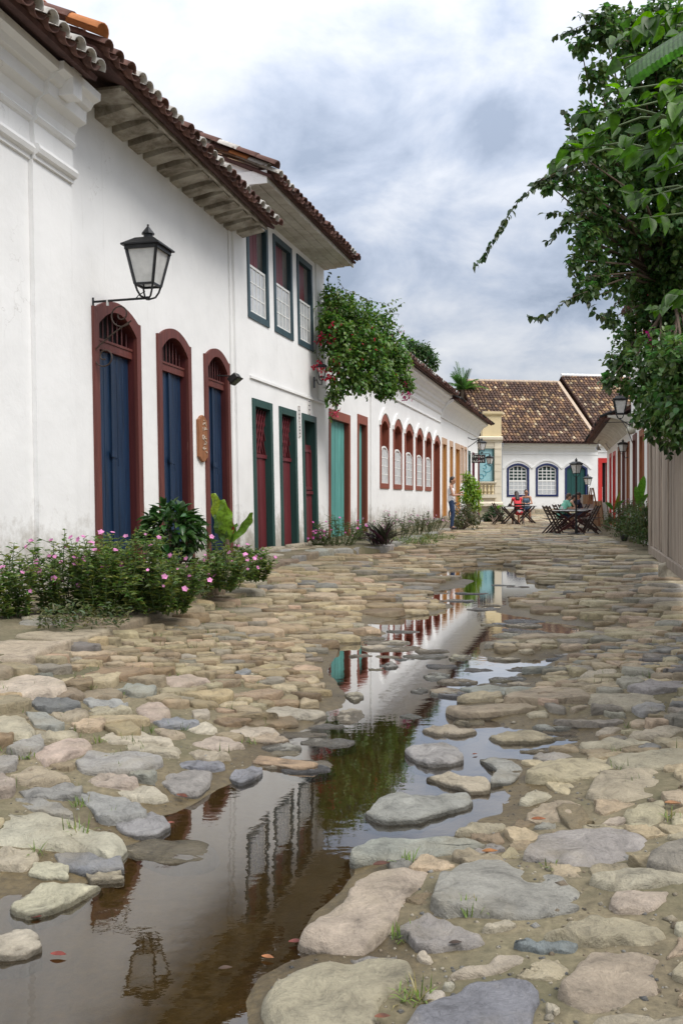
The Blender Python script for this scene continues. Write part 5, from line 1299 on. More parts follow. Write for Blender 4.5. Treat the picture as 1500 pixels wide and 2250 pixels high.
def plaque():
    f = FA; u0, u1 = f.u(427.5), f.u(446.5); z0, z1 = H - (1014 - HZ) / FPX * f.Y(436), H - (913 - HZ) / FPX * f.Y(436)
    p = thing('wooden_plaque', 'narrow carved wooden plaque between second and third blue doors', 'plaque', f.pt((u0 + u1) / 2, .01, z0)); um = (u0 + u1) / 2; w = (u1 - u0) / 2
    poly = [(um - w, z0 + .07), (um - w * .7, z0 + .05), (um - w * .4, z0 + .01), (um, z0 - .01), (um + w * .4, z0 + .01), (um + w * .7, z0 + .05), (um + w, z0 + .07), (um + w, z1 - .07), (um + w * .7, z1 - .05), (um + w * .4, z1 - .01), (um, z1 + .01), (um - w * .4, z1 - .01), (um - w * .7, z1 - .05), (um - w, z1 - .07)]
    mb = MB(); fprism(mb, f, poly, .05, .004); mb.build('board', M['plaque'], p, bevel=.006)
    rg = random.Random(8); hh = z1 - z0
    for (a, b) in ((.70, .88), (.48, .60), (.20, .42)):      # worn carved letters, no longer legible
        for k in range(7):
            z = z0 + hh * rg.uniform(a, b); u = um + w * rg.uniform(-.3, .6); q = [f.pt(u + rg.uniform(-.05, .05), .054, z + rg.uniform(-.03, .03)) for _ in range(3)]
            mb = MB(); mb.tube(q, .008, 5); mb.build('carving', M['plaque_worn'], p)
plaque()
def number_tiles():
    f = FB
    for (px, py, w, h_, lab) in ((654.5, 910, .13, .36, 'small white ceramic tile between second and third green framed doors, upper one'), (655, 945, .14, .30, 'small white ceramic tile between second and third green framed doors, lower one'), (677, 891, .15, .42, 'small white ceramic tile above the third green framed door')):
        u = f.u(px); z = H - (py - HZ) / FPX * f.Y(px)
        t = thing('house_tile', lab, 'plate', f.pt(u, 0, z), 'small ceramic plates on the two storey house')
        mb = MB(); fbox(mb, f, u - w / 2, u + w / 2, .003, .018, z - h_ / 2, z + h_ / 2); mb.build('tile', M['tile_plate'], t, bevel=.003)
        mb = MB(); ring(mb, f, path_rect(u - w / 2 + .015, u + w / 2 - .015, z - h_ / 2 + .015, z + h_ / 2 - .015), path_rect(u - w / 2 + .024, u + w / 2 - .024, z - h_ / 2 + .024, z + h_ / 2 - .024), .021, .016, True); mb.build('border', M['brown_frame'], t)
        rg = random.Random(px)
        for k in range(3):
            zz = z + h_ * (.22 - .22 * k); mb = MB(); fbox(mb, f, u - w * .22, u + w * .22, .017, .021, zz - .012, zz + .012); mb.build('glyph', M['slate_frame'], t)
number_tiles()
def lamp_post(px, base_y, Y, hgt, lab, s):
    b = P(px, base_y, Y); zg = float(mud_z([b.x], [b.y])[0]); b.z = zg
    t = thing('lamp_post', lab, 'lamp post', b, 'lamp posts by the tables')
    Z = Vector((0, 0, 1)); ph = hgt - s
    mb = MB(); mb.lathe(b, [(.26, -.02), (.26, .05), (.05, .07), (.045, .30), (.032, .32), (.028, ph)], 12); mb.build('post', M['iron'], t)
    lantern(t, b + Z * (ph - .02), s, .5)
    return t
lamp_post(1265.5, 1177, 26.6, 2.34, 'dark lamp post standing behind the white topped table', .56)
lamp_post(1291, 1148, 38.0, 2.10, 'shorter lamp post beside the easel', .56)
def sign_corner():
    f = FD; Y = 46.5; u = f.u(1047); p = f.pt(u, 0, 0); Z = Vector((0, 0, 1))
    b = P(1051, 1110, 44.0); zg = .2
    # hanging sign board on a plum post
    post = P(1051.5, 1118, 40.0); post.z = float(mud_z([post.x], [post.y])[0])
    s = thing('hanging_sign', 'black hanging sign board with white lettering on a plum post', 'sign', post)
    def q(px, py, Y=40.0): return P(px, py, Y)
    mb = MB(); mb.tube([post - Z * .02, q(1051.5, 1000)], .035, 8); mb.build('post', M['purple'], s)
    mb = MB(); mb.obox(q(1051, 1008), (.31, .0, 0), (0, .02, 0), (0, 0, .19)); bd = mb.build('board', M['sign_black'], s, bevel=.01)
    rg = random.Random(3)
    for row, (y0, h_) in enumerate(((1003, .05), (1012.5, .05))):
        for k in range(6):
            c = q(1038.8 + 4.6 * k, y0 + rg.uniform(-1, 1)) + Vector((0, -.028, 0)); r = rg.uniform(.028, .045)
            mb = MB(); mb.tube([c + Vector((r * math.cos(a), 0, r * math.sin(a))) for a in np.linspace(rg.uniform(0, 3), rg.uniform(4, 6), 7)], .010, 5); mb.build('letter', M['sign_white'], bd)
    mb = MB(); mb.tube([q(1035, 997), q(1070, 997)], .02, 6); mb.build('arm', M['iron'], s)
    a = thing('street_lantern', 'black lantern standing on top of the hanging sign', 'lantern', q(1058, 996), 'lanterns at the corner sign')
    lantern(a, q(1058, 994.5), .66, .3); mb = MB(); mb.tube([q(1058, 997), q(1058, 993)], .03, 8); mb.build('socket', M['iron'], a)
    c = thing('street_lantern', 'black lantern hanging in front of the turquoise window', 'lantern', q(1075.5, 1022), 'lanterns at the corner sign')
    lantern(c, q(1075.5, 1024), .56, .9); mb = MB(); mb.tube([q(1062, 997) , q(1075.5, 996.5), q(1075.5, 999)], .014, 6); mb.build('arm', M['iron'], c)
    g = thing('wall_lantern', 'dark projecting lamp bracket on the white corner house wall', 'lamp bracket', f.pt(f.u(1027), 0, 3.9))
    w0 = f.pt(f.u(1027), .01, 3.95); mb = MB(); mb.tube([w0 + Z * .3, w0 + f.nv * .25 + Z * .18, w0 + f.nv * .6 + Z * .25], .025, 6); mb.tube([w0 - Z * .2, w0 + f.nv * .3, w0 + f.nv * .55 + Z * .2], .02, 6); mb.build('bracket', M['iron'], g)
    mb = MB(); mb.lathe(w0 + f.nv * .6 + Z * .0, [(.12, 0), (.10, .12), (.03, .24)], 10); mb.build('shade', M['iron'], g)
sign_corner()
def right_lamps():
    f = FR; Z = Vector((0, 0, 1))
    Y = 21.6; tip = P(1362, 920, Y); wl = f.pt(f.u(1390), 0, tip.z - .03)
    L_ = thing('street_lantern', 'black lantern with pale glass on iron bracket at the tall right house', 'lantern', wl)
    lantern(L_, tip, .68, math.atan2(f.d.y, f.d.x)); mb = MB(); mb.tube([wl, Vector((tip.x - .02, tip.y, tip.z))], .016, 8); mb.tube([wl - Z * .45, wl.lerp(tip, .5) - Z * .12, tip], .011, 6); mb.build('bracket', M['iron'], L_)
    mb = MB(); mb.tube([P(1328, 928, Y), P(1386, 927, Y)], .010, 6); mb.build('stay', M['iron'], L_)
    w0 = f.pt(f.u(1381), .0, 0); w0.z = H - (1000 - HZ) / FPX * w0.y; tip = w0 + f.nv * .16
    s = thing('wall_lantern', 'small green glazed wall lantern between brown door frames on the right', 'lantern', w0)
    lantern(s, tip + Z * .03, .42, .5); mb = MB(); mb.tube([w0 - Z * .05, w0 + f.nv * .1 - Z * .08, tip + Z * .03], .013, 6); mb.obox(w0, f.nv * .012, f.d * .03, Z * .09); mb.build('arm', M['iron'], s)
    for k, (px, py, lab) in enumerate(((1386, 944, 'milky glass globe lamp on the right house wall, lower of two'), (1401, 933, 'milky glass globe lamp on the right house wall, upper of two'))):
        w0 = f.pt(f.u(px + 8), 0, 0); c = P(px, py, w0.y - .1); w0.z = c.z + .1
        g = thing('globe_lamp', lab, 'lamp', w0, 'globe lamps on the right house'); mb = MB(); mb.ball(c, .125, 14, 10); mb.build('globe', M['globe'], g, smooth=True)
        mb = MB(); mb.lathe(c + Z * .10, [(.07, 0), (.07, .05), (.03, .07)], 10); mb.tube([w0 + Z * .1, c + Z * .17], .012, 6); mb.build('holder', M['iron_rust'], g)
    a = P(1338, 988, 33.0); g = thing('gooseneck_lamp', 'white gooseneck lamp arching out over the red doors', 'lamp', a)
    mb = MB(); mb.tube([P(x, y, 33.0) for x, y in ((1342, 990), (1335, 982), (1328, 970), (1320, 965), (1315, 968), (1313, 978))], .016, 8); mb.build('neck', M['metal_grey'], g)
    e = P(1313, 989, 33.0); mb = MB(); mb.lathe(e, [(.12, 0), (.11, .03), (.05, .12), (.03, .20)], 12); mb.build('shade', M['metal_grey'], g)
right_lamps()
# ---------------------------------------------------------------- folding tables and chairs
def gz(x, y): return float(mud_z([x], [y])[0]) + .02
def folding_chair(x, y, rz, lab, group='folding chairs at the tables', wood_m=None):
    m_ = wood_m or M['dark_wood']; b = Vector((x, y, gz(x, y))); Mz = Matrix.Rotation(rz, 3, 'Z')
    t = thing('folding_chair', lab, 'chair', b, group); T = lambda a, c, z: b + Mz @ Vector((a, c, z))      # faces +x
    for s in (-1, 1):
        mb = MB(); mb.bar(T(.24, .19 * s, 0), T(-.20, .19 * s, .86), .025, .04); mb.build('leg', m_, t)
        mb = MB(); mb.bar(T(-.22, .165 * s, 0), T(.20, .165 * s, .44), .025, .04); mb.build('leg', m_, t)
    for k in range(6):
        a = -.17 + .075 * k; mb = MB(); mb.obox(T(a, 0, .455), Mz @ Vector((.032, 0, 0)), Mz @ Vector((0, .20, 0)), (0, 0, .010)); mb.build('seat_slat', m_, t)
    for k in range(3):
        z = .60 + .10 * k; a = .24 - .44 * z / .86; mb = MB(); mb.obox(T(a, 0, z), Mz @ Vector((.010, 0, 0)), Mz @ Vector((0, .19, 0)), (0, 0, .034)); mb.build('back_slat', m_, t)
    return t
def folding_table(x, y, rz, lab, w=.70, l=.70, h_=.74, top=None, leg=None):
    b = Vector((x, y, gz(x, y))); Mz = Matrix.Rotation(rz, 3, 'Z'); T = lambda a, c, z: b + Mz @ Vector((a, c, z)); leg = leg or M['dark_wood']
    t = thing('folding_table', lab, 'table', b, 'folding tables in the street')
    n = 7
    for k in range(n):
        c = -l / 2 + l / n * (k + .5); mb = MB(); mb.obox(T(0, c, h_ - .012), Mz @ Vector((w / 2, 0, 0)), Mz @ Vector((0, l / n / 2 - .004, 0)), (0, 0, .012)); mb.build('top_slat', M['dark_wood'], t)
    if top: mb = MB(); mb.obox(T(0, 0, h_ + .006), Mz @ Vector((w / 2 + .01, 0, 0)), Mz @ Vector((0, l / 2 + .01, 0)), (0, 0, .004)); mb.build('cover', top, t)
    for s in (-1, 1):
        mb = MB(); mb.bar(T(-w / 2 + .02, (l / 2 - .06) * s, 0), T(w / 2 - .06, (l / 2 - .06) * s, h_ - .03), .03, .055); mb.build('leg', leg, t)
        mb = MB(); mb.bar(T(w / 2 - .02, (l / 2 - .10) * s, 0), T(-w / 2 + .06, (l / 2 - .10) * s, h_ - .03), .03, .055); mb.build('leg', leg, t)
    for a in (-1, 1):
        mb = MB(); mb.bar(T(a * (w / 2 - .05), -l / 2 + .05, .06), T(a * (w / 2 - .05), l / 2 - .05, .06), .025, .04); mb.build('stretcher', leg, t)
    return t
def XY(px, Y): return ((px - CX) / FPX * Y, Y)
# right-hand group
tx, ty = XY(1248, 27.6); folding_table(tx, ty, 0.05, 'white topped dark table in front of the lamp post', .95, .80, .70, M['top_white'], M['red_wood'])
t2x, t2y = XY(1268, 30.2); folding_table(t2x, t2y, 0.05, 'white topped table behind, where the children sit', 1.25, .75, .70, M['top_white'], M['red_wood'])
for (px, Y, rz, lab) in ((1209, 27.0, .06, 'dark slatted folding chair nearest the camera left of the white table'), (1217, 27.75, .0, 'dark slatted folding chair left of the white table, second from the camera'), (1229, 30.3, .05, 'dark folding chair left of the rear white table under the child'),
                         (1296, 27.1, math.pi - .1, 'dark slatted folding chair right of the white table, nearer one'), (1301, 28.6, math.pi + .1, 'dark slatted folding chair right of the white table, farther one')):
    x, y = XY(px, Y); folding_chair(x, y, rz, lab)
# left-hand group
lx, ly = XY(1121, 35.0); folding_table(lx, ly, .0, 'dark bare folding table left of the woman in red', .72, .70, .72)
l2x, l2y = XY(1154, 36.6); folding_table(l2x, l2y, .0, 'white topped table where the couple sits', .75, .70, .72, M['top_white'])
for (px, Y, rz, lab) in ((1094, 35.0, .05, 'dark folding chair at the far left table by the bushes'), (1139, 35.2, math.pi / 2, 'dark folding chair under the woman in red'), (1155, 37.7, -math.pi / 2, 'dark folding chair under the man in sunglasses')):
    x, y = XY(px, Y); folding_chair(x, y, rz, lab)
def easel():
    x, y = XY(1300, 33.0); z = gz(x, y); b = Vector((x, y, z)); Z = Vector((0, 0, 1))
    e = thing('easel', 'wooden easel with raw board beside the right hand tables', 'easel', b)
    for (dx, dy, tx_) in ((-.30, -.2, -.06), (.26, -.2, .04), (.0, .5, 0)):
        mb = MB(); mb.bar(b + Vector((dx, dy, 0)), b + Vector((tx_, 0, 1.45)), .03, .045); mb.build('leg', M['easel'], e)
    mb = MB(); mb.bar(b + Vector((-.28, -.18, .5)), b + Vector((.24, -.18, .5)), .05, .03); mb.build('ledge', M['easel'], e)
    d = thing('display_board', 'grey panel with tan board on top leaning behind the lamp posts', 'panel', b + Vector((-.25, .3, 0)))
    c = P(1289, 1100, 33.2); mb = MB(); mb.obox(Vector((c.x, c.y, z + .62)), (.24, 0, 0), (0, .02, .0), (0, -.02, .58)); mb.build('panel', M['board_grey'], d)
    mb = MB(); mb.obox(Vector((c.x + .02, c.y - .045, z + 1.02)), (.18, 0, 0), (0, .012, 0), (0, -.01, .17)); mb.build('tan_board', M['plank_tan'], d)
    for k, (px, w, h_, lab, m_) in enumerate(((1312, .22, .95, 'tan stretcher canvas leaning beside the easel', 'plank_tan'), (1326, .20, .90, 'grey canvas leaning behind the plants on the right', 'board_grey'))):
        q = P(px, 1100, 33.6); zz = gz(q.x, q.y); c_ = thing('leaning_canvas', lab, 'canvas', (q.x, q.y, zz)); mb = MB(); mb.obox(Vector((q.x, q.y + .05, zz + h_ / 2)), (w, 0, 0), (0, .015, 0), (.0, .12, h_ / 2)); mb.build('canvas', M[m_], c_)
        for s in (-1, 1):
            mb = MB(); mb.bar(Vector((q.x + s * w * 1.1, q.y - .10, zz)), Vector((q.x + s * w * .8, q.y + .16, zz + h_ * 1.05)), .03, .03); mb.build('stretcher', M['easel'], c_)
easel()
def small_things():
    # tableware
    for (px, Y, z, m_, lab) in ((1234, 30.2, .74, 'top_white', 'small white cup on the rear white table'),):
        x, y = XY(px, Y); b = Vector((x, y, gz(x, y) + z - .02)); c = thing('cup', lab, 'cup', b); mb = MB(); mb.lathe(b, [(.03, 0), (.04, .02), (.045, .09), (.04, .09), (.035, .02)], 12); mb.build('bowl', M[m_], c); mb = MB(); mb.tube([b + Vector((.045, 0, .07)), b + Vector((.075, 0, .06)), b + Vector((.07, 0, .03)), b + Vector((.042, 0, .025))], .007, 6); mb.build('handle', M[m_], c)
    x, y = XY(1119, 35.0); b = Vector((x, y, gz(x, y) + .725)); n = thing('napkin_holder', 'small dark napkin holder on the bare left table', 'napkin holder', b)
    mb = MB(); mb.obox(b + Vector((0, 0, .012)), (.09, 0, 0), (0, .05, 0), (0, 0, .008)); mb.build('base', M['black'], n)
    for s in (-1, 1): mb = MB(); mb.prism([b + Vector((-.07, .03 * s, .02)), b + Vector((.07, .03 * s, .02)), b + Vector((.0, .03 * s, .13))], (0, .006, 0)); mb.build('side', M['black'], n)
    # rock by the fence
    c = G(1470, 1262, .0); p = np.array([(c.x + .17 * math.cos(t) * k, c.y + .12 * math.sin(t) * k) for t, k in zip(np.linspace(0, 6.283, 9)[:-1], (1, .85, 1.1, .9, 1, 1.12, .8, 1))])
    V, F = stone_geo(chaikin(p, 2), .15, -.06, random.Random(5), 5, .6, .02); mb = MB(); mb.cur = SC['cream']; mb.add(V, F)
    o = mb.build('rock', M['stone'], None, smooth=True, fix=False); setp(o, 'pale loose rock lying under the plank fence', 'rock')
small_things()
def bicycle():
    Z = Vector((0, 0, 1)); y0 = 35.0; x0 = (1047 - CX) / FPX * y0; z0 = gz(x0, y0); b = Vector((x0, y0, z0))
    t = thing('bicycle', 'grey bicycle leaning in the bushes beside the standing woman', 'bicycle', b)
    d = Vector((-.62, .78, 0)).normalized(); up = (Z + Vector((-.42, -.15, 0))).normalized(); r = .32
    f1 = b + up * r; f2 = f1 + d * 1.02
    for c in (f1, f2):
        pts = [c + (d * math.cos(a) + up * math.sin(a)) * r for a in np.linspace(0, 2 * math.pi, 33)[:-1]]
        mb = MB(); mb.tube(pts, .020, 6, closed=True); w = mb.build('tyre', M['rubber'], t, smooth=True)
        mb = MB(); mb.tube([c + (q - c) * .92 for q in pts], .014, 6, closed=True); mb.build('rim', M['metal_grey'], w, smooth=True)
        mb = MB()
        for k in range(0, 32, 2): mb.tube([c, c + (pts[k] - c) * .92], .003, 3)
        mb.build('spokes', M['metal_grey'], w)
    hd = f1 + d * .12 + up * .52; st = f2 - d * .28 + up * .48; bb = f2 - d * .44 - up * .03
    mb = MB()
    for a, c in ((f1, hd), (hd, st), (hd - up * .1, bb), (bb, st), (st, f2), (bb, f2)): mb.tube([a, c], .016, 8)
    mb.build('frame', M['metal_grey'], t)
    sd = d.cross(up); mb = MB(); h0 = hd + up * .14; mb.tube([hd, h0], .013, 6); mb.tube([h0 - sd * .27 + d * .1, h0 - sd * .12, h0 + sd * .12, h0 + sd * .27 + d * .1], .012, 6); mb.build('handlebar', M['black'], t)
    mb = MB(); mb.tube([st, st + up * .12], .013, 6); mb.ball(st + up * .14, (.12, .12, .035), 10, 6); mb.build('saddle', M['black'], t)
bicycle()
# ================================================================ people
def remeshed(mb, name, mat, parent, voxel=.011, smooth=3):
    o = mb.build(name + '_raw', mat, parent, fix=True); m1 = o.modifiers.new('r', 'REMESH'); m1.mode = 'VOXEL'; m1.voxel_size = voxel
    m2 = o.modifiers.new('s', 'SMOOTH'); m2.iterations = smooth; m2.factor = .5
    bpy.context.view_layer.update(); dg = bpy.context.evaluated_depsgraph_get(); me = bpy.data.meshes.new_from_object(o.evaluated_get(dg)); me.name = name
    me.polygons.foreach_set('use_smooth', [True] * len(me.polygons)); me.materials.clear(); me.materials.append(mat)
    old = o.data; bpy.data.objects.remove(o); bpy.data.meshes.remove(old); return link(name, me, parent)
def figure(label, base, rz, J, skin, top, bottom, hair, scale=1.0, long_hair=0, shorts=False, sleeves=.0, glasses=False, shoes=True, top_low=None, barefoot=False, bob=0.0, head_yaw=0.0):
    """J: joints in metres, facing +x, left is +y"""
    base = Vector(base); Mz = Matrix.Rotation(rz, 3, 'Z'); T = lambda p: base + Mz @ (Vector(p) * scale); s = scale
    t = thing('person', label, 'person', base); g = lambda k: Vector(J[k])
    b = MB(); C = lambda mb, p, q, r0, r1: mb.capsule(T(p), T(q), r0 * s, r1 * s, 10)
    pel, che, nek, hed = g('pel'), g('che'), g('nek'), g('hed'); lat = (g('shL') - g('shR')).normalized()
    for k in (-1, 1):
        C(b, pel + lat * .06 * k, che + lat * .055 * k, .095, .098)
    C(b, g('shL').lerp(nek, .15), g('shR').lerp(nek, .15), .055, .055); C(b, nek, hed - (hed - nek).normalized() * .04, .048, .046)
    # head with jaw, nose and ears
    up = (hed - nek).normalized(); fw = Matrix.Rotation(head_yaw, 3, 'Z') @ Vector((1, 0, 0)); fw = (fw - up * fw.dot(up)).normalized(); sd = up.cross(fw)
    Mh = Mz @ Matrix((fw, sd, up)).transposed()
    b.ball(T(hed + up * .02), Vector((.092, .076, .108)) * s, 14, 10, Mh); b.ball(T(hed + fw * .028 - up * .055), Vector((.060, .055, .060)) * s, 10, 8, Mh)
    C(b, hed + fw * .090 + up * .008, hed + fw * .108 - up * .028, .010, .015)
    for k in (-1, 1): b.ball(T(hed + sd * .078 * k - fw * .005 - up * .01), Vector((.018, .010, .030)) * s, 8, 6, Mh)
    C(b, hed + fw * .080 - up * .062 - sd * .018, hed + fw * .080 - up * .062 + sd * .018, .009, .009)
    for S_ in 'LR':
        sh, el, wr = g('sh' + S_), g('el' + S_), g('wr' + S_); C(b, sh, el, .046, .036); C(b, el, wr, .037, .025)
        d = (wr - el).normalized(); hp = wr + d * .06; C(b, wr, hp, .026, .030)
        n1 = d.cross(Vector((0, 0, 1))); n1 = n1.normalized() if n1.length > .1 else Vector((0, 1, 0)); cur = d.cross(n1).normalized()
        if cur.z > 0: cur = -cur
        for k in range(4):
            o = n1 * (.021 * (k - 1.5)); ln = (.030, .036, .034, .027)[k]; a = hp + o + d * .012; m_ = a + d * ln + cur * .006; C(b, a, m_, .0098, .0090); C(b, m_, m_ + d * ln * .6 + cur * .022, .0090, .0080)
        C(b, wr + n1 * .024 * (1 if S_ == 'L' else -1) + d * .02, wr + n1 * .048 * (1 if S_ == 'L' else -1) + d * .062 + cur * .01, .011, .009)
        hi, kn, an, to = g('hi' + S_), g('kn' + S_), g('an' + S_), g('to' + S_)
        C(b, hi, kn, .078, .052); C(b, kn, kn.lerp(an, .35), .052, .052); C(b, kn.lerp(an, .35), an, .052, .036); C(b, an, to, .036, .028); C(b, an, an - (to - an).normalized() * .04 - Vector((0, 0, .03)), .036, .030)
    body = remeshed(b, 'body', skin, t, .0105 * s)
    for k in (-1, 1):
        mb = MB(); mb.ball(T(hed + fw * .083 + sd * .032 * k + up * .012), Vector((.008, .013, .008)) * s, 8, 6, Mh); mb.build('eye', M['black'], t, smooth=True)
    # top
    c = MB(); lo = pel + Vector((0, 0, .0)) if top_low is None else pel + Vector((0, 0, top_low))
    for k in (-1, 1):
        C(c, lo + lat * .060 * k, pel.lerp(che, .5) + lat * .048 * k, .118, .104); C(c, pel.lerp(che, .5) + lat * .048 * k, che + lat * .052 * k, .104, .108)
        C(c, che + lat * .06 * k, nek.lerp(g('shL' if k > 0 else 'shR'), .62) - Vector((0, 0, .012)), .075, .036)
    if sleeves:
        for S_ in 'LR': C(c, g('sh' + S_), g('sh' + S_).lerp(g('el' + S_), sleeves), .060, .058)
        C(c, g('shL'), g('shR'), .060, .060)
    if top: remeshed(c, 'top', top, t, .013 * s)
    # trousers or shorts
    c = MB(); C(c, pel - lat * .06 - Vector((0, 0, .0)), pel + lat * .06, .112, .112)
    for S_ in 'LR':
        hi, kn, an = g('hi' + S_), g('kn' + S_), g('an' + S_)
        if shorts: C(c, hi, hi.lerp(kn, .72), .096, .082)
        else: C(c, hi, kn, .096, .068); C(c, kn, an + (kn - an).normalized() * .03, .068, .055)
    remeshed(c, 'shorts' if shorts else 'trousers', bottom, t, .013 * s)
    if shoes:
        for S_ in 'LR':
            c = MB(); an, to = g('an' + S_), g('to' + S_); C(c, an - Vector((0, 0, .035)), to, .042, .036); C(c, an - Vector((0, 0, .035)), an - (to - an).normalized() * .04 - Vector((0, 0, .035)), .042, .038); remeshed(c, 'shoe', M['shoe'], t, .012 * s)
    # hair
    c = MB(); c.ball(T(hed + up * .050 - fw * .024), Vector((.096, .088, .098)) * s, 14, 10, Mh); c.ball(T(hed - fw * .045 - up * .01), Vector((.066, .080, .085)) * s, 12, 8, Mh)
    if bob: c.ball(T(hed - fw * .105 + up * bob), Vector((.045, .045, .045)) * s, 10, 8, Mh)
    if long_hair:
        C(c, hed - fw * .07 - sd * .03, hed - fw * .085 - up * long_hair - sd * .04, .052, .045); C(c, hed - fw * .07 + sd * .03, hed - fw * .085 - up * long_hair + sd * .04, .052, .045)
    remeshed(c, 'hair', hair, t, .013 * s)
    if glasses:
        mb = MB()
        for k in (-1, 1): mb.ball(T(hed + fw * .098 + sd * .034 * k + up * .012), Vector((.010, .030, .022)) * s, 10, 6, Mh)
        mb.tube([T(hed + fw * .100 - sd * .07 + up * .018), T(hed + fw * .106 + up * .018), T(hed + fw * .100 + sd * .07 + up * .018), T(hed + sd * .088 + up * .01)], .006 * s, 5); mb.build('sunglasses', M['black'], t)
    return t
def standing():
    J = dict(pel=(0, 0, .93), che=(-.01, 0, 1.24), nek=(.01, 0, 1.40), hed=(.045, 0, 1.555), shL=(0, .165, 1.36), shR=(0, -.165, 1.36), elL=(.10, .20, 1.09), elR=(.09, -.21, 1.08), wrL=(.30, .04, 1.17), wrR=(.31, -.06, 1.10),
             hiL=(0, .085, .90), hiR=(.01, -.085, .90), knL=(.04, .085, .50), knR=(.06, -.08, .50), anL=(.0, .085, .075), anR=(.03, -.085, .075), toL=(.13, .10, .03), toR=(.16, -.10, .03))
    x, y = XY(991, 28.6); zb = .135
    figure('woman in white sleeveless top and blue jeans standing with folded arms', (x, y, zb), R(-16), J, M['skin'], M['cloth_white'], M['denim'], M['hair'], 1.0, top_low=-.01, bob=.0, head_yaw=R(-12))
standing()
def seat_pose(lean=.10, arm=.35, armz=.76, wid=.10, head=(.16, 0, 1.24), nek=(.13, 0, 1.10)):
    return dict(pel=(0, 0, .53), che=(lean * .8, 0, .92), nek=nek, hed=head, shL=(lean, .165, 1.05), shR=(lean, -.165, 1.05), elL=(lean + .14, .22, .80), elR=(lean + .14, -.22, .80), wrL=(arm, .11, armz), wrR=(arm, -.11, armz),
                hiL=(.03, wid, .52), hiR=(.03, -wid, .52), knL=(.44, wid + .03, .52), knR=(.44, -wid - .03, .52), anL=(.40, wid + .02, .075), anR=(.36, -wid - .02, .075), toL=(.54, wid + .03, .03), toR=(.50, -wid - .03, .03))
x, y = XY(1139, 35.2); figure('woman with long dark hair in coral red top and white shorts, back turned', (x, y, gz(x, y) - .02), R(96), seat_pose(.22, .48, .78, head=(.30, 0, 1.22), nek=(.24, 0, 1.09)), M['skin'], M['cloth_red'], M['cloth_white'], M['hair'], 1.0, .26, True, .12, top_low=-.02)
x, y = XY(1155, 37.7); figure('man in sunglasses and grey blue sleeveless top facing the camera', (x, y, gz(x, y) - .02), R(-98), seat_pose(.16, .42, .80), M['skin'], M['cloth_grey'], M['denim'], M['hair'], 1.03, 0, True, 0, True)
x, y = XY(1229, 30.3); figure('child in mint green shirt sitting at the rear white table', (x, y, gz(x, y) - .02), R(4), seat_pose(.24, .50, .80, head=(.34, 0, 1.22), nek=(.27, 0, 1.09)), M['skin'], M['cloth_mint'], M['denim'], M['hair_light'], .93, 0, True, .55)
x, y = XY(1240, 31.6); folding_chair(x, y, 0, 'dark folding chair under the child in green'); figure('child in green top leaning over the rear table with arms out', (x, y, gz(x, y) - .02), R(-8), seat_pose(.26, .62, .84, head=(.36, 0, 1.20), nek=(.29, 0, 1.08)), M['skin_light'], M['cloth_green'], M['denim'], M['hair'], .92, 0, True, 0, top_low=.0)
x, y = XY(1279, 31.4); folding_chair(x, y, math.pi, 'dark folding chair under the person in navy'); figure('person in navy shirt behind the lamp post at the rear table', (x, y, gz(x, y) - .02), R(184), seat_pose(.18, .46, .78), M['skin'], M['cloth_navy'], M['cloth_navy'], M['hair'], .95, 0, False, .5)
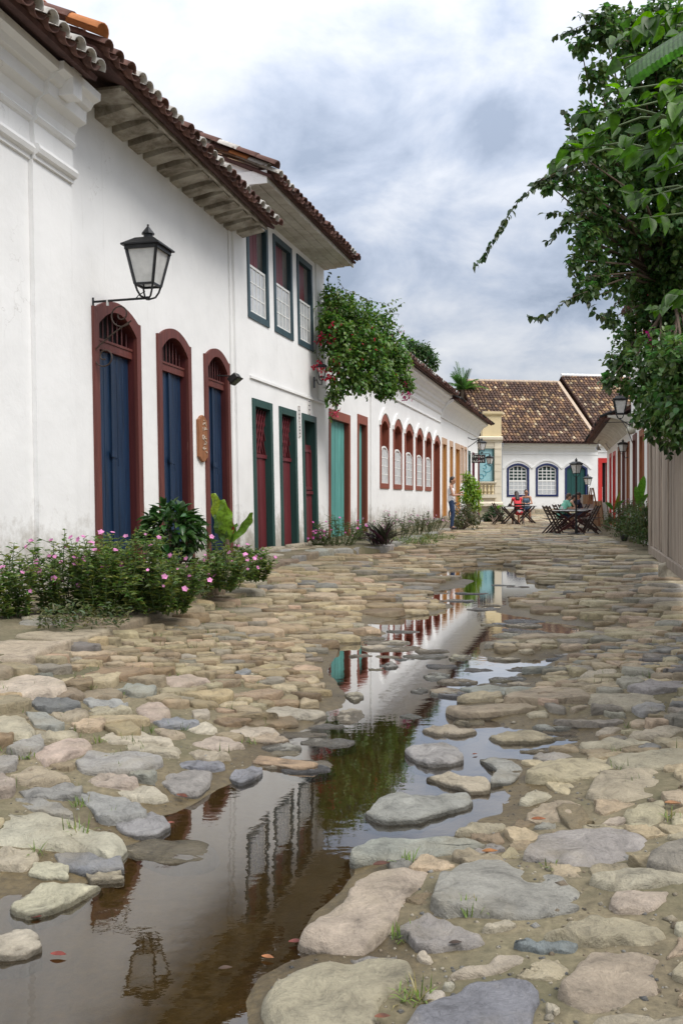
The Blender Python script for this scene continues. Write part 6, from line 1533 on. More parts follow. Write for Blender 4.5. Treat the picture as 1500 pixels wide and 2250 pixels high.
# ================================================================ plants
def leaves(name, parent, mat, C, D, Nn, Ln, W, cols, fold=.18, droop=.15, kind='stuff', heart=False, fine=False):
    """many folded leaves in one mesh. C base points, D directions, Nn normals (N,3); Ln lengths, W width ratio (N,)"""
    C, D, Nn, Ln, W, cols = [np.asarray(q, float) for q in (C, D, Nn, Ln, W, cols)]; N = len(C)
    D = D / (np.linalg.norm(D, axis=1, keepdims=True) + 1e-9); Nn = Nn - D * (D * Nn).sum(1, keepdims=True); Nn /= (np.linalg.norm(Nn, axis=1, keepdims=True) + 1e-9); S = np.cross(D, Nn)
    # (along, across, up)
    if heart: tp = [(0, 0, 0), (.16, .44, fold * .5), (.52, .48, fold * .4), (.20, 0, 0), (.60, 0, -.02), (.16, -.44, fold * .5), (.52, -.48, fold * .4), (1, 0, -droop)]
    else: tp = [(0, 0, 0), (.28, .42, fold * .5), (.64, .40, fold * .4), (.30, 0, 0), (.66, 0, -.03), (.28, -.42, fold * .5), (.64, -.40, fold * .4), (1, 0, -droop)]
    fc = [(0, 3, 1), (1, 3, 4), (1, 4, 2), (2, 4, 7), (0, 5, 3), (5, 6, 4), (5, 4, 3), (6, 7, 4)]
    if fine:      # rounded blade with pointed tip, three across and nine along
        al = np.array([0, .06, .16, .30, .45, .60, .74, .86, .94, 1.0]); wd = np.array([.02, .22, .41, .50, .49, .42, .30, .16, .07, .005]); tp = []; fc = []
        for a, w in zip(al, wd): tp += [(a, w, fold * w * 1.2 - droop * a * a), (a, 0, -droop * a * a), (a, -w, fold * w * 1.2 - droop * a * a)]
        for k in range(len(al) - 1):
            for j in (0, 1): q0 = 3 * k + j; fc += [(q0, q0 + 1, q0 + 4), (q0, q0 + 4, q0 + 3)]
    nv_ = len(tp); V = np.empty((N, nv_, 3))
    for k, (a, b, c) in enumerate(tp): V[:, k] = C + D * (Ln * a)[:, None] + S * (Ln * W * b)[:, None] + Nn * (Ln * c)[:, None]
    F = (np.array(fc)[None] + (np.arange(N) * nv_)[:, None, None]).reshape(-1, 3).astype(np.int32)
    me = bpy.data.meshes.new(name); me.vertices.add(N * nv_); o = rootorg(parent); me.vertices.foreach_set('co', (V.reshape(-1, 3) - np.array(o)).ravel())
    me.loops.add(F.size); me.loops.foreach_set('vertex_index', F.ravel()); me.polygons.add(len(F)); me.polygons.foreach_set('loop_start', np.arange(0, F.size, 3, dtype=np.int32)); me.update()
    at = me.attributes.new('Col', 'FLOAT_COLOR', 'POINT'); cc = np.ones((N, nv_, 4)); cc[:, :, :3] = cols[:, None, :]; at.data.foreach_set('color', cc.ravel())
    me.materials.append(mat); ob = link(name, me, parent)
    if fine: me.polygons.foreach_set('use_smooth', [True] * len(me.polygons))
    if kind: ob['kind'] = kind
    return ob
def rnd_dirs(n, rs):
    v = rs.normal(size=(n, 3)); return v / np.linalg.norm(v, axis=1, keepdims=True)
def tint(base, n, rs, a=.3, yel=.12):
    k = rs.uniform(1 - a, 1 + a, (n, 1)); c = np.array(base)[None] * k; c[:, 0] *= 1 + rs.uniform(-yel, yel * 2, n); return np.clip(c, .002, 1)
def flower_bush(label, base, height, width, seed, n_stems=16, leaf=(.050, .085, .022), flower=(.70, .27, .53), nflow=16, leaf_len=.055, depth=None, lean=(0, 0), group='pink flowering bushes along the houses', wisp=0.0, cat='bush', dens=1.0, fsize=.020):
    """periwinkle-like bush: upright stems in pairs of leaves, five-petalled flowers"""
    rs = np.random.RandomState(seed); base = Vector(base); t = thing('flowering_bush', label, cat, base, group); depth = depth or width
    st = MB(); C = []; D = []; Nn = []; Ln = []; tops = []
    for k in range(n_stems):
        a = rs.uniform(0, 6.283); r = math.sqrt(rs.uniform(0, 1)); bx, by = r * math.cos(a) * width * .5, r * math.sin(a) * depth * .5
        h_ = height * rs.uniform(.55, 1.0) * (1 - .35 * r * r); out = .22 + .10 * rs.rand()
        tip = Vector((bx * (1 + out) + lean[0] * h_ + rs.normal() * .04, by * (1 + out) + lean[1] * h_ + rs.normal() * .04, h_)); root = Vector((bx * .65, by * .65, 0))
        pts = [base + root.lerp(tip, q) + Vector((rs.normal() * .012, rs.normal() * .012, 0)) for q in (0, .25, .5, .75, 1)]
        st.tube(pts, [.007, .006, .005, .004, .0025], 5); tops.append((pts[-1], pts[-1] - pts[-2]))
        nl = int(rs.uniform(17, 26) * dens * (height / .6) ** .6); q0 = .03 + wisp * .3
        for j in range(nl):
            q = q0 + (1 - q0) * (j + rs.rand()) / nl; i = min(3, int(q * 4)); p = pts[i].lerp(pts[i + 1], q * 4 - i); ang = rs.uniform(0, 6.283)
            for s in (0, math.pi):
                d = Vector((math.cos(ang + s), math.sin(ang + s), rs.uniform(.0, .6))); C.append(p); D.append(d); Nn.append((rs.normal() * .3, rs.normal() * .3, 1)); Ln.append(leaf_len * rs.uniform(.6, 1.25) * (1 - .3 * (q > .9)))
        # side twigs
        for j in range(3):
            q = rs.uniform(.35, .9); i = min(3, int(q * 4)); p = pts[i].lerp(pts[i + 1], q * 4 - i); e = p + Vector((rs.normal() * .10, rs.normal() * .10, rs.uniform(.02, .12))) * (height / .6); st.tube([p, e], [.003, .002], 4); tops.append((e, e - p))
            for _ in range(int(5 * dens)):
                w = rs.rand(); C.append(p.lerp(e, w)); D.append((rs.normal(), rs.normal(), rs.uniform(-.1, .7))); Nn.append((rs.normal() * .4, rs.normal() * .4, 1)); Ln.append(leaf_len * rs.uniform(.5, 1.0))
    st.build('stems', M['stem'], t, fix=False, kind='stuff')
    n = len(C); cols = tint(leaf, n, rs, .40, .25); leaves('foliage', t, M['leaf'], [tuple(c) for c in C], [tuple(d) for d in D], Nn, Ln, np.full(n, .46), cols)
    FC = []; FD = []; FN = []; FL = []; fcol = []
    rs.shuffle(tops) if False else None
    order = rs.permutation(len(tops))[:nflow]
    for k in order:
        p, d = tops[k]; p = p + Vector((0, 0, .012)); ax = (Vector(d).normalized() * .4 + Vector((rs.normal() * .5 + .1, -.6 + rs.normal() * .4, .5))).normalized(); x = ax.orthogonal().normalized(); y = ax.cross(x); kk = rs.uniform(.75, 1.2); s = fsize * rs.uniform(.6, 1.25)
        FC, FD, FN, FL, fcol = [], [], [], [], []
        for j in range(5):
            a = 6.283 * j / 5; FC.append(tuple(p)); FD.append(tuple(x * math.cos(a) + y * math.sin(a) + ax * .15)); FN.append(tuple(ax)); FL.append(s); fcol.append([min(1, c * kk) for c in flower])
        leaves('flower', t, M['petal'], FC, FD, FN, FL, np.full(5, .95), fcol, .05, .02, kind=None)
    return t
def at_pav(px, Y): return Vector(((px - CX) / FPX * Y, Y, pav_z(Y)))
LFB = [  # px, Y, height, width, stems, flowers, label
 (40, 7.75, .78, .46, 17, 13, 'pink flowering bush at the left edge of the photo, against the white wall'),
 (135, 8.05, .84, .56, 24, 17, 'pink flowering bush below the white pilaster, second from the left edge'),
 (225, 7.95, .88, .60, 30, 20, 'pink flowering bush in front of the first blue door'),
 (300, 8.25, .86, .60, 30, 17, 'pink flowering bush right of the first blue door, beside the glossy shrub'),
 (362, 8.0, .62, .60, 28, 12, 'low pink flowering bush in front of the glossy shrub'),
 (488, 9.7, .62, .70, 32, 15, 'pink flowering bush below the third blue door'),
 (548, 10.5, .50, .50, 20, 9, 'small pink flowering bush at the foot of the first maroon door')]
for k, (px, Y, h_, w, ns, nf, lab) in enumerate(LFB): flower_bush(lab, at_pav(px, Y), h_, w, 20 + k, ns, nflow=nf + 4, dens=1.05, leaf_len=.074, fsize=.028, leaf=(.105, .170, .040))
def weeds(label, base, height, width, seed, n=60, colr=(.055, .080, .022), cat='weeds'):
    rs = np.random.RandomState(seed); t = thing('weed_clump', label, cat, base, 'low weeds and herbs'); C = []; D = []; L_ = []
    for k in range(n):
        a, r = rs.uniform(0, 6.283), math.sqrt(rs.rand()) * .5; p = Vector(base) + Vector((r * math.cos(a) * width, r * math.sin(a) * width, 0)); h_ = height * rs.uniform(.5, 1)
        for j in range(7):
            q = (j + rs.rand()) / 7; C.append(tuple(p + Vector((rs.normal() * .02, rs.normal() * .02, h_ * q)))); D.append((rs.normal(), rs.normal(), rs.uniform(0, .9))); L_.append(rs.uniform(.03, .07))
    n = len(C); leaves('foliage', t, M['leaf'], C, D, np.tile((0, -.2, 1.0), (n, 1)) + rs.normal(size=(n, 3)) * .3, L_, np.full(n, .4), tint(colr, n, rs, .4, .3)); return t
weeds('low green weeds at the foot of the bushes near the first blue door', at_pav(180, 7.2), .20, .8, 61, 70)
weeds('low green weeds between the big kerb stones and the glossy shrub', at_pav(395, 9.0), .22, .6, 62, 60)
def glossy_shrub():
    base = at_pav(378, 9.6); t = thing('glossy_shrub', 'rounded shrub with broad glossy dark leaves before the second blue door', 'shrub', base); rs = np.random.RandomState(5)
    c = base + Vector((0, 0, .58)); rx, rz_ = .36, .36; n = 520; d = rnd_dirs(n, rs); d[:, 2] = np.abs(d[:, 2]) * rs.choice([1, 1, 1, -.55], n); rr = rs.uniform(.55, 1.0, (n, 1)); pos = np.array(c) + d * np.array([rx, rx, rz_]) * rr
    D = d + np.array([0, -.1, -.35]) + rs.normal(size=(n, 3)) * .35; Nn = d + np.array([0, 0, .9])
    leaves('foliage', t, M['leaf_gloss'], pos, D, Nn, rs.uniform(.09, .15, n), np.full(n, .52), tint((.030, .080, .020), n, rs, .4, .2), .3, .2, fine=True)
    mb = MB()
    for k in range(14):
        e = c + Vector(d[k]) * .25; mb.tube([base + Vector((rs.normal() * .04, rs.normal() * .04, 0)), base.lerp(e, .5) + Vector((0, 0, .05)), e], [.014, .010, .005], 6)
    mb.build('stems', M['bark'], t, fix=False, kind='stuff')
glossy_shrub()
def strap_leaf(t, name, base, tip, width, mat, colr, bend=.15, n=9, wave=.0, fold=.2, side=None):
    """one broad leaf as its own mesh, arched from base to tip"""
    base, tip = Vector(base), Vector(tip); d = tip - base; l = d.length; sd = side or d.cross(Vector((0, 0, 1))); sd = Vector(sd)
    if sd.length < .05 * l: sd = Vector((1, .3, 0))
    sd.normalize(); up = sd.cross(d).normalized(); up = up if up.z >= 0 else -up; mb = MB(); V = []
    for k in range(n + 1):
        q = k / n; w = width * (math.sin(math.pi * min(1, q * .92 + .06)) ** .7); p = base + d * q + up * (bend * l * math.sin(math.pi * q)); wv = wave * math.sin(q * 17) * width
        V += [p - sd * w * .5 + up * (fold * w + wv), p, p + sd * w * .5 + up * (fold * w - wv)]
    F = [];
    for k in range(n): F += [(3 * k, 3 * k + 1, 3 * k + 4, 3 * k + 3), (3 * k + 1, 3 * k + 2, 3 * k + 5, 3 * k + 4)]
    mb.cur = colr; mb.add(V, F); return mb.build(name, mat, t, smooth=True, fix=False)
def nest_fern():
    Y = 12.2; base = at_pav(497, Y); t = thing('broad_leaf_plant', 'plant with upright wavy yellow green leaves beside the third blue door', 'plant', base)
    def q(px, py, dy=0): return P(px, py, Y + dy)
    for (bx, by, tx_, ty_, w, dy, c, bd) in ((494, 1190, 468, 1084, .25, .05, (.26, .36, .035), .05), (500, 1190, 488, 1098, .24, -.08, (.17, .30, .03), -.04), (508, 1192, 552, 1126, .17, -.1, (.12, .22, .03), .16), (500, 1195, 478, 1120, .18, .15, (.08, .16, .025), .1), (504, 1195, 520, 1150, .15, .1, (.07, .15, .02), .15), (497, 1198, 470, 1160, .16, -.1, (.06, .12, .02), .2)):
        strap_leaf(t, 'leaf', q(bx, by), q(tx_, ty_, dy), w, M['leaf_gloss'], c, bd, 22, .13, .12, side=Vector((.93, -.3, .15)))
    strap_leaf(t, 'red_leaf', q(503, 1192), q(511, 1148, -.06), .07, M['leaf_gloss'], (.20, .03, .015), .05, 8, 0, .3, side=Vector((.9, -.3, 0)))
    mb = MB(); mb.tube([base - Vector((0, 0, .02)), q(500, 1185)], [.05, .03], 8); mb.build('stem', M['bark'], t)
nest_fern()
# ---- row in front of the teal and arched-window houses
ROW = [(742, 18.3, .66, .95, 26, 12, 'pink flowering bush in front of the first teal door'), (700, 18.0, .36, .34, 10, 10, 'small bush with bright pink flowers by the third maroon door'),
       (792, 20.6, .62, .85, 18, 9, 'pink flowering bush in front of the second teal door'), (872, 21.6, .78, 1.0, 20, 12, 'tall wispy pink flowering bush under the first arched window'), (918, 24.0, .70, 1.1, 22, 14, 'wispy pink flowering bush under the third arched window'), (946, 26.4, .62, .9, 18, 9, 'greyish flowering bush by the rust red arched door')]
for k, (px, Y, h_, w, ns, nf, lab) in enumerate(ROW):
    flower_bush(lab, at_pav(px, Y), h_, w, 40 + k, ns, nflow=nf + 8, leaf=(.075, .092, .030) if k > 2 else (.070, .115, .030), flower=(.60, .12, .42) if k < 2 else (.52, .30, .42), leaf_len=.055, wisp=.5 if k > 2 else 0, dens=1.0 if k < 3 else .8, fsize=.030)
def spiky_plant():
    base = at_pav(838, 18.6); t = thing('spiky_plant', 'dark purple green plant with pointed strap leaves on the footway edge', 'plant', base); rs = np.random.RandomState(8)
    for k in range(64):
        a = rs.uniform(0, 6.283); el = rs.uniform(.15, 1.35); l = rs.uniform(.38, .60); o = Vector((math.cos(a + 1.2), math.sin(a + 1.2), 0)) * rs.uniform(0, .22); d = Vector((math.cos(a) * math.cos(el), math.sin(a) * math.cos(el), math.sin(el)))
        c = (.040, .045, .028) if rs.rand() < .6 else (.060, .025, .040); kk = rs.uniform(.6, 1.3); strap_leaf(t, 'leaf', base + o, base + o + d * l, .055, M['leaf_gloss'], tuple(x * kk for x in c), .12, 5, 0, .3)
spiky_plant()
weeds('bright grassy weeds at the footway edge before the arched windows', Vector((*XY(905, 20.6), .06)), .16, 1.3, 71, 110, (.10, .16, .03)); weeds('bright grassy weeds between the spiky plant and the standing woman', Vector((*XY(952, 22.8), .06)), .14, 1.2, 72, 90, (.10, .15, .03))
# ---- creeping bougainvillea and other masses made of clumps
def clump_tree(name, label, cat, base, clumps, leaf_n, leaf_len, colr, mat, seed, W=.62, twigs=True, flowers=None, heart=True, shell=.55, trunk=None, group=None, dark=.0):
    """clumps: (centre, radius[, weight]); leaves fill the clumps, densest near their skin"""
    rs = np.random.RandomState(seed); t = thing(name, label, cat, base, group); C = []; Nd = []
    wt = np.array([c[1] ** 2 for c in clumps]); wt = wt / wt.sum()
    for (c, r), w in zip(clumps, wt):
        n = max(8, int(leaf_n * w)); d = rnd_dirs(n, rs); rad = r * (shell + (1 - shell) * rs.rand(n)) * (1 + .22 * np.sin(d[:, 0] * 5 + c.x * 3) * np.cos(d[:, 2] * 6 + c.z * 2)); C.append(np.array(c)[None] + d * rad[:, None]); Nd.append(d)
    C = np.concatenate(C); Nd = np.concatenate(Nd); n = len(C)
    D = Nd * .6 + rs.normal(size=(n, 3)) * .8 + np.array([0, 0, -.55]); Nn = Nd * .5 + np.array([0, 0, 1.0]) + rs.normal(size=(n, 3)) * .45
    cols = tint(colr, n, rs, .42, .25); leaves('foliage', t, mat, C, D, Nn, rs.uniform(leaf_len * .6, leaf_len * 1.3, n), np.full(n, W), cols, .22, .15, heart=heart)
    if twigs:
        mb = MB(); b = Vector(base) if trunk is None else Vector(trunk)
        for (c, r) in clumps:
            m_ = b.lerp(c, .55) + Vector((rs.normal() * .15, rs.normal() * .15, .15)); mb.tube([b, b.lerp(m_, .5) + Vector((rs.normal() * .08, rs.normal() * .08, 0)), m_, c], [.030, .024, .016, .006], 6)
            for _ in range(4): e = c + Vector(rnd_dirs(1, rs)[0]) * r * .9; mb.tube([c, c.lerp(e, .5) + Vector((0, 0, .04)), e], [.007, .005, .002], 4)
        mb.build('branches', M['bark'], t, fix=False, kind='stuff')
    if flowers:
        FC = []; FD = []; FN = []; FL = []; fc = []
        for (p, r, n, fcol, fs) in flowers:
            for _ in range(n):
                q = Vector(p) + Vector(rnd_dirs(1, rs)[0]) * r * rs.rand() ** .4; ax = Vector(rnd_dirs(1, rs)[0])
                for j in range(3):
                    FC.append(tuple(q)); FD.append(tuple(Vector(rnd_dirs(1, rs)[0]))); FN.append(tuple(ax)); FL.append(fs * rs.uniform(.7, 1.2)); k = rs.uniform(.6, 1.3); fc.append([min(1, x * k) for x in fcol])
        leaves('flowers', t, M['petal'], FC, FD, FN, FL, np.full(len(FC), .8), fc, .1, .1)
    return t
def sprig(t, path, leaf_len, colr, seed, mat, step=.045, dangle=.5, name='sprig', W=.66, r=.006):
    rs = np.random.RandomState(seed); pts = [Vector(p) for p in path]; mb = MB(); mb.tube(pts, [r * (1 - .7 * k / (len(pts) - 1)) for k in range(len(pts))], 5); br = mb.build(name, M['bark'], t, fix=False); C = []; D = []; L_ = []
    for a, b in zip(pts[:-1], pts[1:]):
        n = max(1, int((b - a).length / step))
        for k in range(n):
            p = a.lerp(b, (k + rs.rand()) / n); d = rnd_dirs(1, rs)[0] * 1.0 + np.array((b - a).normalized()) * .5 + np.array([0, 0, -dangle]); C.append(tuple(p)); D.append(tuple(d)); L_.append(leaf_len * rs.uniform(.6, 1.2))
    n = len(C); leaves('sprig_leaves', br, mat, C, D, np.tile((0, -.5, .8), (n, 1)) + rs.normal(size=(n, 3)) * .5, L_, np.full(n, W), tint(colr, n, rs, .4, .25), .2, .15, heart=True)
def bougainvillea_left():
    Y = 19.6; q = lambda px, py, dy=0.0: P(px, py, Y + dy); base = FD.pt(FD.u(714.5), .03, .13)
    cl = [(740, 690, 48, .3), (790, 700, 50, .4), (830, 720, 45, .6), (745, 750, 52, 0), (800, 760, 62, .1), (855, 770, 48, .7), (760, 800, 45, -.3), (820, 820, 52, .2), (870, 820, 40, .8), (735, 725, 35, -.2), (785, 835, 34, -.2), (850, 850, 30, .5), (742, 850, 26, -.3), (730, 875, 18, -.3), (893, 845, 20, .9), (728, 650, 28, .4), (840, 862, 18, .4), (880, 790, 30, .9), (765, 660, 22, .5), (720, 705, 24, -.2)]
    clumps = [(q(a, b, d), r / FPX * Y) for a, b, r, d in cl]
    fl = [(q(705, 745, -.3), .16, 16, (.42, .012, .055), .055), (q(725, 735, -.4), .20, 14, (.42, .012, .055), .055), (q(700, 805, -.35), .15, 22, (.45, .010, .04), .06), (q(722, 825, -.4), .22, 34, (.42, .010, .035), .06), (q(735, 905, -.4), .16, 22, (.50, .05, .10), .05), (q(745, 800, -.45), .18, 10, (.42, .012, .055), .05),
          (q(895, 870, .8), .14, 22, (.45, .02, .16), .05), (q(890, 840, .8), .15, 14, (.45, .02, .10), .05), (q(860, 735, .7), .3, 12, (.50, .16, .30), .04), (q(800, 760, -.4), .6, 14, (.42, .03, .05), .045), (q(850, 800, .2), .5, 14, (.42, .03, .06), .045), (q(735, 725, -.4), .2, 10, (.42, .012, .055), .055)]
    t = clump_tree('bougainvillea', 'green bougainvillea with red flowers spilling over the low white wall', 'bougainvillea', base, clumps, 10500, .092, (.085, .180, .034), M['leaf'], 31, .70, True, fl, True, .35, trunk=q(735, 800, .35))
    mb = MB(); mb.tube([FD.pt(FD.u(717), -.15, 4.0), FD.pt(FD.u(722), .05, 4.5), q(745, 790, .2), q(780, 750, .2)], [.05, .045, .035, .02], 8); mb.build('trunk', M['bark'], t)
    S = [([(735, 660), (770, 640), (810, 660), (850, 668), (880, 655)], .2), ([(840, 690), (865, 680), (885, 665)], .5), ([(725, 640), (718, 610), (725, 596)], .3), ([(870, 740), (880, 715), (884, 712)], .7), ([(830, 700), (850, 690), (878, 690)], .5), ([(740, 870), (735, 900), (722, 930)], -.4), ([(800, 860), (808, 878), (806, 882)], .0), ([(830, 862), (838, 880), (850, 884)], .3), ([(850, 860), (868, 882), (872, 886)], .5), ([(895, 850), (905, 862), (912, 855)], .8), ([(720, 860), (735, 872), (760, 862)], -.4), ([(745, 880), (738, 905), (735, 912)], -.4), ([(755, 855), (745, 885), (742, 895)], -.4), ([(760, 640), (745, 620), (740, 608)], .3)]
    for k, (pp, d) in enumerate(S): sprig(t, [q(a, b, d) for a, b in pp], .08, (.060, .125, .028), 200 + k, M['leaf'], .035)
bougainvillea_left()
def vine_right():
    base = FF.pt(FF.u(1470), -.5, 0); q = lambda px, py, Y: P(px, py, Y)
    cl = [ # px, py, radius px, Y
     (1330, 60, 45, 11.0), (1385, 75, 60, 11.5), (1450, 60, 70, 11.5), (1500, 130, 80, 12), (1420, 170, 65, 12), (1360, 250, 55, 12), (1440, 280, 80, 12.5), (1500, 300, 80, 12), (1300, 330, 45, 11.5), (1340, 400, 62, 12), (1420, 400, 80, 12.5), (1490, 430, 80, 12.5), (1310, 480, 48, 12), (1370, 500, 70, 12.5), (1450, 530, 80, 13), (1500, 580, 70, 12.5),
     (1300, 560, 34, 12), (1350, 600, 46, 12.5), (1420, 640, 62, 13), (1480, 680, 70, 13), (1290, 640, 22, 11.8), (1400, 730, 52, 13), (1450, 780, 66, 11.6), (1500, 800, 70, 10.2), (1365, 795, 38, 12.5), (1340, 835, 20, 12.3), (1425, 850, 46, 11.9), (1470, 870, 56, 10.9), (1505, 900, 56, 10.0), (1370, 850, 18, 12.3), (1450, 935, 28, 11.4), (1405, 920, 20, 12.0), (1490, 955, 30, 10.2), (1530, 960, 40, 9.6), (1440, 890, 40, 11.5), (1260, 330, 30, 11.2), (1290, 255, 34, 11.4), (1310, 170, 36, 11.4), (1285, 520, 32, 11.6), (1262, 570, 22, 11.6), (1205, 405, 20, 11.1), (1275, 95, 26, 11.0), (1330, 320, 45, 12), (1250, 480, 16, 11.4), (1290, 420, 40, 11.6), (1310, 610, 26, 12), (1530, 480, 90, 12), (1540, 720, 80, 12.5), (1540, 200, 90, 11.5), (1250, 400, 24, 11.3), (1230, 380, 16, 11.2), (1270, 450, 20, 11.5), (1265, 610, 15, 11.6), (1390, 330, 60, 13), (1430, 960, 10, 12.6), (1340, 700, 20, 12.4)]
    clumps = [(q(a, b, Y), 1.02 * r / FPX * Y) for a, b, r, Y in cl]
    fl = [(q(1430, 735, 11.6), .06, 4, (.45, .05, .22), .05), (q(1432, 755, 11.6), .06, 5, (.45, .05, .22), .05)]
    t = clump_tree('vine_tree', 'dark leafy vine tree overhanging the plank fence on the right', 'tree', base, clumps, 29000, .088, (.066, .145, .036), M['leaf'], 77, .74, True, fl, True, .30, trunk=q(1480, 640, 13.4))
    mb = MB(); b0 = Vector(base); mb.tube([b0 - Vector((0, 0, .05)), b0 + Vector((.08, .05, 1.2)), b0 + Vector((-.05, 0, 2.4)), q(1485, 700, 13.4), q(1470, 560, 13.2), q(1440, 400, 12.8), q(1400, 250, 12.2)], [.16, .13, .12, .10, .08, .06, .03], 10); mb.build('trunk', M['bark'], t)
    S = [([(1330, 60), (1290, 50), (1255, 65), (1216, 82)], 10.9), ([(1340, 40), (1300, 30), (1270, 32), (1262, 40)], 10.9), ([(1380, 90), (1320, 75), (1280, 62), (1240, 72)], 10.9), ([(1300, 340), (1240, 370), (1180, 400), (1140, 440), (1105, 490), (1075, 540), (1042, 585)], 11.0), ([(1300, 360), (1230, 385), (1190, 392), (1170, 410)], 11.0), ([(1290, 640), (1262, 650), (1230, 670), (1210, 690), (1180, 700), (1160, 692)], 11.5), ([(1310, 600), (1275, 620), (1260, 650), (1262, 660)], 11.5),
         ([(1300, 460), (1270, 470), (1235, 465), (1195, 468)], 11.4), ([(1280, 470), (1250, 490), (1225, 500), (1210, 530), (1200, 530)], 11.4), ([(1290, 380), (1240, 250), (1245, 245)], 11), ([(1330, 700), (1310, 690), (1290, 660)], 11.8), ([(1340, 640), (1300, 650), (1270, 655)], 11.8), ([(1350, 820), (1335, 850), (1342, 860)], 12.2), ([(1440, 940), (1450, 970), (1458, 985)], 11.3), ([(1460, 960), (1465, 990), (1475, 1003)], 11.0), ([(1480, 950), (1478, 975), (1490, 985)], 10.4), ([(1420, 930), (1425, 955)], 11.8), ([(1385, 850), (1398, 880), (1400, 900), (1410, 905)], 12.5), ([(1370, 650), (1330, 690), (1320, 695)], 12)]
    for k, (pp, Y) in enumerate(S): sprig(t, [q(a, b, Y + .02 * j) for j, (a, b) in enumerate(pp)], .100, (.034, .070, .020), 300 + k, M['leaf'], .024, .7)
vine_right()
def near_tree():
    """broad bright leaves hanging in from the right, close to the camera"""
    base = Vector((3.3, 5.6, .05)); q = lambda px, py, Y=5.0: P(px, py, Y)
    t = thing('broad_leaf_tree', 'bright green broad leaved branches hanging in at the upper right', 'tree', base); rs = np.random.RandomState(12)
    mb = MB(); hub = q(1640, 200, 5.6); mb.tube([base - Vector((0, 0, .1)), base + Vector((-.05, .05, 1.5)), base + Vector((-.15, 0, 2.6)), hub], [.09, .08, .06, .04], 10); mb.build('trunk', M['bark'], t)
    tw = [ # branch ends with leaf count
     ((1272, 250), 5.2, 5), ((1215, 358), 5.6, 6), ((1250, 330), 5.4, 6), ((1340, 90), 5.0, 7), ((1350, 130), 5.0, 6), ((1420, 40), 4.6, 9), ((1480, 30), 4.4, 9), ((1370, 310), 4.8, 7), ((1400, 330), 4.6, 7), ((1470, 340), 4.4, 8), ((1440, 300), 4.6, 8), ((1370, 425), 4.9, 6), ((1395, 440), 4.8, 7), ((1400, 480), 4.8, 6), ((1480, 230), 4.4, 8), ((1430, 210), 4.8, 7), ((1330, 250), 5.2, 7), ((1290, 300), 5.4, 7), ((1440, 380), 4.8, 6), ((1480, 650), 5.0, 5), ((1430, 680), 5.2, 4), ((1460, 300), 4.7, 8), ((1350, 345), 5.3, 7), ((1490, 90), 4.3, 7), ((1380, 60), 4.9, 7), ((1478, 270), 4.6, 8), ((1345, 200), 5.3, 5)]
    C = []; D = []; Nn = []; Ln = []; cols = []
    mb = MB()
    for k, ((px, py), Y, n) in enumerate(tw):
        e = q(px, py, Y); s = q(min(1640, px + 230), py - rs.uniform(-30, 60), Y + .2); mid = s.lerp(e, .5) + Vector((0, 0, .06)); mb.tube([hub, s, mid, e], [.016, .011, .007, .003], 6)
        for j in range(n):
            p = mid.lerp(e, .35 + .65 * (j + rs.rand()) / n) if n > 5 else mid.lerp(e, .6 + .4 * (j + rs.rand()) / n)
            d = np.array((e - mid).normalized()) * .7 + rs.normal(size=3) * .55 + np.array([0, 0, -.35]); C.append(tuple(p)); D.append(d); Nn.append(np.array([-.1, -.55, .9]) + rs.normal(size=3) * .35); Ln.append(rs.uniform(.075, .14)); b = rs.rand()
            cols.append((.060 * (.5 + 1.0 * b), .150 * (.5 + .9 * b), .014))
    mb.build('branches', M['stem'], t, fix=False, kind='stuff')
    leaves('foliage', t, M['leaf_near'], C, D, Nn, Ln, np.full(len(C), .62), cols, .35, .16, fine=True)
near_tree()
def banana():
    """big ribbed leaf at the upper right edge"""
    base = Vector((2.6, 3.9, .05)); t = thing('banana_plant', 'large ribbed banana leaf reaching in from the right edge', 'plant', base); Y = 4.0; V = []; n = 60
    tip, root = P(1374, 150, Y + .1), P(1680, 10, Y - .2); d = root - tip; mb = MB()
    up = Vector((.2, -.55, .8)).normalized(); sd = d.cross(up).normalized(); 
    if sd.z > 0: sd = -sd
    nn = d.cross(sd).normalized()
    for k in range(n + 1):
        s = k / n; p = tip + d * s + Vector((0, 0, .05 * math.sin(math.pi * s))); w = .175 * (min(1, s * 3.5 + .14)) ** .6; rip = .0028 * (1 if k % 2 else -1)
        V += [p + sd * w * 1.05 + nn * (.05 + rip), p + sd * w * .5 + nn * (.02 + rip), p, p - sd * w * .45 + nn * (.03 + rip) , p - sd * w * .8 + nn * (.09 + rip)]
    F = [(5 * k + j, 5 * k + j + 1, 5 * (k + 1) + j + 1, 5 * (k + 1) + j) for k in range(n) for j in range(4)]
    mb.cur = (.045, .125, .022); mb.add(V, F); mb.build('leaf', M['leaf_near'], t, fix=False)
    mb = MB(); mb.cur = (.12, .2, .04); mb.tube([tip, tip + d * .5 + Vector((0, 0, .045)), root], [.005, .012, .02], 6); mb.build('midrib', M['stem'], t)
    mb = MB(); mb.tube([base - Vector((0, 0, .1)), base + Vector((.05, 0, 1.6)), base + Vector((.0, .05, 2.6)), root], [.10, .09, .05, .02], 10); mb.build('stalk', M['stem'], t)
banana()
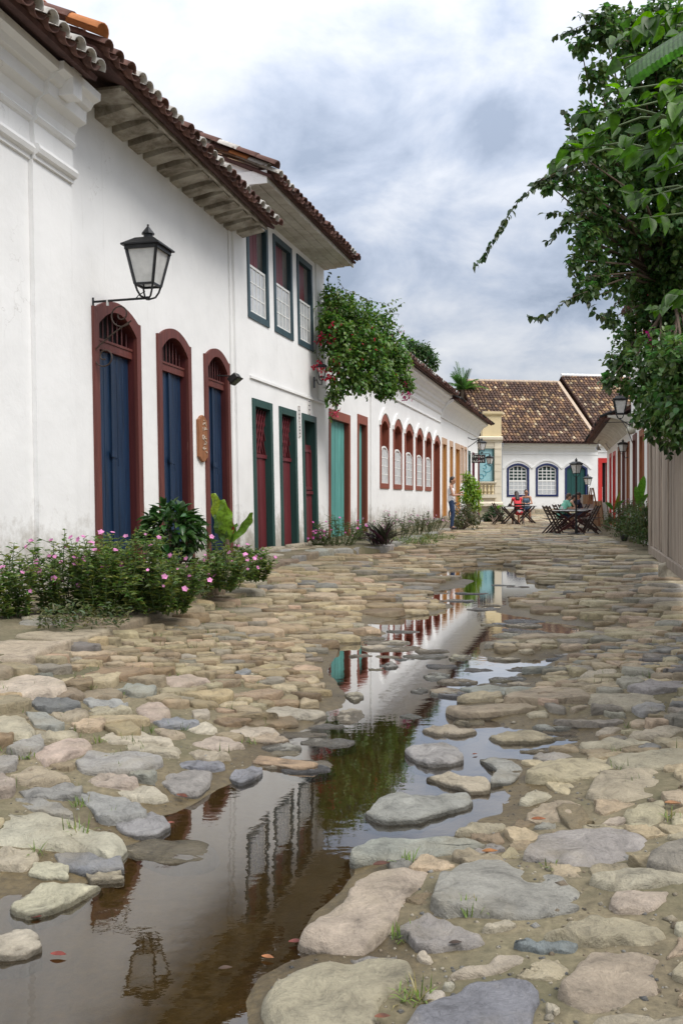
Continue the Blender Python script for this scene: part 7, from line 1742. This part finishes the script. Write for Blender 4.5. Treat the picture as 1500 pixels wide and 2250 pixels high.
# ---- corner bushes and plants by the right wall
def corner_plants():
    Y = 33.0; q = lambda px, py, dy=0.0: P(px, py, Y + dy)
    b = P(1024, 1150, 31.0); b.z = pav_z(31) ; cl = [(1030, 1055, 15, 0), (1028, 1075, 18, 0), (1036, 1090, 18, .2), (1022, 1095, 14, -.2), (1040, 1065, 14, .3), (1026, 1045, 10, 0), (1040, 1110, 18, .2), (1050, 1085, 12, .4)]
    clump_tree('green_shrub', 'bright green upright shrub right of the standing woman', 'shrub', b, [(P(a, c, 31 + d), r / FPX * 31) for a, c, r, d in cl], 1900, .11, (.17, .30, .035), M['leaf'], 51, .5, True, None, False, .2)
    b = P(1018, 1160, 30.0); b.z = .10; cl = [(1010, 1140, 22, 0), (1028, 1135, 24, .2), (1040, 1145, 18, .1), (1020, 1120, 18, .3), (1005, 1152, 14, -.2)]
    clump_tree('low_bush', 'dull green low bush at the feet of the bright shrub', 'bush', b, [(P(a, c, 30 + d), r / FPX * 30) for a, c, r, d in cl], 1900, .075, (.070, .090, .032), M['leaf'], 52, .45, True, [(P(1010, 1128, 29.8), .3, 12, (.45, .30, .40), .03)], False, .1)
    b = P(1083, 1158, 37.0); b.z = .14; cl = [(1080, 1135, 20, 0), (1092, 1128, 16, .2), (1070, 1140, 14, 0), (1084, 1118, 12, .3), (1098, 1142, 12, 0)]
    clump_tree('low_bush', 'dark green bush between bicycle and left table', 'bush', b, [(P(a, c, 38 + d), r / FPX * 38) for a, c, r, d in cl], 1500, .10, (.032, .075, .024), M['leaf'], 53, .5, True, None, False, .1)
    b = P(1098, 1125, 39.0); b.z = .2; t = thing('broad_leaf_plant', 'single broad light green leaf above the dark bush', 'plant', b); strap_leaf(t, 'leaf', P(1090, 1122, 38), P(1108, 1112, 37.6), .22, M['leaf_gloss'], (.16, .34, .05), .15, 8); mb = MB(); mb.tube([b, P(1090, 1122, 38)], .012, 6); mb.build('stem', M['stem'], t)
    # right side
    b = P(1375, 1165, 24.5); b.z = .12
    cl = [(1340, 1142, 22, 1.5), (1368, 1140, 27, -.5), (1395, 1138, 28, -3.5), (1360, 1160, 20, -1.5), (1385, 1162, 24, -3.5), (1415, 1152, 27, -5.0), (1332, 1155, 14, 1.2), (1385, 1115, 18, -2.5), (1418, 1122, 22, -5.2), (1358, 1118, 14, -.5), (1405, 1172, 20, -5.0), (1425, 1175, 20, -5.4)]
    clump_tree('flowering_bush', 'tangled green bush with a few mauve flowers beside the plank fence', 'bush', b, [(P(a, c, 24 + d), r / FPX * 24) for a, c, r, d in cl], 5200, .062, (.062, .105, .030), M['leaf'], 54, .42, True, [(P(1400, 1097, 23.8), .15, 14, (.45, .22, .40), .03), (P(1375, 1105, 23.8), .2, 8, (.45, .22, .40), .03)], False, .05)
    b = P(1405, 1160, 24.8); b.z = .12; t = thing('broad_leaf_plant', 'tall broad green leaves rising behind the tangled bush by the fence', 'plant', b)
    for (bx, by, tx_, ty_, w, c) in ((1402, 1110, 1414, 1046, .24, (.10, .24, .03)), (1402, 1112, 1396, 1068, .16, (.085, .2, .03)), (1405, 1115, 1422, 1085, .18, (.09, .21, .03)), (1352, 1118, 1372, 1098, .20, (.055, .15, .025)), (1345, 1120, 1330, 1104, .16, (.05, .14, .025)), (1350, 1122, 1362, 1078, .10, (.16, .17, .03))):
        strap_leaf(t, 'leaf', P(bx, by, 19.8 if bx > 1390 else 24), P(tx_, ty_, 19.5 if bx > 1390 else 23.7), w * .8, M['leaf_gloss'], c, .1, 8, 0, .15, side=Vector((.9, -.4, .2)))
    mb = MB(); mb.tube([P(1403, 1195, 19.8), P(1402, 1112, 19.8)], [.05, .02], 8); mb.build('stem', M['stem'], t)
    b = P(1371, 1180, 22.0); b.z = .05; t = thing('dark_pot', 'small dark object half hidden at the foot of the right bush', 'pot', b); mb = MB(); mb.lathe(b, [(.06, 0), (.09, .06), (.10, .14), (.08, .15), (.07, .08)], 12); mb.build('bowl', M['black'], t); mb = MB(); mb.lathe(b, [(.105, .13), (.11, .145), (.105, .16), (.09, .155)], 12); mb.build('rim', M['black'], t)
corner_plants()
def palm():
    Y = 60.0; b = P(1018, 850, Y); b.z = .2; crown = P(1016, 856, Y); t = thing('palm_tree', 'green palm crown rising behind the corner house roof', 'palm', b); rs = np.random.RandomState(3)
    mb = MB(); mb.tube([b, b.lerp(crown, .5) + Vector((.1, 0, 0)), crown], [.18, .15, .12], 10); mb.build('trunk', M['bark'], t)
    for k in range(22):
        a = rs.uniform(0, 6.283); el = rs.uniform(.25, 1.45); l = rs.uniform(1.4, 2.2); d = Vector((math.cos(a) * math.cos(el), math.sin(a) * math.cos(el), math.sin(el))); n = 14; pts = [crown + d * l * q + Vector((0, 0, -1)) * .55 * l * q * q * math.cos(el) for q in np.linspace(0, 1, n)]
        C = []; D = []; L_ = []
        for j in range(1, n):
            tang = (pts[j] - pts[j - 1]).normalized(); sd = tang.cross(Vector((0, 0, 1))); sd = sd.normalized() if sd.length > .1 else Vector((1, 0, 0))
            for s in (-1, 1):
                for m_ in range(2): C.append(tuple(pts[j - 1].lerp(pts[j], m_ * .5))); D.append(tuple(sd * s * .8 + tang * .8 + Vector((0, 0, -.25)))); L_.append(.42 * (1 - .5 * abs(j / n - .4)))
        m2 = len(C); kk = rs.uniform(.7, 1.3); leaves('frond', t, M['leaf'], C, D, np.tile((0, 0, 1.0), (m2, 1)), L_, np.full(m2, .10), np.tile((.075 * kk, .17 * kk, .035), (m2, 1)), .1, .2)
palm()
def tree_behind():
    Y = 36.0; b = P(925, 850, Y); b.z = .1; cl = [(905, 762, 18, 0), (925, 770, 22, .2), (945, 785, 18, .4), (955, 800, 12, .3), (915, 790, 24, .2), (935, 810, 20, .4), (900, 750, 8, 0), (940, 768, 9, 0)]
    clump_tree('leafy_tree', 'green tree showing above the arched window house roof', 'tree', b, [(P(a, c, Y + d), r / FPX * Y) for a, c, r, d in cl], 1700, .17, (.05, .12, .035), M['leaf'], 55, .45, True, None, False, .2)
    mb = MB()
tree_behind()
# ---- grass tufts and fallen leaves on the street
def GG(px, py, dz=0.0):
    z = WZ + .02
    for _ in range(8):
        g = G(px, py, z); z = .5 * z + .5 * (float(mud_z([g.x], [g.y])[0]) + dz)
    return g
def tuft(px, py, hgt, n, lab, seed, zz=.02, colr=(.14, .21, .045)):
    b = GG(px, py); t = thing('grass_tuft', lab, 'grass', b, 'grass tufts between the stones'); rs = np.random.RandomState(seed); C = []; D = []; L_ = []
    mb = MB()
    for k in range(n):
        a = rs.uniform(0, 6.283); el = rs.uniform(.35, 1.45); l = hgt * rs.uniform(.5, 1.15); o = Vector((rs.normal() * .02, rs.normal() * .02, 0)); d = Vector((math.cos(a) * math.cos(el), math.sin(a) * math.cos(el), math.sin(el))); p0 = b + o; p1 = p0 + d * l * .55; p2 = p0 + d * l + Vector((0, 0, -.25 * l * math.cos(el))); sd = d.cross(Vector((0, 0, 1))).normalized() * .0022
        kk = rs.uniform(.6, 1.4); mb.cur = (colr[0] * kk, colr[1] * kk, colr[2] * kk) if rs.rand() > .2 else (.26, .22, .09); mb.add([p0 - sd, p0 + sd, p1 + sd, p1 - sd, p2], [(0, 1, 2, 3), (3, 2, 4)])
    mb.build('blades', M['leaf'], t, fix=False, kind='stuff')
for k, (px, py, h_, n, lab) in enumerate(((170, 1845, .11, 46, 'large grass tuft on the edge of the big cream stone at lower left'), (265, 1692, .07, 26, 'grass tuft before the long grey stone on the left'), (178, 1770, .07, 20, 'thin grass tuft beside the grey stone above the big cream stone'), (55, 1665, .05, 40, 'bright moss green tuft at the left edge'),
    (85, 1880, .07, 18, 'sparse grass blades left of the slate slab'), (893, 1895, .06, 18, 'grass tuft on the long grey stone right of the puddle'), (885, 2062, .06, 34, 'bright grass tuft between the pink stone and the grey stone'), (905, 2200, .07, 34, 'grass tuft between the two stones at the bottom'), (1035, 2005, .07, 26, 'dry grass tuft below the largest grey stone'), (1215, 1908, .04, 16, 'tiny grass tuft below the grey slab on the right'),
    (1480, 1805, .06, 26, 'grass tuft at the right edge beside the square tan stone'), (215, 1632, .05, 18, 'grass tuft between pinkish and grey stones at left'), (550, 1635, .05, 14, 'grass tuft at the water edge below the tan stone'), (230, 1590, .05, 30, 'green tuft between small stones at far left'))):
    tuft(px, py, h_, n, lab, 400 + k)
def fallen(px, py, L_, rz, colr, lab, z=.03, seed=0, curl=.25):
    p = GG(px, py, .02 if z > .01 else 0); p.z = max(p.z, WZ + .004); rs = random.Random(seed); mb = MB(); d = Vector((math.cos(rz), math.sin(rz), 0)); s = Vector((-d.y, d.x, 0)); V = []; n = 6
    for k in range(n + 1):
        q = k / n; w = L_ * .24 * math.sin(math.pi * min(1, q * .9 + .07)); c = p + d * L_ * (q - .5) + Vector((0, 0, curl * L_ * (q - .5) ** 2 + .002))
        V += [c - s * w + Vector((0, 0, w * .5)), c, c + s * w + Vector((0, 0, w * .6))]
    F = [f for k in range(n) for f in ((3 * k, 3 * k + 1, 3 * k + 4, 3 * k + 3), (3 * k + 1, 3 * k + 2, 3 * k + 5, 3 * k + 4))]
    mb.cur = colr; mb.add(V, F); o = mb.build('fallen_leaf', M['dry'], None, smooth=True, fix=False); setp(o, lab, 'leaf', 'dry leaves fallen on the street')
for k, (px, py, L_, rz, c, lab, z) in enumerate(((128, 2142, .075, -.1, (.26, .05, .035), 'reddish leaf floating in the puddle at lower left', .004), (80, 2045, .05, .3, (.16, .03, .02), 'dark red leaf floating near the left edge of the puddle', .004), (588, 2120, .06, -.3, (.40, .16, .06), 'orange brown leaf floating left of the bottom tan stone', .004), (650, 2082, .07, .1, (.20, .045, .035), 'dark red leaf at the water edge below the pink stone', .006), (495, 2152, .06, .2, (.07, .04, .025), 'dark leaf floating in the middle of the puddle bottom', .004),
    (400, 1752, .10, -.6, (.20, .06, .03), 'rusty leaf stuck beside the rough grey stone', .05), (250, 1797, .07, .0, (.24, .09, .03), 'brown leaf on the big cream stone', .06), (375, 1810, .05, .2, (.32, .10, .07), 'pinkish leaf on the rough grey stone by the water', .05), (1055, 1740, .10, .7, (.14, .03, .015), 'crumpled dark red leaf at the right edge of the puddle', .03), (1043, 1664, .05, .5, (.18, .05, .02), 'small brown leaf on the stone in the white reflection', .03), (1183, 1803, .09, .05, (.34, .11, .035), 'orange brown leaf lying before the tan stone on the right', .035), (1076, 1874, .09, .1, (.36, .15, .04), 'orange leaf on mud above the largest grey stone', .035), (838, 1902, .10, .35, (.10, .035, .02), 'dark curled leaf above the pink stone', .03),
    (1478, 1768, .10, -.1, (.40, .20, .09), 'tan leaf at the right edge above the square stone', .04), (1320, 1560, .06, .2, (.45, .28, .05), 'yellow leaf on mud right of the puddle', .03), (1345, 1505, .05, .1, (.42, .26, .08), 'small pale yellow leaf on the flat stones at right', .04), (1000, 2075, .06, .2, (.05, .03, .02), 'dark leaf scrap below the largest grey stone', .03), (840, 2238, .06, .1, (.17, .06, .03), 'brown leaf at the very bottom between two stones', .03))):
    fallen(px, py, L_ * .66, rz, tuple(v * .7 for v in c), lab, z, 500 + k)

# ---- loose grit and blades between the stones
def street_grit():
    rs = np.random.RandomState(91); n = 5200; y = rs.uniform(0, 1, n) ** 1.6 * 7.5 + 2.0; x = rs.uniform(-.42, .42, n) * y + rs.uniform(-.3, .3, n)
    sd = seg_dist(np.stack([x, y], 1), PUDW); k = (sd > .02) & (x > kerb_x(y) + .05) & (x < 1.233 + .2725 * y - .1); x, y = x[k], y[k]; z = mud_z(x, y); n = len(x)
    r = rs.uniform(.003, .009, n) * (1 + 1.6 * (rs.rand(n) < .08)); V = np.empty((n, 6, 3)); a = rs.uniform(0, 6.283, n)
    for j in range(4):
        q = a + j * math.pi / 2; rr = r * rs.uniform(.7, 1.3, n); V[:, j] = np.stack([x + np.cos(q) * rr, y + np.sin(q) * rr, z + r * .1], 1)
    V[:, 4] = np.stack([x + r * .2, y, z + r * .75], 1); V[:, 5] = np.stack([x, y, z - r], 1)
    fc = [(0, 1, 4), (1, 2, 4), (2, 3, 4), (3, 0, 4), (1, 0, 5), (2, 1, 5), (3, 2, 5), (0, 3, 5)]; F = (np.array(fc)[None] + (np.arange(n) * 6)[:, None, None]).reshape(-1, 3).astype(np.int32)
    me = bpy.data.meshes.new('grit'); me.vertices.add(n * 6); me.vertices.foreach_set('co', V.ravel()); me.loops.add(F.size); me.loops.foreach_set('vertex_index', F.ravel()); me.polygons.add(len(F)); me.polygons.foreach_set('loop_start', np.arange(0, F.size, 3, dtype=np.int32)); me.update()
    at = me.attributes.new('Col', 'FLOAT_COLOR', 'POINT'); pal = np.array([SC['tan'], SC['grey'], SC['cream'], SC['brown'], SC['dark']]); c = np.ones((n, 6, 4)); c[:, :, :3] = (pal[rs.randint(0, 5, n)] * rs.uniform(.6, 1.1, (n, 1)))[:, None]; at.data.foreach_set('color', c.ravel())
    me.materials.append(M['stone']); o = link('grit', me, None); setp(o, 'loose grit and pebbles scattered on the mud between the stones', 'grit', kind='stuff')
    # short blades rooted in the joints, thickest along the left side
    C = []; rs = np.random.RandomState(92); mb = MB()
    for _ in range(420):
        yy = rs.uniform(3.6, 17); left = rs.rand() < .8; xx = (float(kerb_x(yy)) + .1 + abs(rs.normal()) * .8) if left else (1.1 + .27 * yy - abs(rs.normal()) * .7)
        if seg_dist(np.array([[xx, yy]]), PUDW)[0] < .1: continue
        zz = float(mud_z([xx], [yy])[0])
        for j in range(rs.randint(4, 12)):
            a, el, l = rs.uniform(0, 6.283), rs.uniform(.4, 1.4), rs.uniform(.025, .075); p0 = Vector((xx + rs.normal() * .03, yy + rs.normal() * .03, zz)); d = Vector((math.cos(a) * math.cos(el), math.sin(a) * math.cos(el), math.sin(el))); sdv = d.cross(Vector((0, 0, 1))).normalized() * .0028; kk = rs.uniform(.6, 1.3)
            mb.cur = (.105 * kk, .165 * kk, .035 * kk); mb.add([p0 - sdv, p0 + sdv, p0 + d * l], [(0, 1, 2)])
    o = mb.build('joint_grass', M['leaf'], None, fix=False); setp(o, 'short green grass growing in the joints along both sides', 'grass', kind='stuff')
street_grit()
